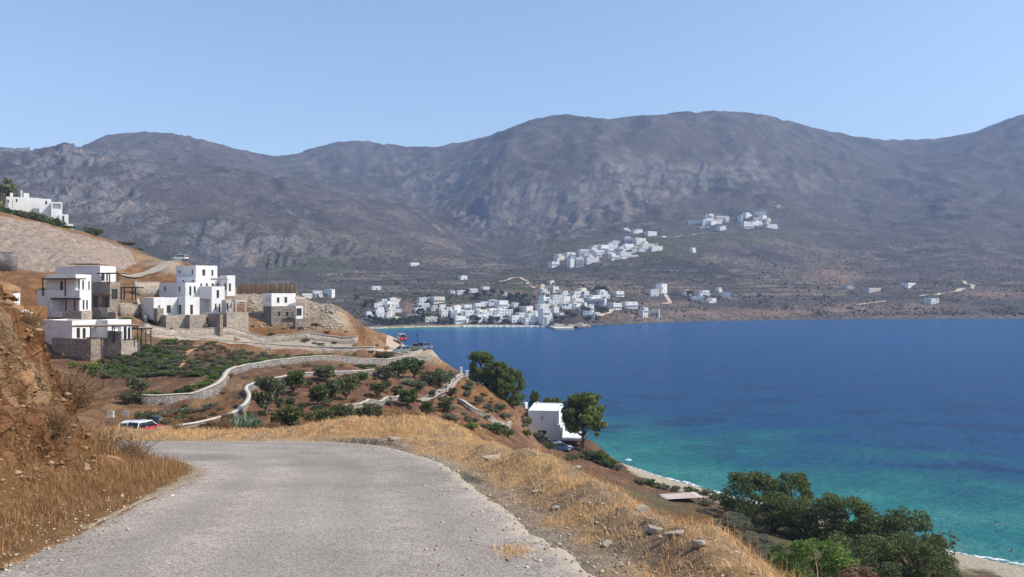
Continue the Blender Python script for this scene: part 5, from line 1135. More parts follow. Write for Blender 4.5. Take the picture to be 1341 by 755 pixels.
# ================================================================ the town and villages across the bay
WIN = MB().box(-.40, .40, -.04, .05, 0, 1.05).mesh('town_window'); DOOR = MB().box(-.5, .5, -.04, .05, 0, 2.05).mesh('town_door'); BIGW = MB().box(-1.1, 1.1, -.04, .05, 0, 1.9).mesh('town_arcade')
M_TWIN = simple('town_window_dark', (0.055, 0.065, 0.095), 0.2, 1.0, 0.4); WIN.materials.append(M_TWIN); DOOR.materials.append(M_TWIN); BIGW.materials.append(M_TWIN)
WINB = WIN.copy(); WINB.materials.clear(); WINB.materials.append(M_BLUE)
M_CREAM = simple('cream_wall', (0.68, 0.63, 0.54), 0.06, 0.5)
TN = [0]
def town_house(x0, x1, top, bot, label, group, mats=None, depth=None, rz=None, Y=None, detail=True, cat='house'):
    rnd = random.Random(int(x0 * 31 + top * 17)); pm = (x0 + x1) / 2
    p = hit_far(pm, bot) if Y is None else at(pm, bot, Y); Y = p.y
    w = (x1 - x0) / F * Y; h = (bot - top) / F * Y; D = depth or min(max(5.0, w * rnd.uniform(0.6, 0.9)), 9)
    rz = (rnd.uniform(0.35, 0.8) if rnd.random() < 0.85 else rnd.uniform(-0.5, 0.1)) if rz is None else rz
    root = empty('house', (p.x, p.y + 0.5, p.z), rz); tag(root, label, cat, group); TN[0] += 1
    mat = mats or (M_WHITE if rnd.random() < 0.5 else (M_WHITE2 if rnd.random() < 0.7 else M_CREAM))
    n_st = max(1, int(round(h / 3.15))); hs = h / n_st
    def block(a, b_, y0, y1, z0, z1, nm):
        mb = MB(); t_ = 0.2; zi = z1 - 0.35
        mb.add([(a, y0, z0), (b_, y0, z0), (b_, y1, z0), (a, y1, z0), (a, y0, z1), (b_, y0, z1), (b_, y1, z1), (a, y1, z1),
                (a + t_, y0 + t_, z1), (b_ - t_, y0 + t_, z1), (b_ - t_, y1 - t_, z1), (a + t_, y1 - t_, z1), (a + t_, y0 + t_, zi), (b_ - t_, y0 + t_, zi), (b_ - t_, y1 - t_, zi), (a + t_, y1 - t_, zi)],
               [(0, 1, 5, 4), (1, 2, 6, 5), (2, 3, 7, 6), (3, 0, 4, 7), (4, 5, 9, 8), (5, 6, 10, 9), (6, 7, 11, 10), (7, 4, 8, 11), (8, 9, 13, 12), (9, 10, 14, 13), (10, 11, 15, 14), (11, 8, 12, 15), (12, 13, 14, 15)])
        return mb.build(nm, mat, root)
    feats = {}
    def put(me_, x, y, z, nm, rot=0.0):
        o = link(nm, me_, None, root); o.location = (x, y, z); o.rotation_euler = (0, 0, rot); return o
    setback = rnd.random() < 0.45 and n_st >= 2
    for k in range(n_st):
        a, b_, y0 = -w / 2, w / 2, 0.0
        if setback and k == n_st - 1:
            feats['set'] = 1
            if rnd.random() < 0.5: a += w * rnd.uniform(0.2, 0.4)
            else: b_ -= w * rnd.uniform(0.2, 0.4)
            y0 = rnd.choice((0.0, 1.6))
        z0 = k * hs + (0.003 if k else -3.0); block(a, b_, y0, D, z0, (k + 1) * hs, 'wall')
        if not detail: continue
        nw = max(1, int((b_ - a) / rnd.uniform(2.3, 3.2)))
        for j in range(nw):
            x = a + (b_ - a) * (j + 0.5) / nw + rnd.uniform(-.12, .12); q = rnd.random(); zb = max(z0, 0)
            if k == 0 and q < 0.32: put(DOOR, x, y0 - .02, zb + .05, 'door')
            elif q < 0.28: pass
            elif q < 0.36 and (b_ - a) / nw > 2.6: put(BIGW, x, y0 - .02, zb + .25, 'window')
            else:
                bl = rnd.random() < 0.22
                if bl: feats['blue'] = 1
                put(WINB if bl else WIN, x, y0 - .02, zb + hs * 0.36, 'window')
        if D > 5: put(WIN, a - .02 if rnd.random() < .5 else b_ + .02, y0 + D * .5, max(z0, 0) + hs * .36, 'window', R(90))
        if k and rnd.random() < 0.4:
            feats['balc'] = 1
            MB().box(a + .1, b_ - .1, y0 - 1.1, y0 - .003, z0 - .15, z0 - .003).build('balcony', mat, root); MB().box(a + .1, b_ - .1, y0 - 1.1, y0 - 1.0, z0, z0 + .75).build('railing', mat if rnd.random() < .6 else M_FRAME, root)
    feats['st'] = n_st; feats['w'] = w; pass
    if rnd.random() < 0.35: feats['chimney'] = 1; MB().box(w * .1, w * .1 + .6, D * .5, D * .5 + .6, h - .3, h + .9).build('chimney', mat, root)
    return root, feats
LOTS = {
 'white houses behind the town beach': [(480, 489, 408, 416), (495, 503, 402.5, 410), (508.6, 516.7, 403, 410), (494, 503, 410, 418), (507, 514, 410, 418), (500.6, 508.6, 391.6, 399), (510.4, 520.7, 390, 396.5), (509, 519, 397, 402), (513, 525.6, 415.5, 419), (533, 549, 413, 417), (557, 573.5, 415, 422), (549, 563, 390, 398), (548, 563, 397, 402.5), (544, 558, 403, 410), (567, 584, 388.5, 397), (565, 573.5, 399.7, 407), (575, 585, 399, 407), (578, 587, 407, 416)],
 'white houses along the harbour front': [(596, 610, 414, 424), (625.5, 640, 413, 422), (634, 646, 412, 419), (646, 667, 413, 421), (670, 685, 413, 422), (684, 689, 415, 424), (688, 704, 411, 425), (703, 710, 410, 419), (710, 724.7, 407.6, 424), (609, 624.5, 407.5, 417), (590, 598, 410, 417)],
 'white houses stepping up behind the harbour': [(590, 606, 402, 410), (598, 609, 406, 414), (608, 621, 400, 407.5), (623, 634, 397.7, 405.5), (624.5, 640, 405.5, 415), (630, 640, 395, 401), (640, 652.6, 393, 401), (652.6, 671.4, 394, 404.5), (640, 652.6, 404.5, 411), (652.6, 672.5, 406, 414), (672.5, 681, 396.6, 404.5), (688, 698.6, 402, 412)],
 'white houses on the slope above the town street': [(713, 725, 374, 383), (724, 733, 375, 383), (720, 727, 368, 372), (735, 748.6, 382.4, 389), (749, 764.5, 381, 389), (765, 772.5, 380, 385), (789, 800, 381, 390), (805, 819.6, 381, 389), (710, 724, 389, 398), (724, 737, 386, 398), (736, 749, 388, 397), (749, 767.5, 390, 397), (768, 792, 391, 399), (774, 790, 385, 391.5), (765, 772, 384, 390), (706, 723, 398, 406), (723, 733, 398, 405), (736, 749, 397, 405), (750, 763.5, 397, 405), (725, 733, 403, 410), (763.5, 778.5, 407, 415), (770, 778.5, 399, 408), (778, 787, 409, 413.6), (733, 740, 410, 416)],
 'white houses standing apart east of the harbour': [(801, 817, 396.5, 406), (818, 837, 395.5, 404.5), (840.5, 850.6, 403, 416), (851.6, 863, 404, 415), (851.6, 864, 378.7, 388), (864, 876.5, 372, 386), (896, 907, 379, 387), (906, 921, 388, 395.5), (915.5, 932, 380, 388), (928, 940, 390, 396.5), (940, 948, 376, 383), (946, 957, 384, 391)],
 'scattered white houses among the terraces above town': [(614, 626, 378, 383.5), (599, 612, 380, 385.5), (590, 599, 381, 384.6), (395, 409.5, 384, 390), (410, 422, 381, 387.7), (423.5, 435, 380, 387.7), (487, 499.6, 376, 381), (537, 550, 345, 349), (603, 613, 361, 366), (632, 642, 375, 379), (655, 664, 383, 387)],
}
ZB = [(85, 135, 330, 355), (110, 165, 300, 325), (160, 220, 285, 310), (180, 215, 310, 355), (215, 255, 305, 355), (265, 340, 312, 338), (235, 285, 265, 295), (290, 345, 245, 280), (340, 390, 240, 275), (380, 435, 228, 260), (395, 445, 285, 315), (300, 370, 275, 297), (440, 545, 285, 312), (465, 520, 205, 235), (515, 585, 205, 235), (460, 545, 235, 262), (550, 630, 230, 262), (600, 670, 245, 270), (370, 440, 262, 285), (465, 500, 148, 165), (500, 575, 158, 180), (575, 645, 168, 192), (660, 680, 190, 200), (545, 600, 255, 275), (415, 460, 262, 290), (255, 300, 285, 305)]
ZU = [(795, 870, 112, 132), (865, 935, 102, 135), (930, 1015, 95, 120), (900, 960, 118, 138), (950, 1000, 140, 163), (855, 905, 145, 160)]
ZV = [(1080, 1140, 75, 98), (1135, 1195, 68, 98), (1070, 1150, 118, 155), (1100, 1200, 108, 135), (1190, 1270, 130, 155)]
cv = lambda L: [(700 + a / 3.944, 700 + b_ / 3.944, 260 + c / 3.944, 260 + d_ / 3.944) for a, b_, c, d_ in L]
LOTS['white houses of the middle hill village'] = cv(ZB); LOTS['white houses of the high village'] = cv(ZU); LOTS['white houses of the high village beside the bare slope'] = cv(ZV)
_r = random.Random(42)
def fill(grp, n_, poly, w=(7, 12), h=(4.5, 8)):
    k = 0
    for _ in range(4000):
        px, py = _r.uniform(min(q[0] for q in poly), max(q[0] for q in poly)), _r.uniform(min(q[1] for q in poly), max(q[1] for q in poly))
        if k < n_ and in_poly(np.array([px]), np.array([py]), poly)[0] and all(abs(px - (q[0] + q[1]) / 2) > 3.2 or abs(py - q[3]) > 2.6 for q in LOTS[grp]):
            ww, hh = _r.uniform(*w), _r.uniform(*h); LOTS[grp].append((px - ww / 2, px + ww / 2, py - hh, py)); k += 1
fill('white houses along the harbour front', 9, [(592, 420), (592, 424), (722, 425), (722, 418)])
fill('white houses stepping up behind the harbour', 16, [(590, 408), (590, 418), (700, 418), (700, 404), (676, 402), (640, 398), (620, 402)])
fill('white houses on the slope above the town street', 14, [(708, 384), (708, 408), (770, 408), (798, 398), (798, 386), (735, 382)])
fill('white houses behind the town beach', 7, [(494, 398), (494, 416), (522, 416), (522, 398)])
fill('white houses of the middle hill village', 16, [(724, 345), (735, 334), (770, 326), (800, 312), (830, 311), (868, 324), (850, 336), (800, 340), (760, 347)], (6, 12), (4, 6))
fill('white houses of the high village', 6, [(902, 291), (925, 286), (955, 286), (958, 292), (930, 297), (905, 296)], (6, 11), (3.5, 5))
fill('white houses of the high village beside the bare slope', 7, [(972, 282), (1002, 280), (1020, 298), (985, 298), (972, 296)], (6, 12), (4, 6))
# where each stands, counted from a landmark: (phrase, count from the east end?)
LAB = {'white houses behind the town beach': ('{n} behind the town beach counted from the harbour quay', True), 'white houses along the harbour front': ('{n} from the pier along the harbour front', True),
       'white houses stepping up behind the harbour': ('{n} from the straight street in the rows behind the harbour front', True), 'white houses on the slope above the town street': ('{n} up the slope beyond the straight street', False),
       'white houses standing apart east of the harbour': ('{n} beyond the pier on the dry slope', False), 'scattered white houses among the terraces above town': ('{n} from the street among the farming terraces', True),
       'white houses of the middle hill village': ('{n} in the middle village from its valley end', False), 'white houses of the high village': ('{n} in the high village from its valley end', False), 'white houses of the high village beside the bare slope': ('{n} in the highest village beside the bare slope', False)}
ORD = 'first second third fourth fifth sixth seventh eighth ninth tenth eleventh twelfth thirteenth fourteenth fifteenth sixteenth seventeenth eighteenth nineteenth twentieth'.split()
ORD += ['twenty-' + q for q in ORD[:9]] + ['thirtieth'] + ['thirty-' + q for q in ORD[:9]] + ['fortieth'] + ['forty-' + q for q in ORD[:9]]
def look(f):
    st = ('one', 'two', 'three', 'four', 'five', 'six')[min(f['st'], 6) - 1] + '-storey'
    ex = 'with blue shutters' if f.get('blue') else ('with balcony' if f.get('balc') else ('with stepped top' if f.get('set') else ('with chimney' if f.get('chimney') else '')))
    return ('' if len(ex) > 13 else 'wide ' if f['w'] > 10.5 else 'narrow ' if f['w'] < 6 else '') + st + ' white house ' + ex
    return ('wide ' if f['w'] > 10.5 else ('narrow ' if f['w'] < 6 else '')) + st + ' white house ' + ex
for grp, lots in LOTS.items():
    ph, rev = LAB[grp]
    for i_, (a, b_, c, d_) in enumerate(sorted(lots, key=lambda q: (-q[0] if rev else q[0]))):
        r_, f_ = town_house(a, b_, c, d_, 'white house', grp)
        r_['label'] = ' '.join((look(f_) + ', ' + ph.format(n=ORD[i_])).split()).replace(' ,', ',')
        if len(r_['label'].split()) > 16: r_['label'] = look(f_).split(' with')[0].strip() + ', ' + ph.format(n=ORD[i_])
for (a, b_, c, d_, lab) in ((1216, 1234, 391, 398, 'white house alone above the rocky shore'), (1128.7, 1163.7, 377, 382, 'long low grey industrial building on the far slope'), (1109, 1123, 374.6, 380, 'short grey shed beside the long low building'), (1181, 1208, 373, 377, 'low pale workshop near the zigzag track'), (906, 913, 324, 331, 'small white chapel between the two hillside villages'), (1017, 1024, 271, 274, 'tiny white hut high on the mountainside')):
    town_house(a, b_, c, d_, lab, None, M_GREY if 'grey' in lab else None, cat='house' if 'house' in lab else 'building')
# ---- harbour pier, quay and boats
M_PIER = simple('pale_concrete', (0.62, 0.56, 0.46), 0.08, 0.4)  # pale tan concrete of pier and quay
p = at(727, 436, 612); root = empty('pier', (p.x, 612, 0)); tag(root, 'pale concrete ferry pier below rocks at the harbour', 'pier')
sx = 612 / F
MB().hexa([(0, 0, -3), (24 * sx, 0, -3), (24 * sx, 34, -3), (-3, 34, -3), (0, 0, 1.6), (24 * sx, 0, 1.6), (24 * sx, 34, 1.6), (-3, 34, 1.6)]).build('deck', M_PIER, root)
MB().box(1, 8, 22, 26, 1.603, 3.4).build('parapet', M_PIER, root)
def rock_mesh(name, seed, n_sub=3, rough=0.45):
    bm = bmesh.new(); bmesh.ops.create_icosphere(bm, subdivisions=n_sub, radius=1.0); r_ = random.Random(seed); planes = [(Vector((r_.gauss(0, 1), r_.gauss(0, 1), r_.gauss(0, 1))).normalized(), r_.uniform(0.5, 0.95)) for _ in range(14)]
    for v_ in bm.verts:
        for nrm, dd in planes:
            k = v_.co.dot(nrm)
            if k > dd: v_.co -= nrm * (k - dd)
        v_.co *= 1 + rough * 0.08 * r_.uniform(-1, 1)
    me = bpy.data.meshes.new(name); bm.to_mesh(me); bm.free(); return me
M_ROCK = simple('grey_tan_rock', (0.30, 0.25, 0.195), 0.3, 4.0, 0.9, 0.1, 0.6, 0.05); M_FROCK = simple('harbour_rock', (0.36, 0.31, 0.25), 0.35, 0.4, 0.9, 0.1, 0.8, 0.6)
RK = [rock_mesh('rock', s_) for s_ in (3, 8, 21, 34)]; FRK = [m_.copy() for m_ in RK]
for m_ in FRK: m_.materials.append(M_FROCK)
for m_ in RK: m_.materials.append(M_ROCK)
for k in range(34):
    px = random.uniform(716, 771); Y = 626 + 20 * abs((px - 745) / 26) + random.uniform(0, 34); o = link('rock', FRK[k % 4]); s_ = random.uniform(1.5, 4.6)
    o.location = ((px - CX) / F * Y, Y, random.uniform(-.5, 1.8) * (1 if px > 722 else .3)); o.scale = (s_ * 1.3, s_, s_ * .7); o.rotation_euler = (0, 0, random.uniform(0, 6)); tag(o, 'weathered tan boulder piled behind the ferry pier', 'rock', 'boulders behind the pier')
HULL = MB(); sec = [(-2.4, .75, .1), (-1.2, .95, 0), (.6, .95, 0), (1.7, .6, .1), (2.6, .06, .35)]
for (x, w_, k) in sec: HULL.v += [(x, -w_ * .5, k - .3), (x, -w_, .75 + k * .4), (x, w_, .75 + k * .4), (x, w_ * .5, k - .3)]
for i in range(4):
    for j in range(4): HULL.f.append((i * 4 + j, i * 4 + (j + 1) % 4, i * 4 + 4 + (j + 1) % 4, i * 4 + 4 + j))
HULL.f.append((3, 2, 1, 0)); HULL.f.append((16, 17, 18, 19)); HM = HULL.mesh('hull'); HM.materials.append(M_WHITE); CAB = MB().box(-.9, .5, -.55, .55, .80, 1.7).mesh('cabin'); CAB.materials.append(M_WHITE2)
for k in range(16):
    px = 606 + k * 7.0 + random.uniform(-2, 2); Y = float(np.interp(px, [t_[0] for t_ in SHORE], [t_[1] for t_ in SHORE])) - random.uniform(2.5, 5); r_ = empty('boat', ((px - CX) / F * Y, Y, 0.0), random.uniform(1.0, 2.2)); tag(r_, 'small white boat moored along the harbour quay', 'boat', 'boats moored at the quay')
    link('hull', HM, None, r_); link('cabin', CAB, None, r_)
# quay edge and town street
V = []
qx = np.arange(604, 728, 2.0); qy = np.interp(qx, [t_[0] for t_ in SHORE], [t_[1] for t_ in SHORE])
for dy, z in ((-1.0, -1.5), (-1.0, 1.1), (7.0, 1.15)): V.append(np.stack([(qx - CX) / F * (qy + dy), qy + dy, np.full_like(qx, z)], 1))
me = mesh_np('quay', np.concatenate(V), grid_faces(3, len(qx))); tag(link('quay', me, M_PIER), 'pale stone quay along the harbour front', kind='structure')
hf = lambda px, py, *_: hit_far(px, py)
M_TRACK = simple('pale_track', (0.52, 0.42, 0.31), 0.1, 0.1)
for nm, pts, w_, lab in (('street', [(703, 412), (705, 404), (707, 396), (709, 388), (710, 380), (711, 373)], 4.5, 'straight pale street climbing through the town'),
                         ('street', [(514, 414), (517, 405), (521, 396), (524, 391)], 3.0, 'narrow pale lane up between the beach houses'),
                         ('dirt_track', [(1205, 388), (1232, 385), (1258, 381), (1274, 377), (1270, 372.5), (1262, 370.5)], 5.0, 'zigzag pale track on the far slope'),
                         ('dirt_track', [(1122, 399), (1140, 397), (1160, 395)], 3.0, 'short pale track above the far shore'),
                         ('dirt_track', [(866, 398), (877, 397), (874, 390), (872, 386)], 4.0, 'pale driveway to the lone tall house'),
                         ('dirt_track', [(655, 371), (668, 366), (680, 363), (695, 372), (700, 378)], 4.0, 'pale road curving above the town'),
                         ('dirt_track', [(868, 311), (895, 308), (922, 305)], 3.5, 'thin pale road linking the hillside villages'),
                         ('dirt_track', [(785, 414), (797, 409), (803, 404)], 4.0, 'pale track beside the holiday houses')):
    strip(nm, pts, w_, M_TRACK, lab, 0.5, 6.0, zfun=zf, hitf=hf)
# ================================================================ plants
def leaf_mat(name, dark, light, rough=0.6):
    m, n, l, b = new_mat(name, rough, 0.25)
    a = n.new('ShaderNodeAttribute'); a.attribute_name = 'tone'
    r = ramp(n, l, a.outputs['Fac'], [(0.0, dark), (1.0, light)])
    l.new(r.outputs[0], b.inputs['Base Color'])
    tr = n.new('ShaderNodeBsdfTranslucent'); l.new(r.outputs[0], tr.inputs[0]); mx = n.new('ShaderNodeMixShader'); mx.inputs[0].default_value = 0.3
    l.new(b.outputs[0], mx.inputs[1]); l.new(tr.outputs[0], mx.inputs[2]); l.new(mx.outputs[0], n['Material Output'].inputs[0])
    return m
L_OLIVE = leaf_mat('olive_leaf', (0.07, 0.085, 0.035), (0.22, 0.23, 0.11)); L_PINE = leaf_mat('pine_needle', (0.05, 0.085, 0.02), (0.26, 0.30, 0.07)); L_TAM = leaf_mat('tamarisk_leaf', (0.045, 0.07, 0.02), (0.21, 0.235, 0.07))
L_BUSH = leaf_mat('bush_leaf', (0.05, 0.075, 0.022), (0.17, 0.23, 0.06)); L_BRIGHT = leaf_mat('bright_leaf', (0.07, 0.13, 0.02), (0.22, 0.33, 0.06)); L_DRYB = leaf_mat('dry_twig', (0.16, 0.095, 0.05), (0.36, 0.23, 0.12)); L_FAR = leaf_mat('far_tree_leaf', (0.045, 0.055, 0.03), (0.13, 0.14, 0.07))
L_SAGE = leaf_mat('grey_sage_leaf', (0.10, 0.105, 0.06), (0.27, 0.27, 0.17)); L_AGAVE = leaf_mat('agave_leaf', (0.09, 0.13, 0.08), (0.28, 0.34, 0.22))
M_BARK = simple('grey_brown_bark', (0.15, 0.11, 0.08), 0.3, 8, 0.9, 0.1, 0.6, 0.03)
def leaves(centres, radii, per, size, seed, squash=0.8, aspect=2.2, shell=0.55, up=0.0):
    """leaf quads scattered through clump spheres; returns V, F, tone"""
    r = np.random.default_rng(seed); C = np.repeat(np.asarray(centres), per, 0); Rr = np.repeat(np.asarray(radii), per)
    d = r.normal(size=(len(C), 3)); d /= np.linalg.norm(d, axis=1, keepdims=True); rad = Rr * (shell + (1 - shell) * r.random(len(C))) ** 0.8 * (0.75 + 0.35 * r.random(len(C)))
    P = C + d * rad[:, None] * np.array((1, 1, squash))
    a = r.normal(size=(len(C), 3)) + d * 0.5 + np.array((0, 0, up)); a /= np.linalg.norm(a, axis=1, keepdims=True)
    b_ = np.cross(a, r.normal(size=(len(C), 3))); b_ /= np.linalg.norm(b_, axis=1, keepdims=True)
    s_ = size * (0.6 + 0.8 * r.random(len(C)))[:, None]
    V = np.stack([P - a * s_ * aspect / 2, P + b_ * s_ / 2, P + a * s_ * aspect / 2, P - b_ * s_ / 2], 1).reshape(-1, 3)
    Fc = np.arange(len(V)).reshape(-1, 4); tone = np.clip(0.35 + 0.35 * r.normal(size=len(C)) * 0.6 + 0.25 * np.repeat(r.random(len(centres)), per), 0, 1)
    return V, Fc, np.repeat(tone, 4)
def leaf_mesh(name, parts, mat):
    V = np.concatenate([p[0] for p in parts]); o_ = 0; Fs = []
    for p in parts: Fs.append(p[1] + o_); o_ += len(p[0])
    me = mesh_np(name, V, np.concatenate(Fs)); t = me.attributes.new('tone', 'FLOAT', 'POINT'); t.data.foreach_set('value', np.concatenate([p[2] for p in parts]).astype(np.float32)); me.materials.append(mat); return me
def limb(mb, p, q, r0, r1, r_, bend=0.12, n_=3):
    p, q = np.array(p, float), np.array(q, float); L = np.linalg.norm(q - p); pts = [p + (q - p) * k / n_ + (r_.normal(size=3) * bend * L * (0.5 if 0 < k < n_ else 0)) for k in range(n_ + 1)]
    for k in range(n_): mb.tube(pts[k], pts[k + 1], r0 + (r1 - r0) * k / n_, r0 + (r1 - r0) * (k + 1) / n_, 6)
def tree_mesh(kind, seed):
    """unit tree: height 1, returns trunk mesh, crown mesh"""
    r = np.random.default_rng(seed); mb = MB(); C = []; Rd = []
    if kind == 'olive':
        fork = np.array((0, 0, 0.15)); limb(mb, (0, 0, -0.1), fork, 0.05, 0.04, r)
        for k in range(9):
            a = k * 2.4 + r.random(); e = np.array((math.cos(a) * 0.36 * r.uniform(.5, 1), math.sin(a) * 0.36 * r.uniform(.5, 1), r.uniform(0.28, 0.86))); limb(mb, fork, e, 0.028, 0.008, r); C.append(e); Rd.append(r.uniform(0.12, 0.19))
        C += [np.array((r.normal() * .16, r.normal() * .16, r.uniform(.25, .85))) for _ in range(14)]; Rd += list(r.uniform(.10, .18, 14)); per, sz, mat, sq = 70, 0.05, L_OLIVE, 0.85
    elif kind in ('pine', 'lowpine'):
        zlo = .34 if kind == 'pine' else .08
        top_ = np.array((r.normal() * .05, r.normal() * .05, .78)); limb(mb, (0, 0, -0.08), top_, 0.035, 0.014, r, 0.05, 5)
        for k in range(40 if kind == 'pine' else 44):
            z = r.uniform(zlo, .97); rr = 0.46 * math.sqrt(max(0.05, 1 - ((z - (.60 if kind == 'pine' else .42)) / (.45 if kind == 'pine' else .58)) ** 2)) * r.uniform(.45, 1); a = k * 2.4 + r.random() * .8; e = np.array((math.cos(a) * rr, math.sin(a) * rr, z)); limb(mb, (0, 0, max(.05, z - .22)), e, 0.012, 0.004, r); C.append(e); Rd.append(r.uniform(.09, .15))
            for _ in range(2): C.append(e * np.array((.75, .75, 1)) + r.normal(size=3) * .06); Rd.append(r.uniform(.05, .10))
        per, sz, mat, sq = 190, 0.023, L_PINE, 0.7
    elif kind == 'tamarisk':
        for k in range(4): limb(mb, (r.normal() * .03, r.normal() * .03, -.1), (r.normal() * .2, r.normal() * .2, .5), 0.035, 0.012, r)
        for k in range(46):
            z = r.uniform(.14, .95); rr = 0.52 * math.sqrt(max(0.08, 1 - ((z - .45) / .56) ** 2)) * r.uniform(.55, 1); a = k * 2.4 + r.random(); C.append(np.array((math.cos(a) * rr, math.sin(a) * rr, z))); Rd.append(r.uniform(.09, .17))
            if k % 3 == 0: limb(mb, (0, 0, z * .5), C[-1], 0.012, 0.004, r)
        per, sz, mat, sq = 190, 0.020, L_TAM, 0.9
    elif kind == 'bush':
        for k in range(4): limb(mb, (0, 0, -.05), (r.normal() * .25, r.normal() * .25, .45), 0.02, 0.008, r, n_=2)
        for k in range(16):
            a = k * 2.4; rr = .42 * math.sqrt(r.random()); C.append(np.array((math.cos(a) * rr, math.sin(a) * rr, r.uniform(.2, .78 - rr * .6)))); Rd.append(r.uniform(.13, .24))
        per, sz, mat, sq = 55, 0.06, L_BUSH, 0.9
    elif kind == 'far':
        limb(mb, (0, 0, -.1), (0, 0, .5), .05, .03, r, n_=2)
        for k in range(10):
            a = k * 2.4; rr = .34 * math.sqrt(r.random()); C.append(np.array((math.cos(a) * rr, math.sin(a) * rr, r.uniform(.35, .85)))); Rd.append(r.uniform(.14, .22))
        per, sz, mat, sq = 26, 0.11, L_FAR, 0.85
    tm_ = mb.mesh('trunk', True); tm_.materials.append(M_BARK); return tm_, leaf_mesh('crown', [leaves(C, Rd, per, sz, seed + 5, sq)], mat)
TM = {k: [tree_mesh(k, 100 + 13 * i + 7 * len(k)) for i in range(nv)] for k, nv in (('olive', 4), ('pine', 3), ('lowpine', 3), ('tamarisk', 4), ('bush', 4), ('far', 4))}
VAR = [0]
def plant(name, kind, pos, hgt, wid, label, cat, group=None, mat=None, crown='crown', lean=0.0):
    tm_, cm_ = TM[kind][VAR[0] % len(TM[kind])]; VAR[0] += 1
    r_ = empty(name, pos, random.uniform(0, 6.28)); tag(r_, label, cat, group); _q = random.uniform(.84, 1.16); r_.scale = (wid * _q, wid / _q, hgt); r_.rotation_euler.x = lean
    t_ = link('trunk' if kind not in ('bush',) else 'stems', tm_, None, r_); c_ = link(crown, cm_, None, r_)
    if mat is not None:
        c_.material_slots[0].link = 'OBJECT'; c_.material_slots[0].material = mat
    return r_
# ---- olives of the garden (trunk foot px, row, crown width px, crown height px)
OL = [(348, 545, 27, 42), (379, 563, 31, 30), (358, 526, 32, 26), (384, 517, 32, 26), (425, 499, 27, 17), (417, 529, 25, 23), (435, 527, 25, 24), (453, 524, 25, 25), (427, 562, 24, 21), (451, 557, 27, 26), (471, 549, 12, 12), (483, 550, 15, 18), (495, 548, 13, 14), (380, 534, 12, 12), (366, 537, 14, 14), (469, 502, 22, 12), (506.5, 500, 26, 17), (522, 494, 27, 20), (542, 495, 28, 22), (494, 521, 17, 16), (534, 531, 23, 18), (506, 510, 13, 10), (520, 522, 15, 14), (559, 548, 15, 18), (583, 543, 20, 17), (537, 527, 20, 14), (396, 540, 10, 10), (404, 508, 10, 8), (462, 512, 14, 12), (550, 512, 13, 11), (592, 520, 12, 10), (566, 523, 11, 10), (362, 556, 15, 14), (404, 556, 13, 12)]
OLL = ['beside the winding wall bend', 'on the verge side of the garden', 'tall beside the winding wall', 'in front of the winding wall top', 'straddling the winding wall', 'in the middle clump, garden side', 'in the middle clump', 'in the middle clump, sea side', 'above the roadside grass', 'beside the low footpath wall', 'small, on the footpath wall', 'small, above the footpath wall', 'small, at the footpath wall end', 'young, on bare soil', 'young, behind the tall olive', 'low, below the curved wall', 'under the car park, garden side', 'under the car park wall', 'under the car park wall corner', 'lone on red soil', 'next to the footpath bend', 'low, under the car park', 'grey, near the agaves', 'small, below the footpath', 'beside the garden pole', 'in front of the footpath bend', 'tiny, on bare soil', 'tiny, by the wall', 'low, in the upper garden', 'small, under the agaves', 'small, above the footpath side wall', 'small, on the slope by the pole', 'young, near the agave cluster', 'young, near the roadside']
for (px, py, w, h), lab in zip(OL, OLL):
    p = hit_mid(px, py, 50); s_ = p.y / F
    plant('olive_tree', 'olive', p, max(1.0, h * s_ * 1.3), max(0.9, w * s_ * 1.3), 'dark green olive tree ' + lab, 'tree', 'olive trees of the garden', mat=(None, L_OLIVE, L_BUSH, None, L_TAM)[int(px) % 5])
p = hit_mid(574, 505, 60); plant('carob_tree', 'bush', p, 30 * p.y / F, 40 * p.y / F, 'broad dark bushy tree beside the footpath near the gate', 'tree', mat=L_OLIVE)
p = hit_mid(560, 500, 60); plant('carob_tree', 'bush', p, 18 * p.y / F, 22 * p.y / F, 'dark bushy tree between the car park wall and the footpath', 'tree', mat=L_OLIVE)
# ---- pines
def pine(px, row, Y, top, wpx, lab, kind='pine', mat=None):
    p = at(px, row, Y); p.z = zmf(p.x, p.y); h = H + (CY - top) / F * Y - p.z; plant('pine_tree', kind if px > 690 else 'lowpine', p, h, wpx * Y / F * 1.05, lab, 'tree', mat=mat)
pine(630, 498, 148, 458, 38, 'bright green pine tree on the slope beside the gate posts'); pine(655, 525, 146, 476, 36, 'large bushy pine above the beach house, upper of two'); pine(670, 531, 143, 482, 36, 'large bushy pine above the beach house, lower of two'); pine(645, 515, 149, 480, 30, 'pine in the middle of the slope clump')
pine(764.5, 592, 134, 518, 66, 'broad umbrella pine leaning over the beach house terrace'); pine(700, 530, 153, 512, 14, 'small round headed pine behind the beach house'); pine(724, 545, 154, 522, 30, 'pine crown showing behind the beach house roof')
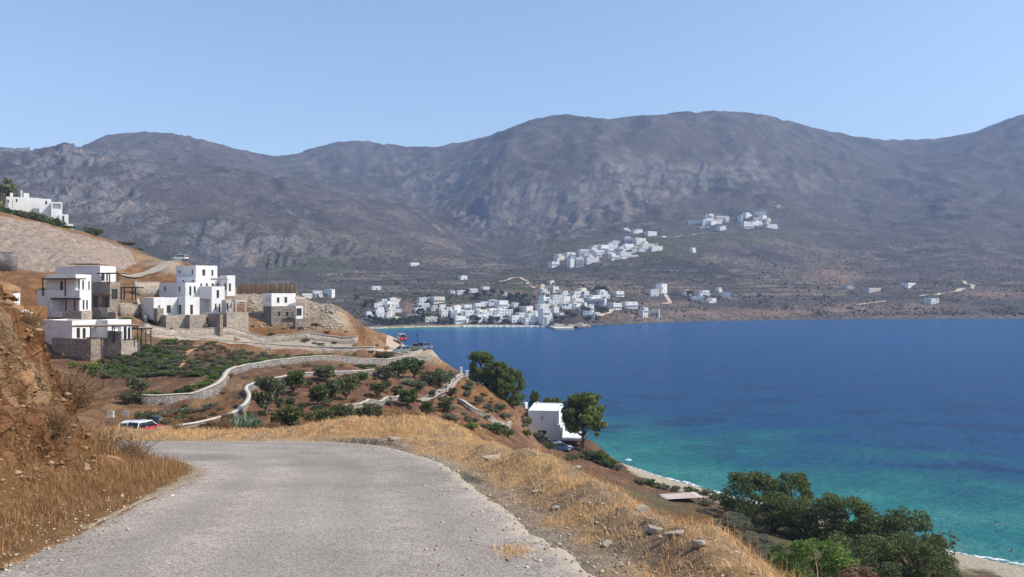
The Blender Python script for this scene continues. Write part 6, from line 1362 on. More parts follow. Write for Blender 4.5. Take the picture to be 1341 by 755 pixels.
# ---- tamarisks above the beach
for (px, Y, top, wpx, lab) in ((985, 101, 619, 66, 'dark tamarisk tree next to the shade canopy'), (1035, 99, 618, 66, 'dark rounded tamarisk tree, second from the shade canopy'), (1012, 93, 648, 70, 'dense tamarisk in front of the two tall ones'), (1062, 90, 652, 70, 'dense tamarisk in the middle of the beach grove'), (1100, 88, 650, 76, 'tall feathery tamarisk in the middle of the beach grove'), (1148, 85, 664, 76, 'dark tamarisk near the open sand end of the grove'), (1190, 83, 672, 80, 'last dark tamarisk of the grove beside open sand'),
                             (1130, 74, 700, 90, 'low tamarisk in front of the grove'), (1195, 75, 706, 84, 'low tamarisk in front of the last tree of the grove'), (1225, 80, 722, 50, 'small tamarisk at the edge of the sand')):
    x = (px - CX) / F * Y; z = zmf(x, Y); plant('tamarisk_tree', 'tamarisk', (x, Y, z), H + (CY - top) / F * Y - z, wpx * Y / F * 1.08, lab, 'tree', 'tamarisk trees above the beach')
for (px, Y, top, wpx, lab, m_) in ((1068, 58, 708, 84, 'bright green bush in front of the tamarisk grove', L_BRIGHT), (1030, 62, 715, 50, 'green bush on the slope behind the dry grass', L_BUSH), (1120, 56, 745, 60, 'low reddish bush below the bright green bush', L_DRYB), (990, 75, 700, 50, 'scrubby bush on the slope below the shoulder', L_SAGE), (960, 88, 672, 40, 'grey green scrub beside the shade canopy', L_SAGE), (1010, 70, 718, 44, 'olive green scrub on the slope behind the dry grass', L_SAGE)):
    x = (px - CX) / F * Y; z = zmf(x, Y); plant('bush', 'tamarisk', (x, Y, z), max(1.0, H + (CY - top) / F * Y - z), wpx * Y / F * 1.1, lab, 'bush', mat=m_)
# ---- scrub along the back of the beach and round the beach house
k = 0
for (px, py, w, h, m_) in [(838, 632, 22, 12, L_SAGE), (852, 636, 24, 14, L_BUSH), (868, 640, 22, 12, L_SAGE), (884, 643, 20, 11, L_OLIVE), (905, 645, 26, 12, L_BUSH), (925, 648, 26, 14, L_SAGE), (940, 655, 30, 16, L_BUSH), (925, 662, 26, 12, L_SAGE), (955, 668, 34, 18, L_BUSH), (975, 680, 36, 16, L_SAGE), (782, 604, 26, 20, L_BUSH), (796, 612, 22, 14, L_BUSH), (770, 603, 22, 14, L_OLIVE), (808, 617, 14, 9, L_SAGE), (720, 588, 16, 10, L_BUSH), (706, 580, 14, 12, L_SAGE), (650, 568, 26, 14, L_BUSH), (664, 572, 18, 10, L_BUSH), (606, 563, 16, 10, L_BUSH), (620, 562, 14, 9, L_BRIGHT), (612, 549, 9, 6, L_SAGE), (640, 536, 12, 8, L_SAGE), (655, 540, 14, 9, L_OLIVE), (660, 548, 12, 8, L_SAGE), (628, 528, 10, 7, L_SAGE), (615, 508, 12, 9, L_SAGE), (612, 520, 10, 7, L_SAGE), (690, 560, 12, 14, L_BRIGHT), (590, 497, 14, 8, L_SAGE), (520, 560, 20, 8, L_BRIGHT), (530, 557, 16, 6, L_BUSH), (505, 563, 14, 7, L_SAGE), (478, 559, 12, 7, L_SAGE), (690, 572, 12, 9, L_BUSH), (748, 603, 18, 10, L_OLIVE)]:
    p = hit_mid(px, py, 48); s_ = p.y / F; plant('bush', 'bush', p, max(.5, h * s_ * (1.2 if px < 825 else .8)), max(.7, w * s_ * (1.1 if px < 825 else .8)), {id(L_SAGE): 'grey green', id(L_BUSH): 'mid green', id(L_OLIVE): 'dark olive green', id(L_BRIGHT): 'bright green'}[id(m_)] + ' scrub bush ' + ('along the back of the beach by the shade canopy' if px > 825 else 'on the rocky drop beside the umbrella pine' if px > 758 else 'close to the walls of the beach house' if px > 685 else 'on the slope below the pines and gate posts' if py < 546 else 'in the hollow behind the road berm'), 'bush', 'scrub bushes on the sea slope', m_)
# ---- rows of low plants in the walled field
rr = np.random.default_rng(77); cnt = 0
FIELD = [(105, 487), (140, 472), (180, 462), (215, 448), (262, 447), (330, 462), (400, 468), (330, 477), (300, 490), (288, 505), (255, 515), (190, 520), (165, 510), (150, 500)]
def inpx(px, py): return bool(in_poly(np.array([px]), np.array([py]), FIELD)[0])
row = 0
for py in np.arange(449, 519, 2.9):
    px = 100 + 3 * (row % 2); row += 1
    while px < 400:
        dens = 1.0 if px < 290 else 0.75
        if inpx(px, py) and rr.random() < 0.80 * dens and not (232 < px < 268 and 448 < py < 482 and abs((px - 238) - (482 - py) * 0.75) < 5):
            q = (px + rr.normal() * 1.2, py + rr.normal() * .5); p = hit_mid(q[0], q[1], 88); s_ = p.y / F; g = rr.random(); near = py > 480
            m_ = (L_BUSH if g < .35 else (L_BRIGHT if g < .42 else (L_OLIVE if g < .7 else L_SAGE))) if px < 235 or near else (L_SAGE if g < .62 else (L_DRYB if g < .78 else L_BUSH))
            sz_ = (0.62 if px < 235 else 0.52) * rr.uniform(.8, 1.3)
            if cnt < 300: plant('field_shrub', 'bush', p, sz_ * 1.2, sz_ * 2.1, 'small clipped shrub growing in rows in the walled field', 'shrub', 'shrubs in rows in the walled field', m_); cnt += 1
        px += 6.3 if px < 235 else 7.2
# sparse scrub scattered over the bare ground of the garden and slopes
k = 0
for _ in range(2000):
    px, py = (rr.uniform(180, 690), rr.uniform(425, 575)) if k % 4 else (rr.uniform(585, 700), rr.uniform(500, 582))
    if k >= 240: break
    if inpx(px, py) or (px > 500 and py < 470) or py < 470 and px < 330 or px > 560 and py < 495 or py > 560 and px > 440: continue
    p = hit_mid(px, py, 50)
    if p.y > 178 or p.z < 2: continue
    s_ = rr.uniform(.35, .95); plant('scrub', 'bush', p, s_ * .8, s_ * 1.7, 'knee high dry scrub tuft on the bare garden soil and slopes', 'scrub', 'scrub tufts over the garden slopes', (L_SAGE, L_DRYB, L_OLIVE, L_DRYB)[k % 4]); k += 1
# leafy strip inside the curved wall and by the low house
for (px, py, w, h, m_, lab) in [(122, 488, 22, 13, L_BRIGHT, 'bright green ground bush below the low house'), (98, 482, 14, 8, L_BRIGHT, 'small bright green bush under the stone base'), (140, 495, 18, 8, L_BUSH, 'flat green bush on red soil below the low house'), (143, 462, 14, 16, L_BRIGHT, 'reedy green plant against the stone base of the low house'), (180, 452, 14, 12, L_BRIGHT, 'green plant at the corner of the low house base'), (180, 515, 26, 24, L_OLIVE, 'dark bush at the end of the curved wall'), (170, 528, 24, 20, L_OLIVE, 'dark bush below the end of the curved wall'), (190, 555, 26, 20, L_OLIVE, 'dark bush behind the red cars'), (215, 545, 30, 8, L_SAGE, 'grey scrub at the foot of the curved wall'), (245, 542, 26, 8, L_SAGE, 'grey scrub below the middle of the curved wall'), (275, 535, 22, 8, L_SAGE, 'grey scrub below the bend of the curved wall'), (230, 555, 26, 9, L_DRYB, 'brown scrub above the red cars'), (260, 552, 24, 10, L_DRYB, 'brown scrub beside the winding wall'), (498, 470, 16, 10, L_DRYB, 'brown scrub at the end of the pale stone wall'), (508, 472, 20, 12, L_OLIVE, 'dark bush under the car park parapet'), (478, 482, 26, 7, L_BUSH, 'green scrub along the curved wall foot'), (420, 462, 12, 8, L_BRIGHT, 'green plant under the pale stone wall'), (455, 470, 14, 6, L_BRIGHT, 'green plant at the foot of the pale stone wall'), (300, 552, 18, 12, L_DRYB, 'brown bush in the road verge by the agaves'), (120, 415, 10, 6, L_BUSH, 'green planting in front of the balcony villa'), (112, 419, 14, 6, L_BUSH, 'green planting below the balcony villa'), (135, 421, 16, 5, L_BUSH, 'green hedge below the upper villa'), (165, 421, 16, 5, L_BUSH, 'green hedge by the stone stair wall')]:
    p = hit_mid(px, py, 60); s_ = p.y / F; plant('bush', 'bush', p, max(.5, h * s_ * 1.2), max(.7, w * s_ * 1.05), lab, 'bush', None, m_)
for k in range(26):                                          # green plants along the inside of the curved wall top
    i_ = int(k / 26 * len(WPTS['curved_low']) * 0.74); w = WPTS['curved_low'][i_]; d = WPTS['curved_low'][i_ + 1][:2] - w[:2]; d /= np.linalg.norm(d); x, y = w[0] - d[1] * 1.3, w[1] + d[0] * 1.3
    plant('wall_shrub', 'bush', (x, y, zmf(x, y)), rr.uniform(.7, 1.1), rr.uniform(1.2, 1.9), 'fresh green shrub planted along the top of the curved wall', 'shrub', 'green shrubs along the curved wall', L_BRIGHT if rr.random() < .5 else L_BUSH)
# ---- agaves
def agave_mesh(seed, n_=34):
    r = np.random.default_rng(seed); V = []; Fc = []; tn = []
    for k in range(n_):
        a = k * 2.4; tilt = 0.25 + 1.05 * k / n_; L = r.uniform(.75, 1.05); d = np.array((math.cos(a) * math.sin(tilt), math.sin(a) * math.sin(tilt), math.cos(tilt))); s_ = np.array((-math.sin(a), math.cos(a), 0)); base = len(V); tv = r.random()
        for t_, w_ in ((0, .05), (.3, .085), (.65, .06), (1.0, .004)):
            c = d * L * t_ + np.array((0, 0, -.12 * t_ * t_ + .05)); V += [c - s_ * w_, c + s_ * w_ ]; tn += [tv, tv]
        for j in range(3): Fc.append((base + 2 * j, base + 2 * j + 1, base + 2 * j + 3, base + 2 * j + 2))
    return leaf_mesh('leaf_rosette', [(np.array(V), np.array(Fc), np.array(tn))], L_AGAVE)
AG = [agave_mesh(5), agave_mesh(9)]
for k, (px, py, s_) in enumerate([(303, 563, 1.2), (312, 566, 1.3), (321, 562, 1.5), (331, 565, 1.4), (338, 560, 1.2), (326, 556, 1.3), (314, 557, 1.2), (532, 504, 1.4), (541, 506, 1.5), (548, 504, 1.2), (556, 506, 1.1), (306, 556, 1.0)]):
    p = hit_mid(px, py, 50); o = link('agave', AG[k % 2]); o.location = p; o.scale = (s_,) * 3; o.rotation_euler.z = k; tag(o, 'spiky grey green agave in the clump by the winding wall' if px < 400 else 'spiky grey green agave in the clump below the car park', 'agave', 'agaves by the winding wall' if px < 400 else 'agaves below the car park')
# ---- hilltop greenery
for (px, py, w, h, Y, kd, m_, lab) in [(5, 262, 26, 30, 250, 'far', L_OLIVE, 'dark conifer behind the hilltop house'), (18, 258, 14, 20, 252, 'far', L_OLIVE, 'smaller dark conifer behind the hilltop house'), (-6, 280, 20, 20, 230, 'bush', L_BUSH, 'green bush at the edge of the hilltop garden'), (8, 284, 24, 16, 228, 'bush', L_BUSH, 'round green bush before the hilltop house'), (28, 286, 26, 18, 228, 'bush', L_OLIVE, 'dark hedge bush before the hilltop house'), (46, 289, 26, 18, 228, 'bush', L_OLIVE, 'dark hedge bush in the middle of the hilltop garden'), (64, 292, 26, 16, 228, 'bush', L_BUSH, 'green hedge bush near the hilltop terrace'), (78, 294, 14, 10, 229, 'bush', L_BUSH, 'low hedge bush beside the hilltop terrace'), (87, 302, 18, 10, 225, 'bush', L_BRIGHT, 'bright bush below the hilltop terrace wall'), (125, 311, 18, 16, 225, 'bush', L_BUSH, 'green bush beside the palm'), (163, 325, 24, 13, 228, 'bush', L_OLIVE, 'dark bush at the end of the rubble embankment'), (178, 330, 20, 8, 232, 'bush', L_SAGE, 'grey bush above the pale ramp')]:
    p = at(px, py, Y); zg = zmf(p.x, p.y); top_ = H + (CY - (py - h)) / F * Y; plant('bush' if kd == 'bush' else 'conifer', kd, (p.x, p.y, zg - .1), max(1.2, top_ - zg), w * Y / F * 1.1, lab, 'bush' if kd == 'bush' else 'tree', None, m_)
p = at(114, 311, 224); p.z = zmf(p.x, p.y); root = empty('palm_tree', p); tag(root, 'short palm tree with spreading fronds on the hilltop edge', 'palm')
ht = H + (CY - 300) / F * 224 - p.z; mb = MB(); mb.tube((0, 0, -.3), (0, 0, ht), .28, .2, 8); mb.build('trunk', M_BARK, root, True)
for k in range(18):
    a = k * 2.4; V = []; Fc = []; tn = []; L = 2.6; el = 0.9 - 1.2 * (k / 18)
    for j in range(8):
        t_ = j / 7; c = np.array((math.cos(a) * L * t_ * math.cos(el * (1 - t_ * .9)), math.sin(a) * L * t_ * math.cos(el * (1 - t_ * .9)), ht + L * t_ * math.sin(el) - 1.1 * t_ * t_)); w_ = .30 * math.sin(math.pi * min(t_ * .9 + .1, 1)) + .02; s_ = np.array((-math.sin(a), math.cos(a), 0)) * w_; V += [c - s_ - np.array((0, 0, .12 * w_ / .3)), c, c + s_ - np.array((0, 0, .12 * w_ / .3))]; tn += [.4, .7, .4]
        if j: b0 = (j - 1) * 3; Fc += [(b0, b0 + 1, b0 + 4, b0 + 3), (b0 + 1, b0 + 2, b0 + 5, b0 + 4)]
    o = link('frond', leaf_mesh('frond', [(np.array(V), np.array(Fc), np.array(tn))], L_BUSH), None, root)
# ---- trees of the town
TT = [(484, 420, 9), (492, 422, 9), (499, 424, 10), (507, 425, 10), (515, 425, 10), (523, 424, 9), (530, 424, 9), (537, 423, 10), (545, 422, 10), (553, 420, 9), (559, 418, 8), (575, 424, 7), (583, 425, 6), (591, 422, 7), (618, 422, 9), (626, 423, 10), (643, 423, 9), (651, 423, 9), (661, 424, 7), (683, 403, 9), (690, 404, 10), (676, 411, 10), (668, 394, 11), (677, 393, 10), (687, 392, 9), (657, 388, 9), (645, 387, 9), (634, 388, 9), (626, 391, 8), (612, 388, 8), (728, 421, 9), (736, 421, 8), (744, 415, 9), (752, 417, 8), (770, 423, 11), (778, 423, 12), (786, 410, 9), (793, 411, 9), (764, 407, 8), (770, 409, 7), (722, 406, 6), (784, 382, 9), (792, 383, 9), (763, 388, 6), (902, 387, 8), (712, 390, 6), (700, 392, 5), (572, 405, 6), (590, 400, 5), (549, 411, 8), (554, 412, 8), (480, 402, 10), (488, 402, 9), (736, 393, 5), (781, 405, 6), (560, 398, 6), (520, 376, 6), (467, 392, 7)]
TT.sort(); 
for i_, (px, py, w) in enumerate(TT):
    p = hit_far(px, py); s_ = p.y / F; beach = px < 562 and py > 417
    plant('town_tree', 'far', p, w * s_ * 1.0, w * s_ * 1.25, 'dark green tree in the row shading the town beach' if beach else 'dark green tree ' + ('on the harbour front quay' if py > 414 and px < 725 else 'beside the rocks behind the pier' if py > 414 else 'between the houses beyond the straight street' if px > 700 and py > 376 else 'among the houses stepping up from the harbour' if px > 565 and py > 396 else 'on the terraces above the harbour houses' if px > 600 else 'among the houses behind the town beach'), 'tree', 'trees behind the town beach' if beach else 'trees among the town houses')
# ---- maquis bushes on the far slopes: far too many to count
r = np.random.default_rng(5); bv, bf, bt = leaves([np.zeros(3)], [0.8], 14, 1.0, 3, 0.7, 1.3, 0.2)
NBs = 14000; cx = r.uniform(330, 1400, NBs); pyr = 330 + 85 * r.random(NBs) ** 0.8; pts = []
for px_, py_ in zip(cx, pyr):
    c = min(max(int((px_ - FPX[0]) / 2.5), 0), len(FPX) - 2)
    rr_ = np.where((FYR > 560) & (CY - (ZF[:, c] - H) / FYR * F <= py_) & (FYR > _sh[c] + 14))[0]
    if len(rr_): pts.append((px_, FYR[rr_[0]] + r.uniform(-6, 6)))
pts = np.array(pts); X = (pts[:, 0] - CX) / F * pts[:, 1]; Yv = pts[:, 1]
m_ = fbm(X / 60, Yv / 60, 3, 951) + 0.2 * r.normal(size=len(X)) > 0.12; X, Yv = X[m_], Yv[m_]; Zv = zf(X, Yv); sc_ = r.uniform(.4, 1.1, len(X)) * np.where(r.random(len(X)) < .1, 1.7, 1)
V = (bv[None] * sc_[:, None, None] + np.stack([X, Yv, Zv + .4 * sc_], -1)[:, None]).reshape(-1, 3); Fc = (bf[None] + (np.arange(len(X)) * len(bv))[:, None, None]).reshape(-1, 4)
me = leaf_mesh('maquis', [(V, Fc, np.tile(bt, len(X)))], L_FAR); tag(link('maquis', me), 'dark scrub dotted over the far terraced slopes', kind='stuff')
# ================================================================ dry grass, thorn bushes and stones around the bend
L_STRAW = leaf_mat('straw', (0.55, 0.31, 0.13), (0.86, 0.60, 0.33), 0.8); L_RUST = leaf_mat('rust_grass', (0.27, 0.14, 0.06), (0.54, 0.33, 0.15), 0.8)
def blades(P, hgt, lean, width, seed, bend=0.35, tone=None, flat=None):
    """two-segment grass blades at points P"""
    r = np.random.default_rng(seed); n_ = len(P); a = r.uniform(0, 2 * np.pi, n_); h = hgt * r.uniform(.55, 1.25, n_); ln = lean * r.normal(size=n_); d = np.stack([np.cos(a), np.sin(a), np.zeros(n_)], 1); s_ = np.stack([-np.sin(a + r.normal(size=n_)), np.cos(a + r.normal(size=n_)), np.zeros(n_)], 1) * (width * r.uniform(.6, 1.3, n_))[:, None]
    up = np.array((0, 0, 1.0)); m = P + d * (h * ln * .4)[:, None] + up * (h * .55)[:, None]; t = P + d * (h * (ln + bend * r.uniform(0, 1, n_)))[:, None] + up * (h * np.clip(1 - .3 * np.abs(ln), .25, 1))[:, None]
    V = np.stack([P - s_ - up * .02, P + s_ - up * .02, m + s_ * .7, m - s_ * .7, t], 1).reshape(-1, 3); i = np.arange(n_)[:, None] * 5
    tris = np.concatenate([i + np.array((0, 1, 2)), i + np.array((0, 2, 3)), i + np.array((3, 2, 4))], 0)
    tn = np.repeat(np.clip(r.normal(.5, .25, n_) if tone is None else tone + r.normal(0, .15, n_), 0, 1), 5)
    return V, tris, tn
def tufts(xy, per, spread, seed):
    r = np.random.default_rng(seed); q = np.repeat(xy, per, 0) + r.normal(0, spread, (len(xy) * per, 2)); return q
def grass(name, sets, mat, label):
    V, Fs, T_, o_ = [], [], [], 0
    for v_, f_, t_ in sets: V.append(v_); Fs.append(f_ + o_); T_.append(t_); o_ += len(v_)
    me = leaf_mesh(name, [(np.concatenate(V), np.concatenate(Fs), np.concatenate(T_))], mat); o = link(name, me); tag(o, label, kind='stuff'); return o
r = np.random.default_rng(31)
# outside shoulder and berm
def cand(n_, x0, x1, y0, y1): return np.stack([r.uniform(x0, x1, n_), y0 + (y1 - y0) * r.random(n_) ** 1.25], 1)
c = cand(60000, -14, 7, 2.0, 28.0); z_, ins, lf, dl, dr = z_road_side(c[:, 0], c[:, 1]); dens = fbm(c[:, 0] / 1.1, c[:, 1] / 1.1, 3, 511) + .25
ok = (~ins) & (~lf) & (dr > .08 + .45 * r.random(len(c))) & (dr < 5.5) & (dens + .3 * r.normal(size=len(c)) > -.05); c = c[ok]
q = tufts(c[:13500], 5, .05, 1); zz = zn(q[:, 0], q[:, 1]); g1 = blades(np.column_stack([q, zz]), .08, .9, .0035, 2, .8)
c2 = c[13500:15600]; q = tufts(c2, 4, .08, 3); _, _, _, _, dr2 = z_road_side(q[:, 0], q[:, 1]); q = q[dr2 > .9]; zz = zn(q[:, 0], q[:, 1]); g2 = blades(np.column_stack([q, zz]), .15, .5, .0035, 4, .5)
_p = []                                   # a thin mat of straw blown onto the asphalt
for _ in range(260):
    a_, b_ = r.normal(672, 14), r.normal(722, 5); Y_ = 1.588 / ((b_ - CY) / F - .12); _p.append(((a_ - CX) / F * Y_, Y_, 30.4 - .12 * Y_ + .016))
g0 = blades(np.array(_p), .035, 2.2, .006, 77, 1.4)
grass('dry_grass', [g0, g1, g2], L_STRAW, 'flattened straw coloured dry grass on the road shoulder')
# tall rusty stems on the outer lip of the shoulder
c = cand(9000, -1.5, 6, 3.0, 14.0); z_, ins, lf, dl, dr = z_road_side(c[:, 0], c[:, 1]); ok = (~ins) & (~lf) & (dr > 1.35) & (dr < 3.4) & (fbm(c[:, 0] / .9, c[:, 1] / .9, 2, 961) + .35 * (c[:, 1] < 8.5) + .2 * r.normal(size=len(c)) > .12); c = c[ok][:330]
q = tufts(c, 5, .06, 5); zz = zn(q[:, 0], q[:, 1]); g3 = blades(np.column_stack([q, zz]), .27, .25, .004, 6, .25)
# rust grass at the foot of the bank and on it
c = cand(50000, -10, -3.6, 3.0, 17.5); z_, ins, lf, dl, dr = z_road_side(c[:, 0], c[:, 1]); ok = lf & (dl > .08 + .2 * r.random(len(c))) & ((dl < 1.55) | (r.random(len(c)) < .06)) & (dl < 4); c = c[ok][:4200]
q = tufts(c, 5, .06, 7); zz, i2, l2, d2, _ = z_road_side(q[:, 0], q[:, 1]); k_ = l2 & (d2 > .04); q, zz, d2 = q[k_], zz[k_], d2[k_]; g4 = blades(np.column_stack([q, zz]), .11, .5, .004, 8, .5, tone=np.clip(.35 + .3 * fbm(q[:, 0], q[:, 1], 2, 97), 0, 1))
c = cand(2500, -7.6, -4.6, 12.0, 16.6); z_, ins, lf, dl, dr = z_road_side(c[:, 0], c[:, 1]); c = c[lf & (dl > .25) & (dl < 1.4)][:200]; q = tufts(c, 6, .07, 9); zz = zn(q[:, 0], q[:, 1]); g5 = blades(np.column_stack([q, zz]), .26, .35, .004, 10, .35)
grass('rust_grass', [g3, g4, g5], L_RUST, 'tall rust brown dry grass along the bank and outer shoulder')
# verge across the bend and the orange slopes further off
c = np.stack([r.uniform(-16, 4, 7000), r.uniform(21, 30, 7000)], 1); z_, ins, lf, dl, dr = z_road_side(c[:, 0], c[:, 1]); c = c[(~ins) & (~lf) & (dr > .4) & (dr < 7)]; q = tufts(c, 4, .12, 11); zz = np.maximum(zn(q[:, 0], q[:, 1]), zm(q[:, 0], q[:, 1])); g6 = blades(np.column_stack([q, zz]), .13, .5, .007, 12, .5)
sets = []
n_ = 26000; px = r.uniform(-20, 860, n_); Yq = np.exp(r.uniform(math.log(34), math.log(178), n_)); X = (px - CX) / F * Yq; Zq = zm(X, Yq); pyq = CY - (Zq - H) / Yq * F
ci = np.clip(((px - MPX[0]) / 4).astype(int), 0, len(MPX) - 1); ri = np.clip(((np.log(Yq) - MLY[0]) / (MLY[1] - MLY[0])).astype(int), 0, len(MY) - 1); colr = Cm[ri, ci]
orange = (colr[:, 0] > .26) & (colr[:, 2] < .16) & (Zq > 1.5) & (fbm(X / 4, Yq / 4, 3, 971) > -.25)
inn = in_poly(px, pyq, FIELD); ok = orange & ~inn; X, Yq, Zq = X[ok], Yq[ok], Zq[ok]
q = np.repeat(np.stack([X, Yq], 1), 3, 0) + r.normal(0, .25, (len(X) * 3, 2)); zz = zm(q[:, 0], q[:, 1]); g7 = blades(np.column_stack([q, zz]), .38, .5, .05, 14, .4)
grass('slope_grass', [g6], L_STRAW, 'pale dry grass on the verge across the bend'); grass('hillside_grass', [g7], leaf_mat('slope_straw', (0.20, 0.10, 0.04), (0.42, 0.24, 0.10), .9), 'sparse dry grass tufts over the hillside')
# ---- thorny dry bushes on the bank
def twig_bush(seed, n_=420):
    rb = np.random.default_rng(seed); V, Fc, tn = [], [], []
    for k in range(n_):
        a = rb.uniform(0, 6.28); e = rb.uniform(.15, 1.45); L = rb.uniform(.5, 1.0); d = np.array((math.cos(a) * math.cos(e), math.sin(a) * math.cos(e), math.sin(e))); p = rb.normal(size=3) * .08; p[2] = abs(p[2])
        for j in range(3):
            q_ = p + (d + rb.normal(size=3) * .35) * L / 3; s_ = np.cross(d, rb.normal(size=3)); s_ = s_ / np.linalg.norm(s_) * .006; b0 = len(V); V += [p - s_, p + s_, q_ + s_ * .6, q_ - s_ * .6]; Fc.append((b0, b0 + 1, b0 + 2, b0 + 3)); tn += [rb.random()] * 4; p = q_
    V = np.array(V); F_ = np.array(Fc); tips = V[rb.integers(0, len(V), 500)]; lv = leaves(tips, np.full(500, .05), 3, .022, seed + 1); return leaf_mesh('twigs', [(V, F_, np.array(tn)), lv], L_DRYB)
TB = [twig_bush(3), twig_bush(4)]
for k, (x, y, s_, lab) in enumerate([(-7.55, 14.6, .8, 'brown thorny dry bush on the nose of the rocky bank'), (-7.9, 14.2, .95, 'large brown thorny bush near the top of the rocky bank nose'), (-7.15, 14.9, .62, 'small brown thorny bush low on the bank nose'), (-8.3, 13.6, .55, 'thorny bush high on the rocky bank'), (-7.0, 12.2, .45, 'dry thorny tuft on the middle of the bank face'), (-6.6, 9.8, .4, 'dry thorny tuft low on the bank face'), (-8.9, 24.6, .5, 'dry thorny bush on the verge across the bend before the agaves'), (-10.3, 24.4, .42, 'small dry thorny bush on the verge near the red cars'), (-6.4, 24.6, .38, 'dry thorny bush on the verge in the middle of the bend'), (-4.6, 25.2, .35, 'dry thorny bush on the verge beside the mound'), (-7.5, 25.4, .5, 'dry thorny bush behind the verge across the bend')]):
    o = link('thorn_bush', TB[k % 2]); o.location = (x, y, float(zn(np.array([x]), np.array([y]))[0]) - .05); o.scale = (s_, s_, s_ * .9); o.rotation_euler.z = k * 1.3; tag(o, lab, 'bush')
# ---- stones on the shoulder: each slab one can pick out, then loose gravel
M_SLAB = simple('grey_slab_stone', (0.40, 0.345, 0.275), 0.22, 6.0, .9, .1, .5, .02)
_ys = np.arange(4.0, 28.0, 0.04)
def near_hit(px, py, y0=4.0):
    x = (px - CX) / F * _ys; z = zn(x, _ys); ok_ = np.where((CY - (z - H) / _ys * F <= py) & (_ys >= y0))[0]; i_ = ok_[0] if len(ok_) else 250
    return Vector((x[i_], _ys[i_], z[i_]))
for k, (px, py, L, w, h, rz, lab) in enumerate([(648, 601, .50, .17, .09, .5, 'long grey stone slab lying on the berm'), (856, 699, .18, .10, .09, -.7, 'pointed grey stone standing in the straw'), (884, 703, .22, .08, .05, .1, 'flat grey stone beside the pointed one'), (700, 714, .10, .07, .05, .3, 'small grey stone on the gravel edge'), (794, 716, .12, .08, .06, .8, 'grey stone at the outer gravel edge'), (716, 729, .09, .07, .05, 1.2, 'small dark stone at the road edge near the straw patch'), (755, 613, .13, .08, .05, .3, 'pale boulder at the edge of the drop'), (812, 743, .07, .06, .05, .2, 'small dark stone near the road corner'), (868, 640, .25, .12, .07, .6, 'pale flat stone on the outer lip'), (515, 576, .35, .16, .10, .2, 'dark stone on the mound across the bend'), (700, 645, .12, .08, .05, .9, 'grey stone on the stony shoulder'), (728, 667, .10, .08, .05, .1, 'grey stone halfway along the shoulder'), (840, 668, .16, .10, .06, .4, 'grey stone half buried in straw'), (915, 718, .12, .09, .06, .7, 'stone under the rusty grass')]):
    p = near_hit(px, py); o = link('stone', RK[k % 4].copy()); o.data.materials.clear(); o.data.materials.append(M_SLAB); o.location = (p.x, p.y, p.z + h * .25); o.scale = (L / 2 * 1.15, w / 2 * 1.3, h / 2 * 1.5); o.rotation_euler = (random.uniform(-.2, .2), random.uniform(-.15, .15), rz); tag(o, lab, 'stone', 'loose stones on the shoulder')
# ledges sticking out of the bank
M_BROCK = simple('bank_rock', (0.33, 0.19, 0.10), .4, 5.0, .9, .1, .8, .05)
for k, (px, py, Y, s_, lab) in enumerate([(8, 385, 12.6, (.5, .34, .10), 'dark jutting rock ledge at the top of the bank'), (4, 398, 12.4, (.42, .3, .10), 'second jutting ledge near the top of the bank'), (2, 372, 12.9, (.45, .3, .09), 'topmost jutting ledge of the bank'), (30, 492, 11.6, (.5, .25, .16), 'pale rock block in the upper bank face'), (150, 612, 13.2, (.35, .25, .2), 'rounded rock at the foot of the bank nose')]):
    best = near_hit(px, py, 6.0)
    if not (8 < best.y < 16.5): best = at(px, py, Y)
    o = link('rock_ledge', RK[k % 4].copy()); o.data.materials.clear(); o.data.materials.append(M_BROCK); o.location = (best[0] - s_[0] * .55, best[1] + s_[1] * .55, best[2] - .02); o.scale = s_; o.rotation_euler = (random.uniform(-.3, .3), R(12), random.uniform(-.5, .5)); tag(o, lab, 'rock', 'rocks in the bank')
# gravel
def pebbles(name, P, size, mat, label, seed):
    rg = np.random.default_rng(seed); n_ = len(P); base = np.array([(1, 0, 0), (-1, 0, 0), (0, 1, 0), (0, -1, 0), (0, 0, .8), (0, 0, -.8)]); fb = np.array([(0, 2, 4), (2, 1, 4), (1, 3, 4), (3, 0, 4), (2, 0, 5), (1, 2, 5), (3, 1, 5), (0, 3, 5)])
    a = rg.uniform(0, 6.28, n_); s_ = size * np.exp(rg.normal(0, .45, n_)); V = base[None] * (1 + .35 * rg.normal(size=(n_, 6, 3)) * .5) * (s_[:, None] * np.array((1, 1, 1)))[:, None] * np.stack([np.ones(n_), rg.uniform(.55, 1, n_), rg.uniform(.4, .8, n_)], 1)[:, None]
    ca, sa = np.cos(a)[:, None], np.sin(a)[:, None]; V = np.stack([V[..., 0] * ca - V[..., 1] * sa, V[..., 0] * sa + V[..., 1] * ca, V[..., 2]], -1) + P[:, None]
    me = leaf_mesh(name, [(V.reshape(-1, 3), (fb[None] + (np.arange(n_) * 6)[:, None, None]).reshape(-1, 3), np.repeat(rg.random(n_), 6))], mat); tag(link(name, me), label, kind='stuff')
M_PEB, n, l, b = new_mat('pebble', .9, .15); a_ = n.new('ShaderNodeAttribute'); a_.attribute_name = 'tone'; l.new(ramp(n, l, a_.outputs['Fac'], [(0, (.28, .19, .12)), (.5, (.48, .375, .27)), (1, (.64, .54, .42))]).outputs[0], b.inputs['Base Color'])
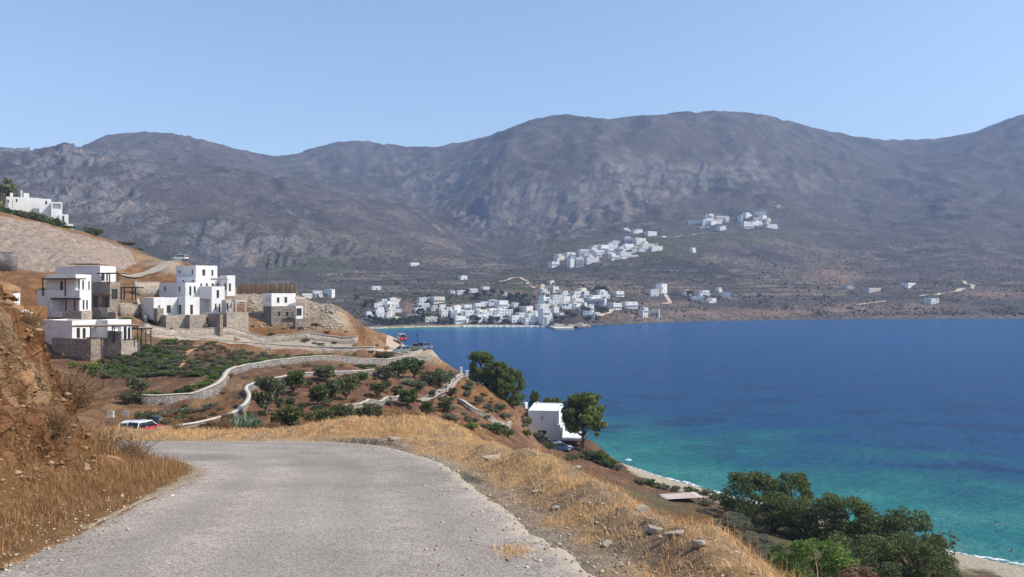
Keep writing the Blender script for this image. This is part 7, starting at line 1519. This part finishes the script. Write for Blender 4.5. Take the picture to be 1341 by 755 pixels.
c = cand(40000, -9, 4, 3.5, 24); z_, ins, lf, dl, dr = z_road_side(c[:, 0], c[:, 1]); ok = (~lf) & (((~ins) & (r.random(len(c)) < np.exp(-((dr - .35) / .5) ** 2) + .12 + .35 * (fbm(c[:, 0] / 1.4, c[:, 1] / 1.4, 3, 541) > .25)) & (dr < 2.6)) | (ins & (r.random(len(c)) < np.exp(-dr / .45) * .8))); c = c[ok][:5600]; zz = np.where(in_poly(c[:, 0], c[:, 1], ROAD_POLY), road_z(c[:, 0], c[:, 1]) + .014, zn(c[:, 0], c[:, 1]))
pebbles('gravel', np.column_stack([c, zz + .004]), .0125, M_PEB, 'loose gravel along the road edge', 3)
c = cand(12000, -7.5, -3.7, 4, 16.5); z_, ins, lf, dl, dr = z_road_side(c[:, 0], c[:, 1]); c = c[((~lf) & ins & (dl < .5) & (r.random(len(c)) < np.exp(-dl / .2))) | (lf & (dl < .7) & (r.random(len(c)) < .5))][:2200]; pebbles('edge_gravel', np.column_stack([c, np.where(in_poly(c[:, 0], c[:, 1], ROAD_POLY), road_z(c[:, 0], c[:, 1]) + .016, zn(c[:, 0], c[:, 1]) + .004)]), .012, M_PEB, 'loose gravel along the foot of the bank', 9)
c = cand(9000, -9.5, -4, 4, 16.5); z_, ins, lf, dl, dr = z_road_side(c[:, 0], c[:, 1]); c = c[lf & (dl > 1.0) & (dl < 3.5)][:1500]; pebbles('scree', np.column_stack([c, zn(c[:, 0], c[:, 1]) + .01]), .04, leaf_mat('scree_stone', (.22, .12, .06), (.56, .40, .24), .9), 'broken stone on the bank', 4)
# loose rubble on the building plot
n_ = 2600; px = r.uniform(300, 470, n_); py = r.uniform(380, 432, n_); P = []
for a, b_ in zip(px, py):
    w_ = math.exp(-((a - 330) / 22) ** 2 - ((b_ - 393) / 10) ** 2) + math.exp(-((a - 428) / 20) ** 2 - ((b_ - 408) / 9) ** 2) + .5 * math.exp(-((b_ - 430) / 3) ** 2)
    if r.random() < w_: P.append(tuple(hit_mid(a, b_, 140)))
P = np.array(P); P[:, :2] += r.normal(0, .3, (len(P), 2)); P[:, 2] = zm(P[:, 0], P[:, 1]) + .05
pebbles('rubble', P, .26, leaf_mat('plot_rubble', (.36, .28, .20), (.68, .60, .50), .9), 'pale broken stone heaped on the building plot', 6)
# ================================================================ haze
m_hz = bpy.data.materials.new('sea_haze'); m_hz.use_nodes = True
nn_ = m_hz.node_tree.nodes; nn_.remove(nn_['Principled BSDF'])
pv = nn_.new('ShaderNodeVolumePrincipled')
pv.inputs['Color'].default_value = (0.44, 0.62, 1.0, 1)
pv.inputs['Density'].default_value = 0.00018
pv.inputs['Anisotropy'].default_value = 0.0
m_hz.node_tree.links.new(pv.outputs[0], nn_['Material Output'].inputs['Volume'])
hz = MB().box(-3600, 4600, -300, 3420, -14, 740).build('haze', m_hz)
tag(hz, 'thin pale blue sea haze over the bay', kind='stuff')
